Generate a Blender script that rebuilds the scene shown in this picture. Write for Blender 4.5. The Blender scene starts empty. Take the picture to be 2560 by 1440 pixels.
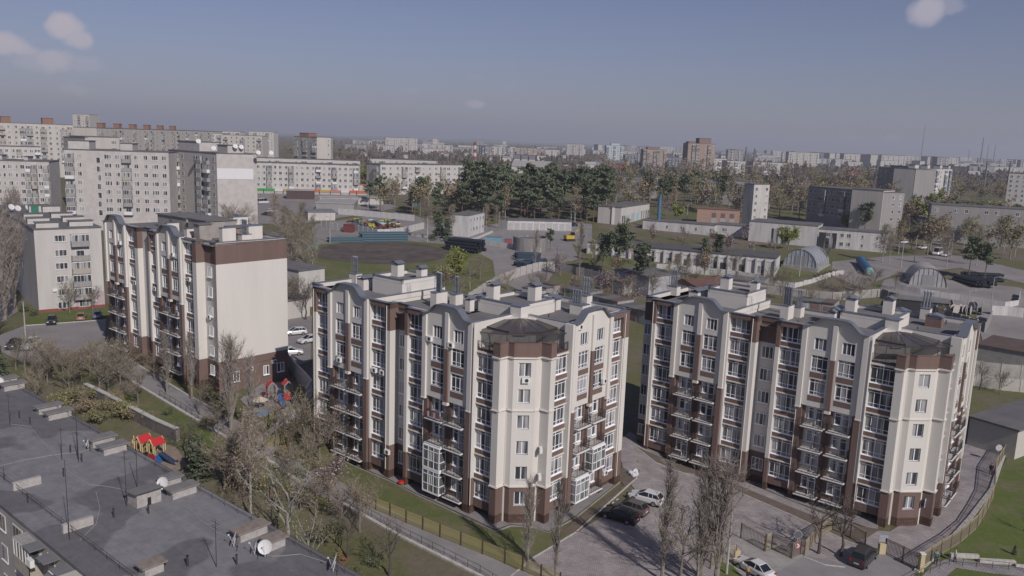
HAZE = 1.8e-4
import bpy, bmesh, math, random
from mathutils import Matrix, Vector
from math import radians as R, sin, cos, pi
random.seed(7)
C = bpy.context.scene.collection
S = bpy.context.scene
# ---------------------------------------------------------------- camera
F_PX, PITCH, ROLL, CAMZ = 2047.06, R(10.2047), R(2.07736), 42.7
cam = bpy.data.cameras.new('camera'); camo = bpy.data.objects.new('camera', cam); C.objects.link(camo)
cam.sensor_width = 36; cam.lens = 36*F_PX/2560; cam.clip_start = 1; cam.clip_end = 60000
camo.matrix_world = Matrix.Translation((0, 0, CAMZ)) @ Matrix.Rotation(pi/2-PITCH, 4, 'X') @ Matrix.Rotation(ROLL, 4, 'Z')
S.camera = camo
S.render.resolution_x = 1024; S.render.resolution_y = 576
S.view_settings.view_transform = 'Standard'; S.view_settings.look = 'None'
S.view_settings.exposure = 0.06; S.view_settings.gamma = 1.0; S.view_settings.use_curve_mapping = False
# ---------------------------------------------------------------- sun, sky
SUN_AZ, SUN_EL = R(121.5-180), R(36)          # direction the light comes from (math angle from +X)
sd = Vector((cos(SUN_AZ)*cos(SUN_EL), sin(SUN_AZ)*cos(SUN_EL), sin(SUN_EL)))
sl = bpy.data.lights.new('sun', 'SUN'); sl.energy = 3.6; sl.angle = R(0.53); sl.color = (1.0, 0.93, 0.87)
so = bpy.data.objects.new('sun', sl); C.objects.link(so); so.rotation_euler = (-sd).to_track_quat('-Z', 'Y').to_euler()
W = bpy.data.worlds.new('World'); S.world = W; W.use_nodes = True
nt = W.node_tree; nt.nodes.clear()
def N(nt, t, **k):
    n = nt.nodes.new(t)
    for a, b in k.items():
        if a.startswith('i_'): n.inputs[int(a[2:])].default_value = b
        else: setattr(n, a, b)
    return n
sky = N(nt, 'ShaderNodeTexSky', sky_type='NISHITA'); sky.sun_disc = False
sky.sun_elevation = SUN_EL; sky.sun_rotation = pi/2-SUN_AZ
sky.altitude = 100; sky.air_density = 1.0; sky.dust_density = 0.7; sky.ozone_density = 1.5
bg = N(nt, 'ShaderNodeBackground'); bg.inputs[1].default_value = 0.055
out = N(nt, 'ShaderNodeOutputWorld')
# small fair-weather clouds, placed by direction
geo = N(nt, 'ShaderNodeNewGeometry'); neg = N(nt, 'ShaderNodeVectorMath', operation='SCALE'); neg.inputs[3].default_value = -1
nt.links.new(geo.outputs['Incoming'], neg.inputs[0])
CLOUDS = [  # photo-free list: azimuth right of +Y (deg), elevation (deg), width, height (deg), opacity
]
def clouds(lst):
    no = N(nt, 'ShaderNodeTexNoise'); no.inputs['Scale'].default_value = 34; no.inputs['Detail'].default_value = 6; no.inputs['Roughness'].default_value = .6
    nt.links.new(neg.outputs[0], no.inputs['Vector'])
    wn = N(nt, 'ShaderNodeVectorMath', operation='SUBTRACT'); wn.inputs[1].default_value = (.5, .5, .5); nt.links.new(no.outputs['Color'], wn.inputs[0])
    ws = N(nt, 'ShaderNodeVectorMath', operation='SCALE'); ws.inputs[3].default_value = .022; nt.links.new(wn.outputs[0], ws.inputs[0])
    wa = N(nt, 'ShaderNodeVectorMath', operation='ADD'); nt.links.new(neg.outputs[0], wa.inputs[0]); nt.links.new(ws.outputs[0], wa.inputs[1])
    acc = None
    for az, el, w, hh, op in lst:
        az, el = R(az), R(el); c = Vector((sin(az)*cos(el), cos(az)*cos(el), sin(el)))
        sx = Vector((cos(az), -sin(az), 0)); sy = sx.cross(c)
        d = N(nt, 'ShaderNodeVectorMath', operation='SUBTRACT'); d.inputs[1].default_value = c; nt.links.new(wa.outputs[0], d.inputs[0])
        a = N(nt, 'ShaderNodeVectorMath', operation='DOT_PRODUCT'); a.inputs[1].default_value = sx/R(w); nt.links.new(d.outputs[0], a.inputs[0])
        b = N(nt, 'ShaderNodeVectorMath', operation='DOT_PRODUCT'); b.inputs[1].default_value = sy/R(hh); nt.links.new(d.outputs[0], b.inputs[0])
        a2 = N(nt, 'ShaderNodeMath', operation='MULTIPLY'); nt.links.new(a.outputs['Value'], a2.inputs[0]); nt.links.new(a.outputs['Value'], a2.inputs[1])
        b2 = N(nt, 'ShaderNodeMath', operation='MULTIPLY_ADD'); nt.links.new(b.outputs['Value'], b2.inputs[0]); nt.links.new(b.outputs['Value'], b2.inputs[1]); nt.links.new(a2.outputs[0], b2.inputs[2])
        m = N(nt, 'ShaderNodeMapRange', interpolation_type='SMOOTHSTEP'); m.inputs[1].default_value = 1.3; m.inputs[2].default_value = .15; m.inputs[3].default_value = 0; m.inputs[4].default_value = op
        nt.links.new(b2.outputs[0], m.inputs[0])
        if acc is None: acc = m.outputs[0]
        else:
            mx = N(nt, 'ShaderNodeMath', operation='MAXIMUM'); nt.links.new(acc, mx.inputs[0]); nt.links.new(m.outputs[0], mx.inputs[1]); acc = mx.outputs[0]
    return acc
def az_el(px, py):
    u, v = px-1280, py-720; cr, sr = cos(ROLL), sin(ROLL); a = u*cr+v*sr; b = -u*sr+v*cr; c, s_ = cos(PITCH), sin(PITCH); up = -b/F_PX
    d = Vector((a/F_PX, c+up*s_, -s_+up*c)).normalized(); return math.degrees(math.atan2(d.x, d.y)), math.degrees(math.asin(d.z))
PXD = 2560/64.0
CL = [(*az_el(x, y), w/PXD, hh/PXD, o) for x, y, w, hh, o in [(162, 62, 40, 34, .95), (195, 98, 34, 28, .85), (10, 112, 62, 30, .95), (50, 122, 40, 22, .7), (128, 152, 46, 30, .75), (85, 158, 50, 18, .35), (212, 158, 48, 16, .3), (182, 223, 34, 14, .35), (1190, 260, 30, 13, .6), (2318, 25, 46, 42, .75), (2370, 18, 40, 22, .35), (1030, 220, 36, 10, .12), (1195, 195, 30, 8, .12), (1280, 210, 26, 8, .08), (2125, 342, 30, 8, .3), (2225, 346, 24, 8, .3), (2000, 338, 24, 6, .2), (2045, 342, 20, 6, .15), (2300, 352, 24, 6, .15)]]
acc = clouds(CL)
hs = N(nt, 'ShaderNodeHueSaturation'); hs.inputs['Saturation'].default_value = .85; hs.inputs['Value'].default_value = 1.0
nt.links.new(sky.outputs[0], hs.inputs['Color'])
tint = N(nt, 'ShaderNodeMix', data_type='RGBA', blend_type='MULTIPLY'); tint.inputs[0].default_value = 1.0
tint.inputs[7].default_value = (.775, .75, 1.0, 1); nt.links.new(hs.outputs[0], tint.inputs[6])
mixc = N(nt, 'ShaderNodeMix', data_type='RGBA'); mixc.inputs[7].default_value = (8.6, 7.9, 8.9, 1)
nt.links.new(acc, mixc.inputs[0]); nt.links.new(tint.outputs[2], mixc.inputs[6])
nt.links.new(mixc.outputs[2], bg.inputs[0]); nt.links.new(bg.outputs[0], out.inputs[0])

# ---------------------------------------------------------------- terrain height, picture ray helper
def ss(a): a = min(1, max(0, a)); return a*a*(3-2*a)
def lerp(xs, ys, x):
    if x <= xs[0]: return ys[0]
    for i in range(1, len(xs)):
        if x <= xs[i]: return ys[i-1]+(ys[i]-ys[i-1])*(x-xs[i-1])/(xs[i]-xs[i-1])
    return ys[-1]
def h(x, y):
    f = lerp([0, 122, 180, 250, 300, 400, 20000], [0, 0, 3, 9, 10, 14, 14], y)
    L = 3.5*ss((-20-x)/16)*ss((y-62)/25)
    d = (x+60)*.614+(y-112)*.789                # below the retaining wall the land is lower
    if y < 122 and x < -22: L = min(L, 1.6+1.9*ss((d+6)/9))
    r = -1.0*ss((x-16)/10)*ss((140-y)/20)
    fx = -4.0*ss((-12-x)/10)*ss((76-y)/12)      # ground falls away below the old block
    return max(f, L)+r+fx
def ray(px, py):
    u, v = px-1280, py-720
    cr, sr = cos(ROLL), sin(ROLL)
    a = u*cr+v*sr; b = -u*sr+v*cr
    c, s = cos(PITCH), sin(PITCH); up = -b/F_PX
    return Vector((a/F_PX, c+up*s, -s+up*c))
def G(px, py, dz=0):
    d = ray(px, py); a, b = 20, 30000
    for _ in range(50):
        m = (a+b)/2; p = d*m
        if CAMZ+p.z > h(p.x, p.y)+dz: a = m
        else: b = m
    p = d*a; return Vector((p.x, p.y, CAMZ+p.z))
def D(px, py, Y):
    d = ray(px, py); t = Y/d.y; return Vector((d.x*t, Y, CAMZ+d.z*t))
def WZ(px, py, z):
    d = ray(px, py); t = (z-CAMZ)/d.z; return Vector((d.x*t, d.y*t, z))

# ---------------------------------------------------------------- materials
MATS = {}
def mat(name, col, rough=.8, noise=.12, scale=3.0, col2=None, metal=0, spec=.35, rnd=0, bump=0, alpha=1, streak=False, emit=0):
    if name in MATS: return MATS[name]
    m = bpy.data.materials.new(name); m.use_nodes = True; t = m.node_tree; p = t.nodes['Principled BSDF']
    p.inputs['Roughness'].default_value = rough; p.inputs['Metallic'].default_value = metal
    p.inputs['Specular IOR Level'].default_value = spec
    if alpha < 1: p.inputs['Alpha'].default_value = alpha
    col = tuple(col)+(1,); c2 = (tuple(col2)+(1,)) if col2 else tuple(c*(1-noise*2) for c in col[:3])+(1,)
    if noise or col2:
        tc = N(t, 'ShaderNodeTexCoord'); no = N(t, 'ShaderNodeTexNoise'); no.inputs['Scale'].default_value = scale; no.inputs['Detail'].default_value = 5; no.inputs['Roughness'].default_value = .65
        src = tc.outputs['Object']
        if streak:
            mp = N(t, 'ShaderNodeMapping'); mp.inputs['Scale'].default_value = (1, 1, .12); t.links.new(src, mp.inputs[0]); src = mp.outputs[0]
        t.links.new(src, no.inputs['Vector'])
        mr = N(t, 'ShaderNodeMapRange'); mr.inputs[1].default_value = .35; mr.inputs[2].default_value = .68; t.links.new(no.outputs['Fac'], mr.inputs[0])
        mx = N(t, 'ShaderNodeMix', data_type='RGBA'); mx.inputs[6].default_value = col; mx.inputs[7].default_value = c2; t.links.new(mr.outputs[0], mx.inputs[0])
        o = mx.outputs[2]
        if rnd:
            oi = N(t, 'ShaderNodeObjectInfo'); m2 = N(t, 'ShaderNodeMapRange'); m2.inputs[3].default_value = 1-rnd; m2.inputs[4].default_value = 1+rnd; t.links.new(oi.outputs['Random'], m2.inputs[0])
            hv = N(t, 'ShaderNodeHueSaturation'); t.links.new(m2.outputs[0], hv.inputs['Value']); t.links.new(o, hv.inputs['Color']); o = hv.outputs[0]
        t.links.new(o, p.inputs['Base Color'])
        if bump:
            bp = N(t, 'ShaderNodeBump'); bp.inputs['Strength'].default_value = bump; bp.inputs['Distance'].default_value = .1; t.links.new(no.outputs['Fac'], bp.inputs['Height']); t.links.new(bp.outputs[0], p.inputs['Normal'])
    else: p.inputs['Base Color'].default_value = col
    MATS[name] = m; return m
def brickmat(name, c1, c2, mortar, sx, rough=.85, squash=.5, msize=.02, vert=True, noise=.3, off=.5):
    m = bpy.data.materials.new(name); m.use_nodes = True; t = m.node_tree; p = t.nodes['Principled BSDF']; p.inputs['Roughness'].default_value = rough; p.inputs['Specular IOR Level'].default_value = .3
    tc = N(t, 'ShaderNodeTexCoord'); src = tc.outputs['Object']
    if vert:    # use horizontal distance x+y and height z, so courses run level on any wall of the building
        sp = N(t, 'ShaderNodeSeparateXYZ'); t.links.new(src, sp.inputs[0]); ad = N(t, 'ShaderNodeMath'); t.links.new(sp.outputs[0], ad.inputs[0]); t.links.new(sp.outputs[1], ad.inputs[1])
        cb = N(t, 'ShaderNodeCombineXYZ'); t.links.new(ad.outputs[0], cb.inputs[0]); t.links.new(sp.outputs[2], cb.inputs[1]); src = cb.outputs[0]
    b = N(t, 'ShaderNodeTexBrick'); b.offset = off; b.inputs['Color1'].default_value = (*c1, 1); b.inputs['Color2'].default_value = (*c2, 1); b.inputs['Mortar'].default_value = (*mortar, 1)
    b.inputs['Scale'].default_value = 1; b.inputs['Mortar Size'].default_value = msize; b.inputs['Brick Width'].default_value = sx; b.inputs['Row Height'].default_value = sx*squash
    t.links.new(src, b.inputs['Vector'])
    no = N(t, 'ShaderNodeTexNoise'); no.inputs['Scale'].default_value = .6; no.inputs['Detail'].default_value = 6; t.links.new(tc.outputs['Object'], no.inputs['Vector'])
    mr = N(t, 'ShaderNodeMapRange'); mr.inputs[1].default_value = .3; mr.inputs[2].default_value = .7; mr.inputs[3].default_value = 1-noise; mr.inputs[4].default_value = 1.0+noise*.3; t.links.new(no.outputs['Fac'], mr.inputs[0])
    hv = N(t, 'ShaderNodeHueSaturation'); t.links.new(mr.outputs[0], hv.inputs['Value']); t.links.new(b.outputs['Color'], hv.inputs['Color']); t.links.new(hv.outputs[0], p.inputs['Base Color'])
    MATS[name] = m; return m
def glassmat(name, lo, hi, rough=.06):
    m = bpy.data.materials.new(name); m.use_nodes = True; t = m.node_tree; p = t.nodes['Principled BSDF']
    p.inputs['Roughness'].default_value = rough; p.inputs['Specular IOR Level'].default_value = .5
    oi = N(t, 'ShaderNodeObjectInfo'); tc = N(t, 'ShaderNodeTexCoord')
    no = N(t, 'ShaderNodeTexNoise'); no.inputs['Scale'].default_value = .9; no.inputs['Detail'].default_value = 1; no.noise_dimensions = '4D'
    mp = N(t, 'ShaderNodeMapping'); mp.inputs['Scale'].default_value = (1.6, 1.6, .12); t.links.new(tc.outputs['Object'], mp.inputs[0])
    t.links.new(mp.outputs[0], no.inputs['Vector']); mu = N(t, 'ShaderNodeMath', operation='MULTIPLY'); mu.inputs[1].default_value = 40; t.links.new(oi.outputs['Random'], mu.inputs[0]); t.links.new(mu.outputs[0], no.inputs['W'])
    cr = N(t, 'ShaderNodeValToRGB'); cr.color_ramp.elements[0].position = .46; cr.color_ramp.elements[0].color = (*lo, 1); cr.color_ramp.elements[1].position = .60; cr.color_ramp.elements[1].color = (*hi, 1)
    t.links.new(no.outputs['Fac'], cr.inputs[0]); t.links.new(cr.outputs[0], p.inputs['Base Color'])
    MATS[name] = m; return m
M_ = {}
cream = mat('cream_plaster', (.61, .585, .55), .9, .045, .35, streak=True)
creamB = mat('pale_trim', (.66, .63, .58), .8, .03, 1)
brown = mat('brown_plaster', (.168, .115, .10), .85, .09, .8, streak=True)
brown2 = mat('spandrel_brown', (.18, .125, .11), .85, .08, 1.2)
plinth = brickmat('plinth_tile', (.115, .068, .05), (.085, .05, .038), (.05, .035, .03), .45, .75, 1.0, .03, off=0)
pvc = mat('white_pvc', (.82, .83, .86), .4, 0)
glass = glassmat('window_glass', (.045, .05, .058), (.34, .34, .35))
glassL = glassmat('balcony_glass', (.10, .11, .11), (.30, .31, .31))
metal = mat('zinc_coping', (.26, .275, .315), .38, .05, 2, metal=.55)
roofm = mat('dark_roof_felt', (.13, .125, .13), .9, .12, .35, col2=(.18, .172, .172))
iron = mat('dark_railing', (.05, .04, .04), .6, 0)
slabm = mat('white_slab', (.66, .65, .64), .7, .05, 2)
flue = mat('galvanised_flue', (.32, .34, .38), .42, .1, 6, metal=.6)
canopy = mat('bronze_polycarbonate', (.075, .062, .058), .2, .12, .8, spec=.5, alpha=.84)
acm = mat('ac_white', (.68, .68, .67), .5, 0)
dark = mat('painted_opening_shade', (.02, .02, .022), .7, 0)  # near-black colour standing in for the shade inside an opening

# ---------------------------------------------------------------- mesh building
class MB:
    def __init__(s): s.v = []; s.f = []; s.m = []
    def quad(s, a, b, c, d, m=0):
        i = len(s.v); s.v += [a, b, c, d]; s.f.append((i, i+1, i+2, i+3)); s.m.append(m)
    def tri(s, a, b, c, m=0):
        i = len(s.v); s.v += [a, b, c]; s.f.append((i, i+1, i+2)); s.m.append(m)
    def box(s, x0, x1, y0, y1, z0, z1, m=0, T=None):
        if x0 > x1: x0, x1 = x1, x0
        if y0 > y1: y0, y1 = y1, y0
        i = len(s.v)
        P = [(x0, y0, z0), (x1, y0, z0), (x1, y1, z0), (x0, y1, z0), (x0, y0, z1), (x1, y0, z1), (x1, y1, z1), (x0, y1, z1)]
        if T: P = [tuple(T @ Vector(p)) for p in P]
        s.v += P
        for f in ((0, 3, 2, 1), (4, 5, 6, 7), (0, 1, 5, 4), (1, 2, 6, 5), (2, 3, 7, 6), (3, 0, 4, 7)):
            s.f.append(tuple(i+k for k in f)); s.m.append(m)
        return s
    def prism(s, poly, z0, z1, m=0, mt=None):
        a = sum(poly[i][0]*poly[(i+1) % len(poly)][1]-poly[(i+1) % len(poly)][0]*poly[i][1] for i in range(len(poly)))
        if a < 0: poly = poly[::-1]
        n = len(poly); i = len(s.v)
        g = lambda z, p: z(p) if callable(z) else z
        s.v += [(p[0], p[1], g(z0, p)) for p in poly]+[(p[0], p[1], g(z1, p)) for p in poly]
        for k in range(n):
            s.f.append((i+k, i+(k+1) % n, i+n+(k+1) % n, i+n+k)); s.m.append(m)
        s.f.append(tuple(i+n+k for k in range(n))); s.m.append(m if mt is None else mt)
        s.f.append(tuple(i+k for k in range(n))[::-1]); s.m.append(m)
        return s
    def tube(s, a, b, r0, r1=None, n=6, m=0, cap=True):
        a, b = Vector(a), Vector(b); r1 = r0 if r1 is None else r1
        d = (b-a); L = d.length
        if L < 1e-6: return s
        d /= L; x = d.orthogonal().normalized(); y = d.cross(x); i = len(s.v)
        for p, r in ((a, r0), (b, r1)):
            for k in range(n):
                t = 2*pi*k/n; q = p+x*(r*cos(t))+y*(r*sin(t)); s.v.append((q.x, q.y, q.z))
        for k in range(n): s.f.append((i+k, i+(k+1) % n, i+n+(k+1) % n, i+n+k)); s.m.append(m)
        if cap: s.f.append(tuple(i+n+k for k in range(n))); s.m.append(m); s.f.append(tuple(i+k for k in range(n))[::-1]); s.m.append(m)
        return s
    def path(s, pts, r, n=4, m=0):
        for a, b in zip(pts, pts[1:]): s.tube(a, b, r, r, n, m)
        return s
    def mesh(s, name, mats):
        me = bpy.data.meshes.new(name); me.from_pydata(s.v, [], s.f)
        for q in (mats if isinstance(mats, (list, tuple)) else [mats]): me.materials.append(q)
        if any(s.m): me.polygons.foreach_set('material_index', s.m)
        me.update(); return me
    def build(s, name, mats, parent=None, loc=None, rz=0):
        return put(s.mesh(name, mats), name, parent, loc, rz)
def put(me, name, parent=None, loc=None, rz=0, M=None):
    o = bpy.data.objects.new(name, me); C.objects.link(o)
    if parent: o.parent = parent
    if M is not None: o.matrix_local = M
    else:
        if loc is not None: o.location = loc
        if rz: o.rotation_euler = (0, 0, rz)
    return o
def tag(o, label, cat, group=None, kind=None):
    o['label'] = label
    if cat: o['category'] = cat
    if group: o['group'] = group
    if kind: o['kind'] = kind
    return o
def thing(name, label, cat, loc=(0, 0, 0), rz=0, group=None):
    o = bpy.data.objects.new(name, None); C.objects.link(o); o.location = loc; o.rotation_euler = (0, 0, rz); o.empty_display_size = .5
    return tag(o, label, cat, group)
def struct(o): o['kind'] = 'structure'; return o
def stuff(o): o['kind'] = 'stuff'; return o
def dup(root, loc=None, rz=None, sc=None, label=None, group=None):
    def cp(o, par):
        c = o.copy(); C.objects.link(c); c.parent = par
        for ch in o.children: cp(ch, c)
        return c
    r = cp(root, None)
    if loc is not None: r.location = loc
    if rz is not None: r.rotation_euler = (0, 0, rz)
    if sc is not None: r.scale = sc if hasattr(sc, '__len__') else (sc, sc, sc)
    if label: r['label'] = label
    if group: r['group'] = group
    return r
def holed(mb, fr, a0, a1, z0, z1, holes, t=0, dep=.14, m=0, mr=None):
    """wall face in facade coordinates (a, out, z) with rectangular openings and their reveals; fr maps (a,b,z)->point"""
    As = sorted(set([a0, a1]+[q for q0 in holes for q in q0[:2]])); Zs = sorted(set([z0, z1]+[q for q0 in holes for q in q0[2:4]]))
    As = [a for a in As if a0 <= a <= a1]; Zs = [z for z in Zs if z0 <= z <= z1]
    for i in range(len(As)-1):
        for j in range(len(Zs)-1):
            ca, cz = (As[i]+As[i+1])/2, (Zs[j]+Zs[j+1])/2
            if any(q[0] < ca < q[1] and q[2] < cz < q[3] for q in holes): continue
            mb.quad(fr(As[i], t, Zs[j]), fr(As[i+1], t, Zs[j]), fr(As[i+1], t, Zs[j+1]), fr(As[i], t, Zs[j+1]), m)
    mr = m if mr is None else mr
    for q in holes:
        a, b, c, d = q[:4]; e = t-dep
        for (p, r) in (((a, c), (b, c)), ((b, c), (b, d)), ((b, d), (a, d)), ((a, d), (a, c))):
            mb.quad(fr(p[0], t, p[1]), fr(r[0], t, r[1]), fr(r[0], e, r[1]), fr(p[0], e, p[1]), mr)
# ---------------------------------------------------------------- ground
grassm = mat('grass_ground', (.085, .105, .035), 1, 0, .25, col2=(.13, .115, .07), bump=.4)
def groundmat(nm='earth_and_grass', g1=(.095, .105, .045), g2=(.145, .135, .075), e1=(.18, .15, .125), e2=(.135, .115, .095), sc=.045, lo=.47, hi=.6):
    m = bpy.data.materials.new(nm); m.use_nodes = True; t = m.node_tree; p = t.nodes['Principled BSDF']; p.inputs['Roughness'].default_value = 1; p.inputs['Specular IOR Level'].default_value = .1
    tc = N(t, 'ShaderNodeTexCoord')
    def nz(sc, det, rough=.6):
        n = N(t, 'ShaderNodeTexNoise'); n.inputs['Scale'].default_value = sc; n.inputs['Detail'].default_value = det; n.inputs['Roughness'].default_value = rough; t.links.new(tc.outputs['Object'], n.inputs['Vector']); return n.outputs['Fac']
    def ramp(f, a, b, lo=.42, hi=.6):
        r = N(t, 'ShaderNodeMapRange'); r.inputs[1].default_value = lo; r.inputs[2].default_value = hi; t.links.new(f, r.inputs[0])
        x = N(t, 'ShaderNodeMix', data_type='RGBA'); t.links.new(r.outputs[0], x.inputs[0])
        for s_, c in ((6, a), (7, b)):
            if isinstance(c, tuple): x.inputs[s_].default_value = (*c, 1)
            else: t.links.new(c, x.inputs[s_])
        return x.outputs[2]
    g = ramp(nz(1.6, 6, .7), g1, g2, .35, .65)
    e = ramp(nz(.9, 6, .7), e1, e2, .35, .65)
    c = ramp(nz(sc, 7, .68), g, e, lo, hi)
    t.links.new(c, p.inputs['Base Color'])
    bp = N(t, 'ShaderNodeBump'); bp.inputs['Strength'].default_value = .5; bp.inputs['Distance'].default_value = .15; t.links.new(nz(2.2, 5), bp.inputs['Height']); t.links.new(bp.outputs[0], p.inputs['Normal'])
    return m
gm = groundmat()
xs = [-14000, -6000, -2600, -1300, -700, -440, -300]+[-240+4*i for i in range(30)]+[-120+2*i for i in range(120)]+[120+6*i for i in range(25)]+[300, 440, 700, 1300, 2600, 6000, 14000]
ys = [-600, -100, 0, 20]+[30+2*i for i in range(80)]+[190+4*i for i in range(30)]+[310, 340, 380, 400, 460, 600, 900, 1400, 2200, 4000, 8000, 16500]
v = []; f = []
for y in ys:
    for x in xs: v.append((x, y, h(x, y)))
nx = len(xs)
for j in range(len(ys)-1):
    for i in range(nx-1): k = j*nx+i; f.append((k, k+1, k+1+nx, k+nx))
me = bpy.data.meshes.new('ground'); me.from_pydata(v, [], f); me.materials.append(gm); me.update()
struct(put(me, 'ground'))
# low wooded rise along the horizon
mb = MB(); pr = None
for i in range(121):
    x = -14000+28000*i/120; z = 14+26*(.5+.5*sin(i*.23+1))+14*sin(i*.9)
    q = [(x, 12500, 12), (x, 13600, max(15, z)), (x, 15500, 12)]
    if pr: mb.quad(pr[0], q[0], q[1], pr[1]); mb.quad(pr[1], q[1], q[2], pr[2])
    pr = q
struct(mb.build('far_hills', mat('far_woods', (.09, .085, .085), 1, .3, .002)))
OFFS = [0]
def sheet(name, pts, m, dz=None, world=False, kind='structure', label=None, cat=None, step=3.0):
    """flat ground covering draped over the terrain; pts are picture points on the ground or world x,y"""
    P = [(p[0], p[1]) if world else tuple(G(*p)[:2]) for p in pts]
    if dz is None: OFFS[0] += 1; dz = .03+.004*(OFFS[0] % 8)
    bm = bmesh.new(); vs = [bm.verts.new((p[0], p[1], 0)) for p in P]; bm.faces.new(vs)
    x0, x1 = min(p[0] for p in P), max(p[0] for p in P); y0, y1 = min(p[1] for p in P), max(p[1] for p in P)
    def flat():
        zs = set()
        for i in range(9):
            for j in range(9): zs.add(round(h(x0+(x1-x0)*i/8, y0+(y1-y0)*j/8), 3))
        return len(zs) == 1
    if not flat():
        for ax, lo, hi in ((0, x0, x1), (1, y0, y1)):
            st = max(step, (hi-lo)/40); c = lo+st
            while c < hi:
                no = (1, 0, 0) if ax == 0 else (0, 1, 0); co = (c, 0, 0) if ax == 0 else (0, c, 0)
                bmesh.ops.bisect_plane(bm, geom=bm.verts[:]+bm.edges[:]+bm.faces[:], plane_co=co, plane_no=no); c += st
        dz += .06
    bmesh.ops.triangulate(bm, faces=bm.faces[:])
    for q in bm.verts: q.co.z = h(q.co.x, q.co.y)+dz
    bmesh.ops.recalc_face_normals(bm, faces=bm.faces[:])
    if bm.faces[:] and sum(q.normal.z for q in bm.faces) < 0: bmesh.ops.reverse_faces(bm, faces=bm.faces[:])
    me = bpy.data.meshes.new(name); bm.to_mesh(me); bm.free(); me.materials.append(m); o = put(me, name); o['kind'] = kind
    if label: o['label'] = label
    if cat: o['category'] = cat
    return o
asph = mat('asphalt_grey', (.26, .248, .252), .9, .1, .3, col2=(.195, .187, .19), bump=.1)
asph2 = mat('worn_asphalt', (.25, .232, .23), .95, .1, .12, col2=(.185, .172, .17), bump=.1)
conc = mat('light_concrete', (.33, .315, .30), .9, .15, .8)
concW = mat('whitewashed_concrete', (.50, .49, .48), .9, .1, .7, col2=(.36, .345, .33), streak=True)
lawn = groundmat('lawn', (.085, .11, .038), (.12, .13, .055), (.17, .15, .095), (.14, .125, .08), .16, .44, .66)
lawnG = groundmat('bright_lawn', (.078, .115, .03), (.115, .135, .045), (.17, .155, .09), (.13, .12, .075), .13, .5, .66)
soil = mat('bare_soil', (.15, .118, .10), 1, 0, 1.2, col2=(.11, .088, .07), bump=.6)
ploughed = mat('dark_ploughed_soil', (.062, .050, .048), 1, 0, .25, col2=(.115, .095, .085), bump=.8)
paver = brickmat('block_paving', (.40, .36, .362), (.31, .28, .285), (.19, .17, .17), .42, .9, .5, .03, vert=False, noise=.28)
paverG = brickmat('grey_paving', (.34, .318, .325), (.28, .262, .268), (.15, .14, .14), .4, .9, .5, .03, vert=False, noise=.2)
kerbm = mat('white_kerb', (.50, .48, .46), .9, .15, 2, col2=(.34, .32, .30))
def kerb(name, pts, wd=.25, ht=.14, m=None, world=False, label=None, cat=None, kind='structure', step=2.5, zb=-.3):
    P = [Vector((p[0], p[1], 0)) if world else Vector((*G(*p)[:2], 0)) for p in pts]; mb = MB()
    for a, b in zip(P, P[1:]):
        n = max(1, int((b-a).length/step))
        for k in range(n):
            q0 = a.lerp(b, k/n); q1 = a.lerp(b, (k+1)/n); d = (q1-q0).normalized(); nn = Vector((-d.y, d.x, 0))*wd/2
            c = [q0-nn, q1-nn, q1+nn, q0+nn]; z0 = h(q0.x, q0.y); z1 = h(q1.x, q1.y)
            lo = [(c[0].x, c[0].y, z0+zb), (c[1].x, c[1].y, z1+zb), (c[2].x, c[2].y, z1+zb), (c[3].x, c[3].y, z0+zb)]
            hi = [(c[0].x, c[0].y, z0+ht), (c[1].x, c[1].y, z1+ht), (c[2].x, c[2].y, z1+ht), (c[3].x, c[3].y, z0+ht)]
            mb.quad(*hi); mb.quad(lo[0], lo[1], hi[1], hi[0]); mb.quad(lo[2], lo[3], hi[3], hi[2]); mb.quad(lo[1], lo[2], hi[2], hi[1]); mb.quad(lo[3], lo[0], hi[0], hi[3])
    o = mb.build(name, m or kerbm)
    if kind: o['kind'] = kind
    if label: tag(o, label, cat)
    return o
# courtyards and lawns near the three new blocks
sheet('courtyard_paving', [(1540, 1110), (1575, 1080), (1700, 1180), (1860, 1205), (2000, 1262), (2140, 1322), (2195, 1370), (2290, 1440), (2270, 1470), (1830, 1500), (1250, 1475), (1330, 1395), (1445, 1330), (1540, 1272), (1590, 1230), (1565, 1195)], paver, .02)
sheet('courtyard_paving', [(2195, 1370), (2290, 1430), (2340, 1390), (2420, 1300), (2475, 1230), (2510, 1130), (2520, 1100), (2440, 1080), (2380, 1120), (2340, 1260), (2225, 1330), (2130, 1325)], paver, .024)
sheet('access_road', [(1790, 1520), (1880, 1440), (1950, 1400), (2010, 1390), (2060, 1400), (2115, 1412), (2190, 1360), (2290, 1432), (2200, 1475), (2250, 1520)], asph, .028)
sheet('gate_apron', [(1800, 1395), (1850, 1330), (1985, 1370), (2010, 1392), (1955, 1425), (1900, 1440)], conc, .032)
sheet('lawn', [(835, 1150), (870, 1160), (1000, 1230), (1230, 1330), (1300, 1318), (1400, 1335), (1450, 1328), (1330, 1398), (1280, 1440), (1060, 1330), (900, 1250), (820, 1180)], lawn, .012)
sheet('bare_patch', [(1240, 1345), (1300, 1338), (1390, 1335), (1420, 1345), (1350, 1385), (1310, 1400), (1270, 1375)], soil, .018)
sheet('flower_bed', [(1398, 1338), (1450, 1330), (1590, 1195), (1555, 1168), (1540, 1190), (1560, 1215), (1440, 1302)], soil, .036)
sheet('flower_bed', [(1590, 1118), (1680, 1155), (1800, 1195), (1960, 1262), (2130, 1330), (2140, 1316), (2200, 1325), (2170, 1345), (2130, 1358), (1985, 1290), (1790, 1205), (1640, 1158)], soil, .036)
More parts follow.
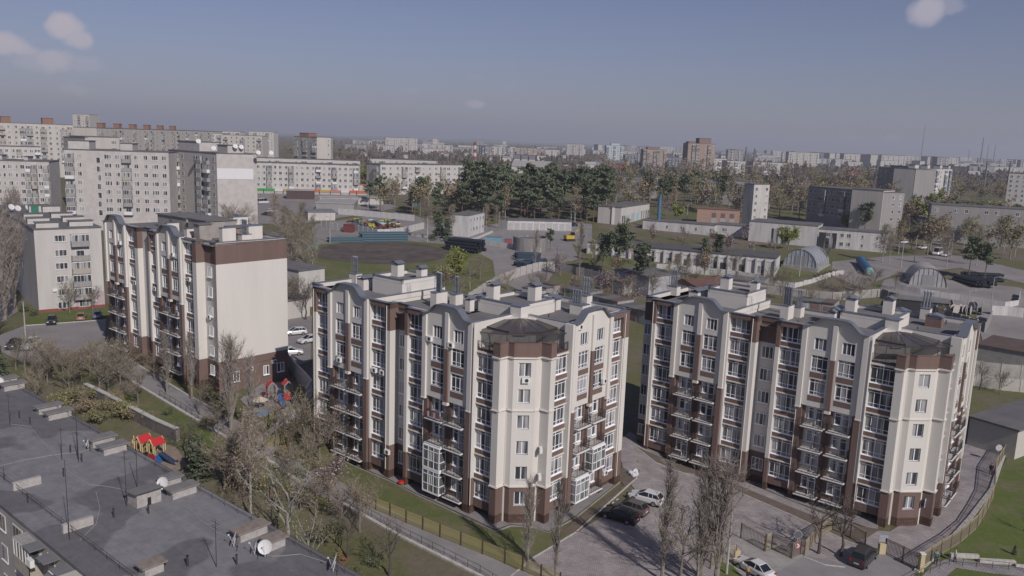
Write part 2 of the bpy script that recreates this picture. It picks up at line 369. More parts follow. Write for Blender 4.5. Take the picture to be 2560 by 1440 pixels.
sheet('footpath', [(845, 1140), (985, 1205), (1040, 1235), (1080, 1252), (1238, 1325), (1275, 1312), (1330, 1318), (1370, 1330), (1440, 1290), (1560, 1195), (1530, 1180), (1340, 1250), (1100, 1180)], paverG, .03)
sheet('footpath', [(1568, 1098), (1640, 1135), (1830, 1190), (1985, 1255), (2195, 1330), (2195, 1300), (1700, 1100)], paverG, .034)
sheet('footpath', [(215, 868), (262, 860), (420, 965), (560, 1040), (700, 1120), (830, 1190), (930, 1255), (1080, 1325), (1290, 1425), (1420, 1500), (1340, 1530), (1200, 1440), (1000, 1340), (860, 1260), (700, 1170), (560, 1090), (400, 1000)], asph, .04)
sheet('lawn_slope', [(2235, 1440), (2310, 1395), (2390, 1335), (2470, 1240), (2515, 1150), (2540, 1040), (2700, 1000), (2800, 1400), (2600, 1560), (2300, 1520)], lawnG, .014)
sheet('lawn', [(2015, 1395), (2040, 1330), (2085, 1312), (2160, 1345), (2110, 1415), (2060, 1412)], lawnG, .044)
sheet('lawn', [(1795, 1450), (1800, 1405), (1835, 1418), (1870, 1450)], lawnG, .048)
sheet('car_park', [(0, 838), (60, 815), (265, 800), (262, 855), (225, 862), (150, 900), (60, 905), (0, 880)], asph2, .03)
sheet('road', [(0, 905), (0, 810), (45, 780), (20, 650), (10, 560), (-60, 560), (-100, 900)], asph2, .034)
sheet('verge', [(60, 802), (100, 785), (262, 770), (270, 795), (80, 812)], lawnG, .042)
sheet('car_park', [(718, 800), (780, 790), (776, 905), (716, 925)], asph2, .03)
sheet('play_yard', [(600, 1000), (655, 960), (715, 955), (745, 1010), (700, 1045), (630, 1030)], paverG, .036)
sheet('bank', [(300, 985), (420, 1015), (520, 1075), (600, 1130), (560, 1135), (440, 1090), (330, 1030)], lawnG, .03)
# depot
sheet('depot_yard', [(720, 660), (790, 560), (1000, 530), (1150, 570), (1290, 555), (1480, 560), (1480, 640), (1400, 660), (1340, 745), (1240, 700), (1210, 760), (1100, 800), (1060, 700), (760, 690)], asph2, .02, step=5)
sheet('depot_lawn', [(745, 640), (800, 612), (900, 603), (1020, 603), (1120, 612), (1190, 630), (1232, 652), (1238, 690), (1210, 730), (1120, 745), (900, 735), (780, 705)], lawn, .05, step=5)
ppts = []
for i in range(28):
    a = 2*pi*i/28; ppts.append((955+(172+8*sin(3*a)+5*cos(5*a))*cos(a), 633+(28+2*sin(2*a))*sin(a)))
sheet('ploughed_field', ppts, ploughed, .09, step=5)
sheet('depot_road', [(1290, 560), (1470, 560), (1470, 600), (1300, 610), (1240, 640), (1200, 610), (1210, 590)], asph, .04, step=5)
sheet('depot_lawn', [(1430, 610), (1480, 632), (1600, 655), (1860, 690), (1950, 665), (2100, 640), (2240, 660), (2230, 700), (2050, 690), (1880, 705), (1640, 690), (1450, 660)], lawn, .03, step=5)
sheet('yard', [(2210, 700), (2280, 690), (2550, 720), (2640, 760), (2560, 800), (2330, 770), (2200, 720)], asph2, .04, step=5)
sheet('yard', [(2440, 790), (2600, 770), (2700, 900), (2560, 950), (2470, 900)], asph2, .045, step=5)
sheet('road', [(2080, 655), (2230, 640), (2400, 640), (2600, 690), (2600, 720), (2400, 670), (2230, 690), (2150, 720), (2080, 690)], asph2, .05, step=5)
sheet('square', [(640, 480), (900, 478), (1000, 520), (760, 560), (640, 560)], asph2, .03, step=8)
# kerbs of the footpath
kerb('kerb', [(262, 858), (340, 912), (460, 985), (560, 1040)], .35, .25)
kerb('kerb', [(215, 872), (330, 955), (430, 1015), (560, 1092), (700, 1172), (860, 1262), (1000, 1342), (1200, 1442), (1340, 1530)], .4, .22)
kerb('kerb', [(1440, 1332), (1330, 1398), (1240, 1475)], .18, .12)
kerb('kerb', [(1442, 1330), (1592, 1196), (1566, 1170)], .15, .12)
kerb('kerb', [(1590, 1120), (1640, 1158), (1790, 1207), (1985, 1292), (2135, 1362)], .15, .12)
kerb('kerb', [(2010, 1394), (2060, 1414), (2112, 1420)], .18, .14)
kerb('kerb', [(60, 815), (265, 800)], .25, .15)
for pts in ([(1238, 1330), (1080, 1256), (1040, 1238), (985, 1208), (845, 1145)], [(1238, 1330), (1278, 1315), (1335, 1320), (1372, 1334), (1442, 1293), (1562, 1196)]):
    kerb('kerb', pts, .12, .08, conc)
kerb('kerb', [(2290, 1432), (2345, 1388), (2425, 1298), (2478, 1228), (2512, 1130), (2522, 1090)], .5, .3, kerbm)
# ---------------------------------------------------------------- the three new cream-and-brown apartment blocks
CA = {}
def cached(k, fn):
    if k not in CA: CA[k] = fn()
    return CA[k]
def win_mesh(w, hh, cols, rows, fw=.07, sill=True, dp=.09):
    """frame and glass of a window; cols/rows = fractions of inner dividers"""
    def mk():
        mb = MB()
        mb.box(-w/2, -w/2+fw, 0, dp, 0, hh); mb.box(w/2-fw, w/2, 0, dp, 0, hh); mb.box(-w/2+fw, w/2-fw, 0, dp, 0, fw); mb.box(-w/2+fw, w/2-fw, 0, dp, hh-fw, hh)
        for c, lo, hi, t in cols:
            x = -w/2+w*c; mb.box(x-t/2, x+t/2, .01, dp, fw+(hh-2*fw)*lo, fw+(hh-2*fw)*hi)
        for r, t in rows: mb.box(-w/2+fw, w/2-fw, .015, dp-.01, hh*r-t/2, hh*r+t/2)
        if sill: mb.box(-w/2-.06, w/2+.06, -.14, .02, -.07, 0)
        g = MB(); g.quad((-w/2+.02, .055, .02), (w/2-.02, .055, .02), (w/2-.02, .055, hh-.02), (-w/2+.02, .055, hh-.02))
        return mb.mesh('window', pvc), g.mesh('pane', glass)
    return cached(('win', w, hh, tuple(cols), tuple(rows), sill), mk)
T = .055
def K4(w=2.85, hh=2.2): return win_mesh(w, hh, [(.25, 0, .84, T), (.5, 0, 1, .09), (.75, 0, .84, T)], [(.22, T), (.84, T)])
def K3(w=2.0, hh=2.05): return win_mesh(w, hh, [(.333, 0, 1, T), (.667, 0, 1, T)], [(.22, T), (.80, T)])
def KT(w=1.5, hh=1.5): return win_mesh(w, hh, [(.333, 0, 1, .07), (.667, 0, 1, .07)], [])
def KO(w=1.35, hh=1.6): return win_mesh(w, hh, [(.5, 0, 1, .1)], [])
def KR(w=1.55, hh=1.6): return win_mesh(w, hh, [(.333, 0, 1, .07), (.667, 0, 1, .07)], [])
def KD(): return win_mesh(.85, 2.25, [], [(.8, T), (.35, T)], sill=False)
def KW(): return win_mesh(.8, 1.45, [], [(.75, T)])
def railing_mesh(w, d, bars=.13):
    def mk():
        mb = MB(); hh = 1.0
        for z in (.08, hh):
            mb.box(-w/2, w/2, -d, -d+.04, z, z+.045); mb.box(-w/2, -w/2+.04, -d, 0, z, z+.045); mb.box(w/2-.04, w/2, -d, 0, z, z+.045)
        n = int(w/bars)
        for i in range(n+1):
            x = -w/2+.02+(w-.04)*i/n; b = .05 if i % 4 else 0
            mb.box(x-.013, x+.013, -d-b+.01, -d-b+.035, .08, hh)
        for i in range(1, int(d/bars)):
            for x in (-w/2+.02, w/2-.02): mb.box(x-.013, x+.013, -d+i*bars, -d+i*bars+.025, .08, hh)
        return mb.mesh('railing', iron)
    return cached(('rail', w, d), mk)
def slab_mesh(w, d):
    def mk():
        mb = MB(); mb.box(-w/2, w/2, -d, 0, -.16, 0); mb.box(-w/2-.05, w/2+.05, -d-.05, 0, -.08, -.02); return mb.mesh('balcony', slabm)
    return cached(('slab', w, d), mk)
def ac_mesh():
    def mk():
        mb = MB(); mb.box(-.4, .4, -.32, 0, 0, .58); g = MB()
        for k in range(12):
            a = 2*pi*k/12; b = 2*pi*(k+1)/12; g.tri((.1, -.328, .29), (.1+.22*cos(a), -.328, .29+.22*sin(a)), (.1+.22*cos(b), -.328, .29+.22*sin(b)))
        mb.box(-.35, -.31, -.3, .05, -.06, 0); mb.box(.31, .35, -.3, .05, -.06, 0)
        return mb.mesh('air_conditioner', acm), g.mesh('fan_grille', iron)
    return cached('ac', mk)
def glazed_mesh(w, d, hh, low=.95):
    def mk():
        mb = MB(); f = .08
        for x in (-w/2, w/2-f): mb.box(x, x+f, -d, -d+f, 0, hh)
        for x in (-w/2, w/2-f): mb.box(x, x+f, -.08, 0, 0, hh)
        for z in (0, low, hh-f, hh-.6):
            mb.box(-w/2, w/2, -d, -d+f, z, z+f); mb.box(-w/2, -w/2+f, -d, 0, z, z+f); mb.box(w/2-f, w/2, -d, 0, z, z+f)
        for x in (-w/6, w/6): mb.box(x-.04, x+.04, -d, -d+f, 0, hh)
        for x in (-.15, .15): mb.box(x-.03, x+.03, -d+.01, -d+f, low, hh-.6)
        mb.box(-w/2, w/2, -d, 0, -.12, 0); mb.box(-w/2, w/2, -d, 0, hh, hh+.06)
        g = MB(); e = -d+.04
        g.quad((-w/2+.03, e, .05), (w/2-.03, e, .05), (w/2-.03, e, hh-.05), (-w/2+.03, e, hh-.05))
        for x in (-w/2+.04, w/2-.04): g.quad((x, e, .05), (x, -.02, .05), (x, -.02, hh-.05), (x, e, hh-.05))
        return mb.mesh('glazed_balcony', pvc), g.mesh('pane', glassL)
    return cached(('glz', w, d, hh), mk)
def flue_mesh(n=4, hh=2.4):
    def mk():
        mb = MB()
        for i in range(n):
            x = (i-(n-1)/2)*.36; mb.tube((x, 0, 0), (x, 0, hh), .13, .13, 8); mb.tube((x, 0, hh), (x, 0, hh+.1), .17, .1, 8)
        for z in (.35, 1.2, 2.0): mb.box(-n*.18-.3, n*.18+.3, -.2, -.17, z, z+.04); mb.box(-n*.18-.05, n*.18+.3, .17, .2, z, z+.04)
        for x in (-n*.18-.12, n*.18+.12): mb.box(x-.02, x+.02, -.19, -.15, 0, hh)
        return mb.mesh('flue', flue)
    return cached(('flue', n, hh), mk)
def complex_block(name, label, O, ang, zb, variant, group):
    root = thing(name, label, 'apartment block', (O[0], O[1], zb), -R(ang), group)
    f1 = lambda a, b, z: (-a, -b, z)
    f2 = lambda a, b, z: (b, a, z)
    RZ = {f1: 0, f2: pi/2}
    FL = [2.06+3*k for k in range(7)]
    wall = MB()        # materials: 0 cream 1 brown 2 plinth 3 trim
    def zbox(fr, a0, a1, b0, b1, z0, z1, m):
        p = fr(a0, b0, z0); q = fr(a1, b1, z1); wall.box(p[0], q[0], p[1], q[1], z0, z1, m)
    def seg(fr, a0, a1, b0, b1, z0, z1, top=99, base=4.4):
        for lo, hi, m in ((-2.5, 1.1, 2), (1.1, base, 1), (base, top, 0), (top, 99, 1)):
            l, u = max(lo, z0), min(hi, z1)
            if u > l+.001:
                g = .03 if m == 2 else 0
                zbox(fr, a0, a1, b0, b1+g, l, u, m)
    def place(me, fr, a, b, z, nm=None, par=root, drz=0):
        o = put(me, nm or me.name, par, fr(a, b, z), RZ[fr]+drz); return o
    def window(ms, fr, a, b, z):
        o = place(ms[0], fr, a, b, z, 'window'); put(ms[1], 'pane', o); return o
    def balcony(fr, a, z, w=2.7, d=.98, b=0):
        o = place(slab_mesh(w, d), fr, a, b, z, 'balcony'); put(railing_mesh(w-.1, d-.06), 'railing', o); return o
    def ac(fr, a, b, z):
        ms = ac_mesh(); o = place(ms[0], fr, a, b, z, 'air_conditioner'); put(ms[1], 'fan_grille', o)
    def glazed(fr, a, z, w=2.75, d=1.15, hh=2.75):
        ms = glazed_mesh(w, d, hh); o = place(ms[0], fr, a, 0, z, 'glazed_balcony'); put(ms[1], 'pane', o)
    def winsec(fr, a0, a1, opening, floors=7, brown_top=True):
        """window strip between pilasters"""
        w = a1-a0-.06
        seg(fr, a0, a1, -.6, -.32, (0.95 if opening else -2.5), (19.35 if floors < 7 else 22.6), 99)
        for k in range(floors):
            z = FL[k]; window(K4(round(w, 2)), fr, (a0+a1)/2, -.16, z)
            top = FL[k+1]-.75 if k < 6 else 22.3
            zbox(fr, a0, a1, -.33, -.1, z+2.2, z+2.32, 3 if k < 6 else 1)     # lintel
        for k in range(floors):
            z = FL[k]
            if k == 0: zbox(fr, a0, a1, -.33, 0, .95, z-.07, 1)
            else:
                zbox(fr, a0, a1, -.33, -.03, z-.62, z-.07, 1); zbox(fr, a0-.02, a1+.02, -.33, .08, z-.75, z-.62, 3)
        if floors == 7: zbox(fr, a0, a1, -.33, 0, 22.32, 22.6, 1)
        if floors < 7: zbox(fr, a0-.02, a1+.02, -.6, .1, 19.3, 19.48, 3); zbox(fr, a0, a1, -.3, -.05, 19.48, 19.75, 1)
    def pil(fr, a0, a1, b, z0=-2.5, z1=22.6, top=99, bb=-.6, base=4.4): seg(fr, a0, a1, bb, b, z0, z1, top, base)
    prof = [(0, 22.62), (.75, 22.64), (1.1, 22.8), (1.7, 23.35), (2.1, 23.72), (2.6, 23.9), (3.95, 23.95), (5.3, 23.9), (5.8, 23.72), (6.2, 23.35), (6.8, 22.8), (7.15, 22.64), (7.9, 22.62)]
    def gable(fr, a0, bars, glz=(), wonly=False):
        """projecting upper block with a wavy parapet above the balconies; a0..a0+7.9"""
        a1 = a0+7.9; A = lambda x: a0+x; c = a0+3.95
        holes = []
        wins = []
        for cx in (A(2.35), A(5.55)):
            for k in (4, 5): wins.append((K3(), cx, FL[k], 2.0, 2.05))
        for cx in (A(2.3), A(5.65)): wins.append((KT(), cx, FL[6]-.25, 1.5, 1.5))
        for ms, cx, z, w, hh in wins: holes.append((cx-w/2, cx+w/2, z, z+hh))
        holed(wall, fr, a0+.02, a1-.02, 12.6, 22.6, holes, t=.35, dep=.16, m=0)
        for ms, cx, z, w, hh in wins: window(ms, fr, cx, .35-.12, z)
        # back of the block, underside
        wall.box(*[q for pr_ in zip(fr(a0, -.6, 0)[:2], fr(a1, .18, 0)[:2]) for q in pr_], 12.55, 12.75, 0)
        zbox(fr, a0, a1, -.6, .1, 12.75, 22.6, 0)
        for k in (4, 5):
            for cx in (A(2.35), A(5.55)): zbox(fr, cx-1.0, cx+1.0, .3, .375, FL[k]-.75, FL[k]-.07, 1)
        # pilasters of the upper block
        for x0, x1, zb_ in ((0, .6, 12.35), (7.3, 7.9, 12.35)):
            zbox(fr, A(x0), A(x1), .0, .62, zb_, 22.6, 0)
            zbox(fr, A(x0)-.04, A(x1)+.04, .0, .68, zb_-.12, zb_+.02, 3)
        zbox(fr, A(3.67), A(4.23), .2, .6, 18.9, 23.2, 0); zbox(fr, A(3.67), A(4.23), .2, .6, 12.5, 18.9, 1); zbox(fr, A(3.6), A(4.3), .2, .66, 12.15, 12.5, 3)
        # wavy top and its overhanging coping
        n = len(prof)
        for i in range(n-1):
            x0, z0 = prof[i]; x1, z1 = prof[i+1]
            P = [fr(A(x0), .35, 22.6), fr(A(x1), .35, 22.6), fr(A(x1), .35, z1), fr(A(x0), .35, z0)]; Q = [fr(A(x0), -.1, 22.6), fr(A(x1), -.1, 22.6), fr(A(x1), -.1, z1), fr(A(x0), -.1, z0)]
            wall.quad(*P, 0); wall.quad(*Q, 0)
        cp = MB()
        for i in range(n-1):
            x0, z0 = prof[i]; x1, z1 = prof[i+1]
            b0, b1 = -.15, .9
            t = [fr(A(x0), b0, z0+.1), fr(A(x1), b0, z1+.1), fr(A(x1), b1, z1+.1), fr(A(x0), b1, z0+.1)]; u = [fr(A(x0), b0, z0), fr(A(x1), b0, z1), fr(A(x1), b1, z1), fr(A(x0), b1, z0)]
            cp.quad(*t); cp.quad(*u); cp.quad(u[2], u[3], t[3], t[2]); cp.quad(u[0], u[1], t[1], t[0])
            if i in (0, n-2):
                e = 0 if i == 0 else 1; cp.quad(u[e], u[3-e], t[3-e], t[e])
        cp.build('coping', metal, root)
        # balcony bays below
        zbox(fr, a0, a1, -.9, -.22, 1.0, 12.6, 0)
        seg(fr, a0+.05, a0+.75, -.6, .6, -2.5, 12.5, 99, base=99); seg(fr, a1-.75, a1-.05, -.6, .3, -2.5, 12.5, 99, base=99)
        seg(fr, c-.55, c+.55, -.6, 0, -2.5, 12.6, 99, base=99)
        for cx in (A(2.35), A(5.55)):
            seg(fr, cx-1.35, cx+1.35, -.6, 0, -2.5, 1.05, 99)
            for e in (-1, 1): zbox(fr, *sorted((cx+e*1.62, cx+e*1.25)), -.6, 0, 1.05, 12.6, 1)
            zbox(fr, cx-1.25, cx+1.25, -.5, -.05, 1.05, 3.9, 1)
            for k in range(4):
                z = 1.06+3*k
                side = 0 if cx < c else 1
                bz = 0.06 if k == 0 else -.11
                window(KD(), fr, cx-.5, bz, z+.05); window(KW(), fr, cx+.42, bz, z+.85)
                if k: zbox(fr, cx-1.25, cx+1.25, -.6, 0, z-.3, z-.16, 1)
                if (side, k) in glz: glazed(fr, cx, z)
                else: balcony(fr, cx, z)
    def chimney(x, y, wx, wy, hh=1.5, z=22.0, brick=False, cap=True, gab='x'):
        cb = MB(); cb.box(-wx/2, wx/2, -wy/2, wy/2, 0, hh)
        o = cb.build('chimney', brown2 if brick else cream, root, (x, y, z))
        if cap:
            m = MB(); e = .14; z0 = hh+.22; z1 = hh+.55
            m.box(-wx/2-.05, wx/2+.05, -wy/2-.05, wy/2+.05, hh, hh+.06)
            for sx in (-1, 1):
                for k in range(max(2, int(wy/.6)+1)):
                    yy = -wy/2+.04+(wy-.08)*k/max(1, int(wy/.6)); m.box(sx*(wx/2-.05)-.02, sx*(wx/2-.05)+.02, yy-.02, yy+.02, hh+.06, z0+.03)
            for sx in (-1, 1):
                m.quad((0, -wy/2-e, z1), (0, wy/2+e, z1), (sx*(wx/2+e), wy/2+e, z0), (sx*(wx/2+e), -wy/2-e, z0))
                m.quad((0, -wy/2-e, z1-.04), (0, wy/2+e, z1-.04), (sx*(wx/2+e), wy/2+e, z0-.04), (sx*(wx/2+e), -wy/2-e, z0-.04))
            m.build('chimney_cap', flue, o)
        else:
            m = MB(); m.box(-wx/2-.06, wx/2+.06, -wy/2-.06, wy/2+.06, hh, hh+.07); m.build('coping', metal, o)
        return o
    def parapet(pts, z=22.0, hh=.6, cop=True, th=.35, m=0, close=False):
        """parapet along a polyline of local xy, inner side to the left"""
        cpm = MB(); P = pts+([pts[0]] if close else [])
        for a, b in zip(P, P[1:]):
            a, b = Vector((*a, 0)), Vector((*b, 0)); d = (b-a).normalized(); n = Vector((-d.y, d.x, 0)); L = (b-a).length
            Tm = Matrix.Translation(a) @ Matrix(((d.x, n.x, 0, 0), (d.y, n.y, 0, 0), (0, 0, 1, 0), (0, 0, 0, 1)))
            wall.box(0, L, .0, th, z-.05, z+hh, m, Tm); cpm.box(-.08, L+.08, -.1, th+.08, z+hh, z+hh+.07, 0, Tm)
        cpm.build('coping', metal, root)
    def roof(x0, x1, y0, y1, z, nm='roof'):
        m = MB(); m.box(x0, x1, y0, y1, z-.12, z); return m.build(nm, roofm, root)
    def core(x0, x1, y0, y1, z0, z1, m=None):
        if m is None:
            for lo, hi, mm in ((-2.5, 1.1, 2), (1.1, 4.4, 1), (4.4, 99, 0)):
                l, u = max(lo, z0), min(hi, z1)
                if u > l+.001: wall.box(x0, x1, y0, y1, l, u, mm)
        else: wall.box(x0, x1, y0, y1, z0, z1, m)
    if variant in 'BC':
        # ---------------- cores
        core(-38.4, -25.4, 2.2, 13.2, -2.5, 21.9); core(-25.4, -13.2, 2.2, 13.2, -2.5, 21.3); core(-13.2, -8.0, 2.2, 13.2, -2.5, 21.9)
        core(-33.3, -25.4, .55, 2.2, -2.5, 21.9); core(-25.4, -21.9, .55, 2.2, -2.5, 21.3); core(-36.9, -33.3, .55, 2.2, -2.5, 21.9)
        core(-18.9, -15.5, .55, 2.2, 1.1, 21.3); core(-15.5, -8.0, .55, 2.2, -2.5, 21.9)
        core(-13.2, -2.2, 8.0, 20.4, -2.5, 21.9); core(-2.2, -.55, 7.9, 20.2, -2.5, 21.9)
        core(-8.0, -3.9, .55, 8.0, 1.1, 19.4); core(-8.0, -.55, 3.9, 8.0, 1.1, 19.4)
        core(-8.0, -3.9, 2.5, 8.0, -2.5, 1.1); core(-8.0, -2.5, 3.9, 8.0, -2.5, 1.1)
        wall.prism([(-3.9, .6), (-3.4, .75), (-2.7, 1.05), (-1.05, 2.7), (-.75, 3.4), (-.6, 3.9), (-3.9, 3.9)], -2.5, 19.4, 0)
        # left end, set back
        core(-38.7, -36.9, 1.0, 13.2, -2.5, 19.2); core(-38.7, -36.9, 1.0, 13.2, 19.2, 22.0, 1)
        # recessed stair bay
        for lo, hi, mm in ((-2.5, 1.1, 2), (1.1, 4.4, 1), (4.4, 19.2, 0), (19.2, 21.3, 1)): wall.box(-21.95, -18.7, 1.1, 2.3, lo, hi, mm)
        for k in range(6): window(KR(), f1, 20.3, -.97, FL[k]+(.1 if k else -.1))
        if variant == 'C':
            for k in range(6): window(KR(), f1, 37.75, -.87, FL[k]+.1)
        # ---------------- facade 1
        winsec(f1, 4.4, 7.3, True, 6); winsec(f1, 15.55, 18.35, True); winsec(f1, 22.35, 25.2, False); winsec(f1, 33.4, 36.2, False)
        gable(f1, 7.6, 0, glz=((1, 0), (1, 1)) if variant == 'B' else ())
        gable(f1, 25.4, 0)
        pil(f1, 7.28, 7.62, .55, z1=22.6); pil(f1, 25.18, 25.42, .3); pil(f1, 15.48, 15.56, .05); pil(f1, 33.28, 33.42, .05)
        pil(f1, 18.35, 18.85, .3, top=19.2, bb=-1.1); pil(f1, 21.45, 22.35, .3, top=19.2, bb=-1.1); pil(f1, 36.2, 36.9, .3, top=19.2, bb=-1.1)
        # ---------------- facade 2
        winsec(f2, 4.4, 7.3, True, 6); winsec(f2, 15.55, 18.3, True)
        gable(f2, 7.6, 0, glz=((0, 0), (1, 1)) if variant == 'B' else ())
        pil(f2, 7.28, 7.62, .55); pil(f2, 15.48, 15.56, .05); pil(f2, 18.3, 19.6, .3, top=19.2)
        core(-2.2, -.3, 19.6, 20.4, -2.5, 19.2); core(-2.2, -.3, 19.6, 20.4, 19.2, 22.0, 1)
        # ---------------- corner tower
        pil(f1, 3.46, 4.4, .5, z1=19.35, bb=-.8); pil(f2, 3.46, 4.4, .5, z1=19.35, bb=-.8)
        for k in range(0, 1): pass
        s2 = math.sqrt(.5)
        fo = lambda a, b, z: (-1.725+a*s2+b*s2, 1.725+a*s2-b*s2, z)      # diagonal face, a from -1.24 to 1.24
        hl = [(-.68, .68, FL[k]+.15, FL[k]+1.75) for k in range(6)]
        for z0, z1, mm, tt in ((-2.5, 1.1, 2, .03), (1.1, 4.4, 1, 0), (4.4, 19.35, 0, 0)):
            holed(wall, fo, -1.24, 1.24, z0, z1, [q for q in hl if z0 < q[2] < z1], t=tt, dep=.18, m=mm)
            for P, Q in (((-3.4, .8), (-2.6, .85)), ((-.85, 2.6), (-.8, 3.4))):
                wall.quad((*P, z0), (*Q, z0), (*Q, z1), (*P, z1), mm)
            wall.quad((-2.6, .85, z0), fo(-1.24, 0, z0), fo(-1.24, 0, z1), (-2.6, .85, z1), mm); wall.quad((-.85, 2.6, z0), fo(1.24, 0, z0), fo(1.24, 0, z1), (-.85, 2.6, z1), mm)
        for k in range(6):
            o = put(KO()[0], 'window', root, fo(0, -.14, FL[k]+.15), pi/4); put(KO()[1], 'pane', o)
        # string courses round the tower
        ring = [(-4.42, -.5), (-3.46, -.5), (-3.4, .8), (-2.6, .85), (-.85, 2.6), (-.8, 3.4), (.5, 3.46), (.5, 4.42)]
        def band(z0, z1, e, m):
            for a, b in zip(ring, ring[1:]):
                a, b = Vector((*a, 0)), Vector((*b, 0)); d = (b-a).normalized(); n = Vector((d.y, -d.x, 0)); L = (b-a).length
                Tm = Matrix.Translation(a) @ Matrix(((d.x, n.x, 0, 0), (d.y, n.y, 0, 0), (0, 0, 1, 0), (0, 0, 0, 1)))
                wall.box(-e*.35, L+e*.35, -.12, e, z0, z1, m, Tm)
        band(4.38, 4.52, .14, 3); band(13.3, 13.42, .14, 3); band(19.28, 19.45, .16, 3); band(19.45, 21.0, .03, 1); band(21.0, 21.08, .08, 1)
        # pillar tops and terrace
        wall.box(-4.42, -3.5, -.48, .3, 19.45, 21.1, 1); wall.box(-.3, .48, 3.5, 4.42, 19.45, 21.1, 1)
        tf = MB(); tf.prism([(-7.9, .1), (-3.9, .1), (-3.35, .85), (-2.6, .95), (-.95, 2.6), (-.85, 3.35), (-.1, 3.9), (-.1, 7.9), (-7.9, 7.9)], 19.43, 19.55); tf.build('terrace_floor', roofm, root)
        # terrace back walls
        wall.box(-8.0, -7.62, -.3, 7.0, 19.4, 22.6, 0); wall.box(-7.0, .3, 7.62, 8.0, 19.4, 22.6, 0)
        wall.prism([(-7.7, 7.7), (-7.7, 4.9), (-4.9, 7.7)], 19.4, 22.4, 0)
        wall.box(-7.9, -6.3, 6.3, 7.9, 19.4, 23.7, 0); cpc = MB(); cpc.box(-7.95, -6.22, 6.22, 7.95, 23.7, 23.78); cpc.build('coping', metal, root)
        oo = put(KO()[0], 'window', root, (-6.15, 6.15, 20.5), pi/4); put(KO()[1], 'pane', oo)
        for fr in (f1, f2):
            o = place(railing_mesh(2.8, .05), fr, 5.85, -.05, 19.6, 'railing')
        # canopy of tinted sheets on a dark frame
        up = [(-7.6, 1.9, 21.85), (-5.9, 1.75, 21.85), (-4.2, 1.75, 21.85), (-2.95, 2.95, 21.85), (-1.75, 4.2, 21.85), (-1.75, 5.9, 21.85), (-1.9, 7.6, 21.85)]
        ap = [(-7.6, 6.25, 22.4), (-7.0, 6.25, 22.4), (-6.5, 6.25, 22.4), (-6.25, 6.25, 22.4), (-6.25, 6.5, 22.4), (-6.25, 7.0, 22.4), (-6.25, 7.6, 22.4)]
        lo = [(-7.6, .3, 21.55), (-5.9, .5, 21.6), (-4.0, 1.2, 21.66), (-2.5, 2.5, 21.68), (-1.2, 4.0, 21.66), (-.5, 5.9, 21.6), (-.3, 7.6, 21.55)]
        mid = [(p[0], p[1], 21.74) for p in up]
        fm = MB()
        for i in range(6):
            c1 = MB(); c1.quad(ap[i], ap[i+1], up[i+1], up[i]); c1.build('roof_sheet', canopy, root)
            c2 = MB(); c2.quad(mid[i], mid[i+1], lo[i+1], lo[i]); c2.build('roof_sheet', canopy, root)
            fm.tube(up[i], up[i+1], .08, .08, 4); fm.tube(lo[i], lo[i+1], .04, .04, 4); fm.tube(mid[i], mid[i+1], .05, .05, 4)
        for i in range(7): fm.tube(ap[i], up[i], .03, .03, 4); fm.tube(mid[i], lo[i], .03, .03, 4); fm.tube(mid[i], up[i], .03, .03, 4)
        for p in (lo[0], lo[1], lo[2], lo[4], lo[5], lo[6]): fm.tube((p[0], p[1], 19.5), p, .04, .04, 4)
        fm.build('canopy_frame', iron, root)
        # ---------------- roofs
        roof(-38.4, -25.6, .6, 12.9, 22.0); roof(-25.4, -13.2, .6, 12.9, 21.45); roof(-13.4, -7.9, .6, 8, 22.0); roof(-13.0, -.5, 7.9, 20.2, 22.0)
        parapet([(-36.9, -.3), (-33.3, -.3)], m=1); parapet([(-38.7, 1.0), (-36.9, 1.0)], m=1); parapet([(-38.7, 13.2), (-38.7, 1.0)], m=0); parapet([(-25.4, 13.2), (-38.7, 13.2)], m=0)
        parapet([(-25.2, -.3), (-21.45, -.3)], m=1); parapet([(-21.45, -.3), (-21.45, 1.0), (-18.85, 1.0), (-18.85, -.3)], z=22.0, m=1); parapet([(-18.85, -.3), (-15.5, -.3)], m=1); wall.box(-22, -18.5, 1.1, 1.5, 21.2, 22.1, 1)
        parapet([(-25.55, 12.8), (-25.55, -.3)], z=22.0, th=.3, hh=.62)
        wall.box(-25.6, -25.35, .3, 12.9, 21.3, 22.0, 0); wall.box(-13.4, -13.1, .3, 12.9, 21.3, 22.0, 0)
        parapet([(-13.2, 13.2), (-25.4, 13.2)], z=21.45, hh=.6)
        parapet([(-7.7, -.35), (-7.7, 7.0)]); parapet([(-7.0, 7.7), (.35, 7.7)])
        parapet([(0.3, 15.5), (.3, 19.6), (-.3, 19.6), (-.3, 20.4), (-13.2, 20.4), (-13.2, 13.4)], m=0)
        zbox(f2, 15.5, 19.6, -.05, .31, 21.9, 22.6, 1)
        # raised roof rooms
        for x0, x1, y0, y1, zt in ((-31.4, -25.55, 5.4, 11.7, 23.85), (-13.6, -7.0, 7.0, 13.8, 23.2)):
            wall.box(x0, x1, y0, y1, 21.5, zt, 0); roof(x0+.3, x1-.3, y0+.3, y1-.3, zt+.05)
            parapet([(x0, y0), (x1, y0), (x1, y1), (x0, y1)], z=zt, hh=.5, th=.28, close=True)
        # ---------------- chimneys, vents, flues
        b1 = variant == 'C'
        chimney(-39.0+.9, 8.0, 1.5, 1.1, 1.35, cap=False); put(flue_mesh(3, 2.3), 'flue', root, (-38.2, 8.0, 23.4))
        chimney(-33.4, 6.1, 1.4, 2.3, 1.45); chimney(-33.4, 9.1, 1.4, 2.7, 1.4)
        chimney(-30.4, 9.0, 1.3, 1.2, 1.6, 23.9); chimney(-26.4, 9.7, 1.0, 1.1, 1.9, 23.4)
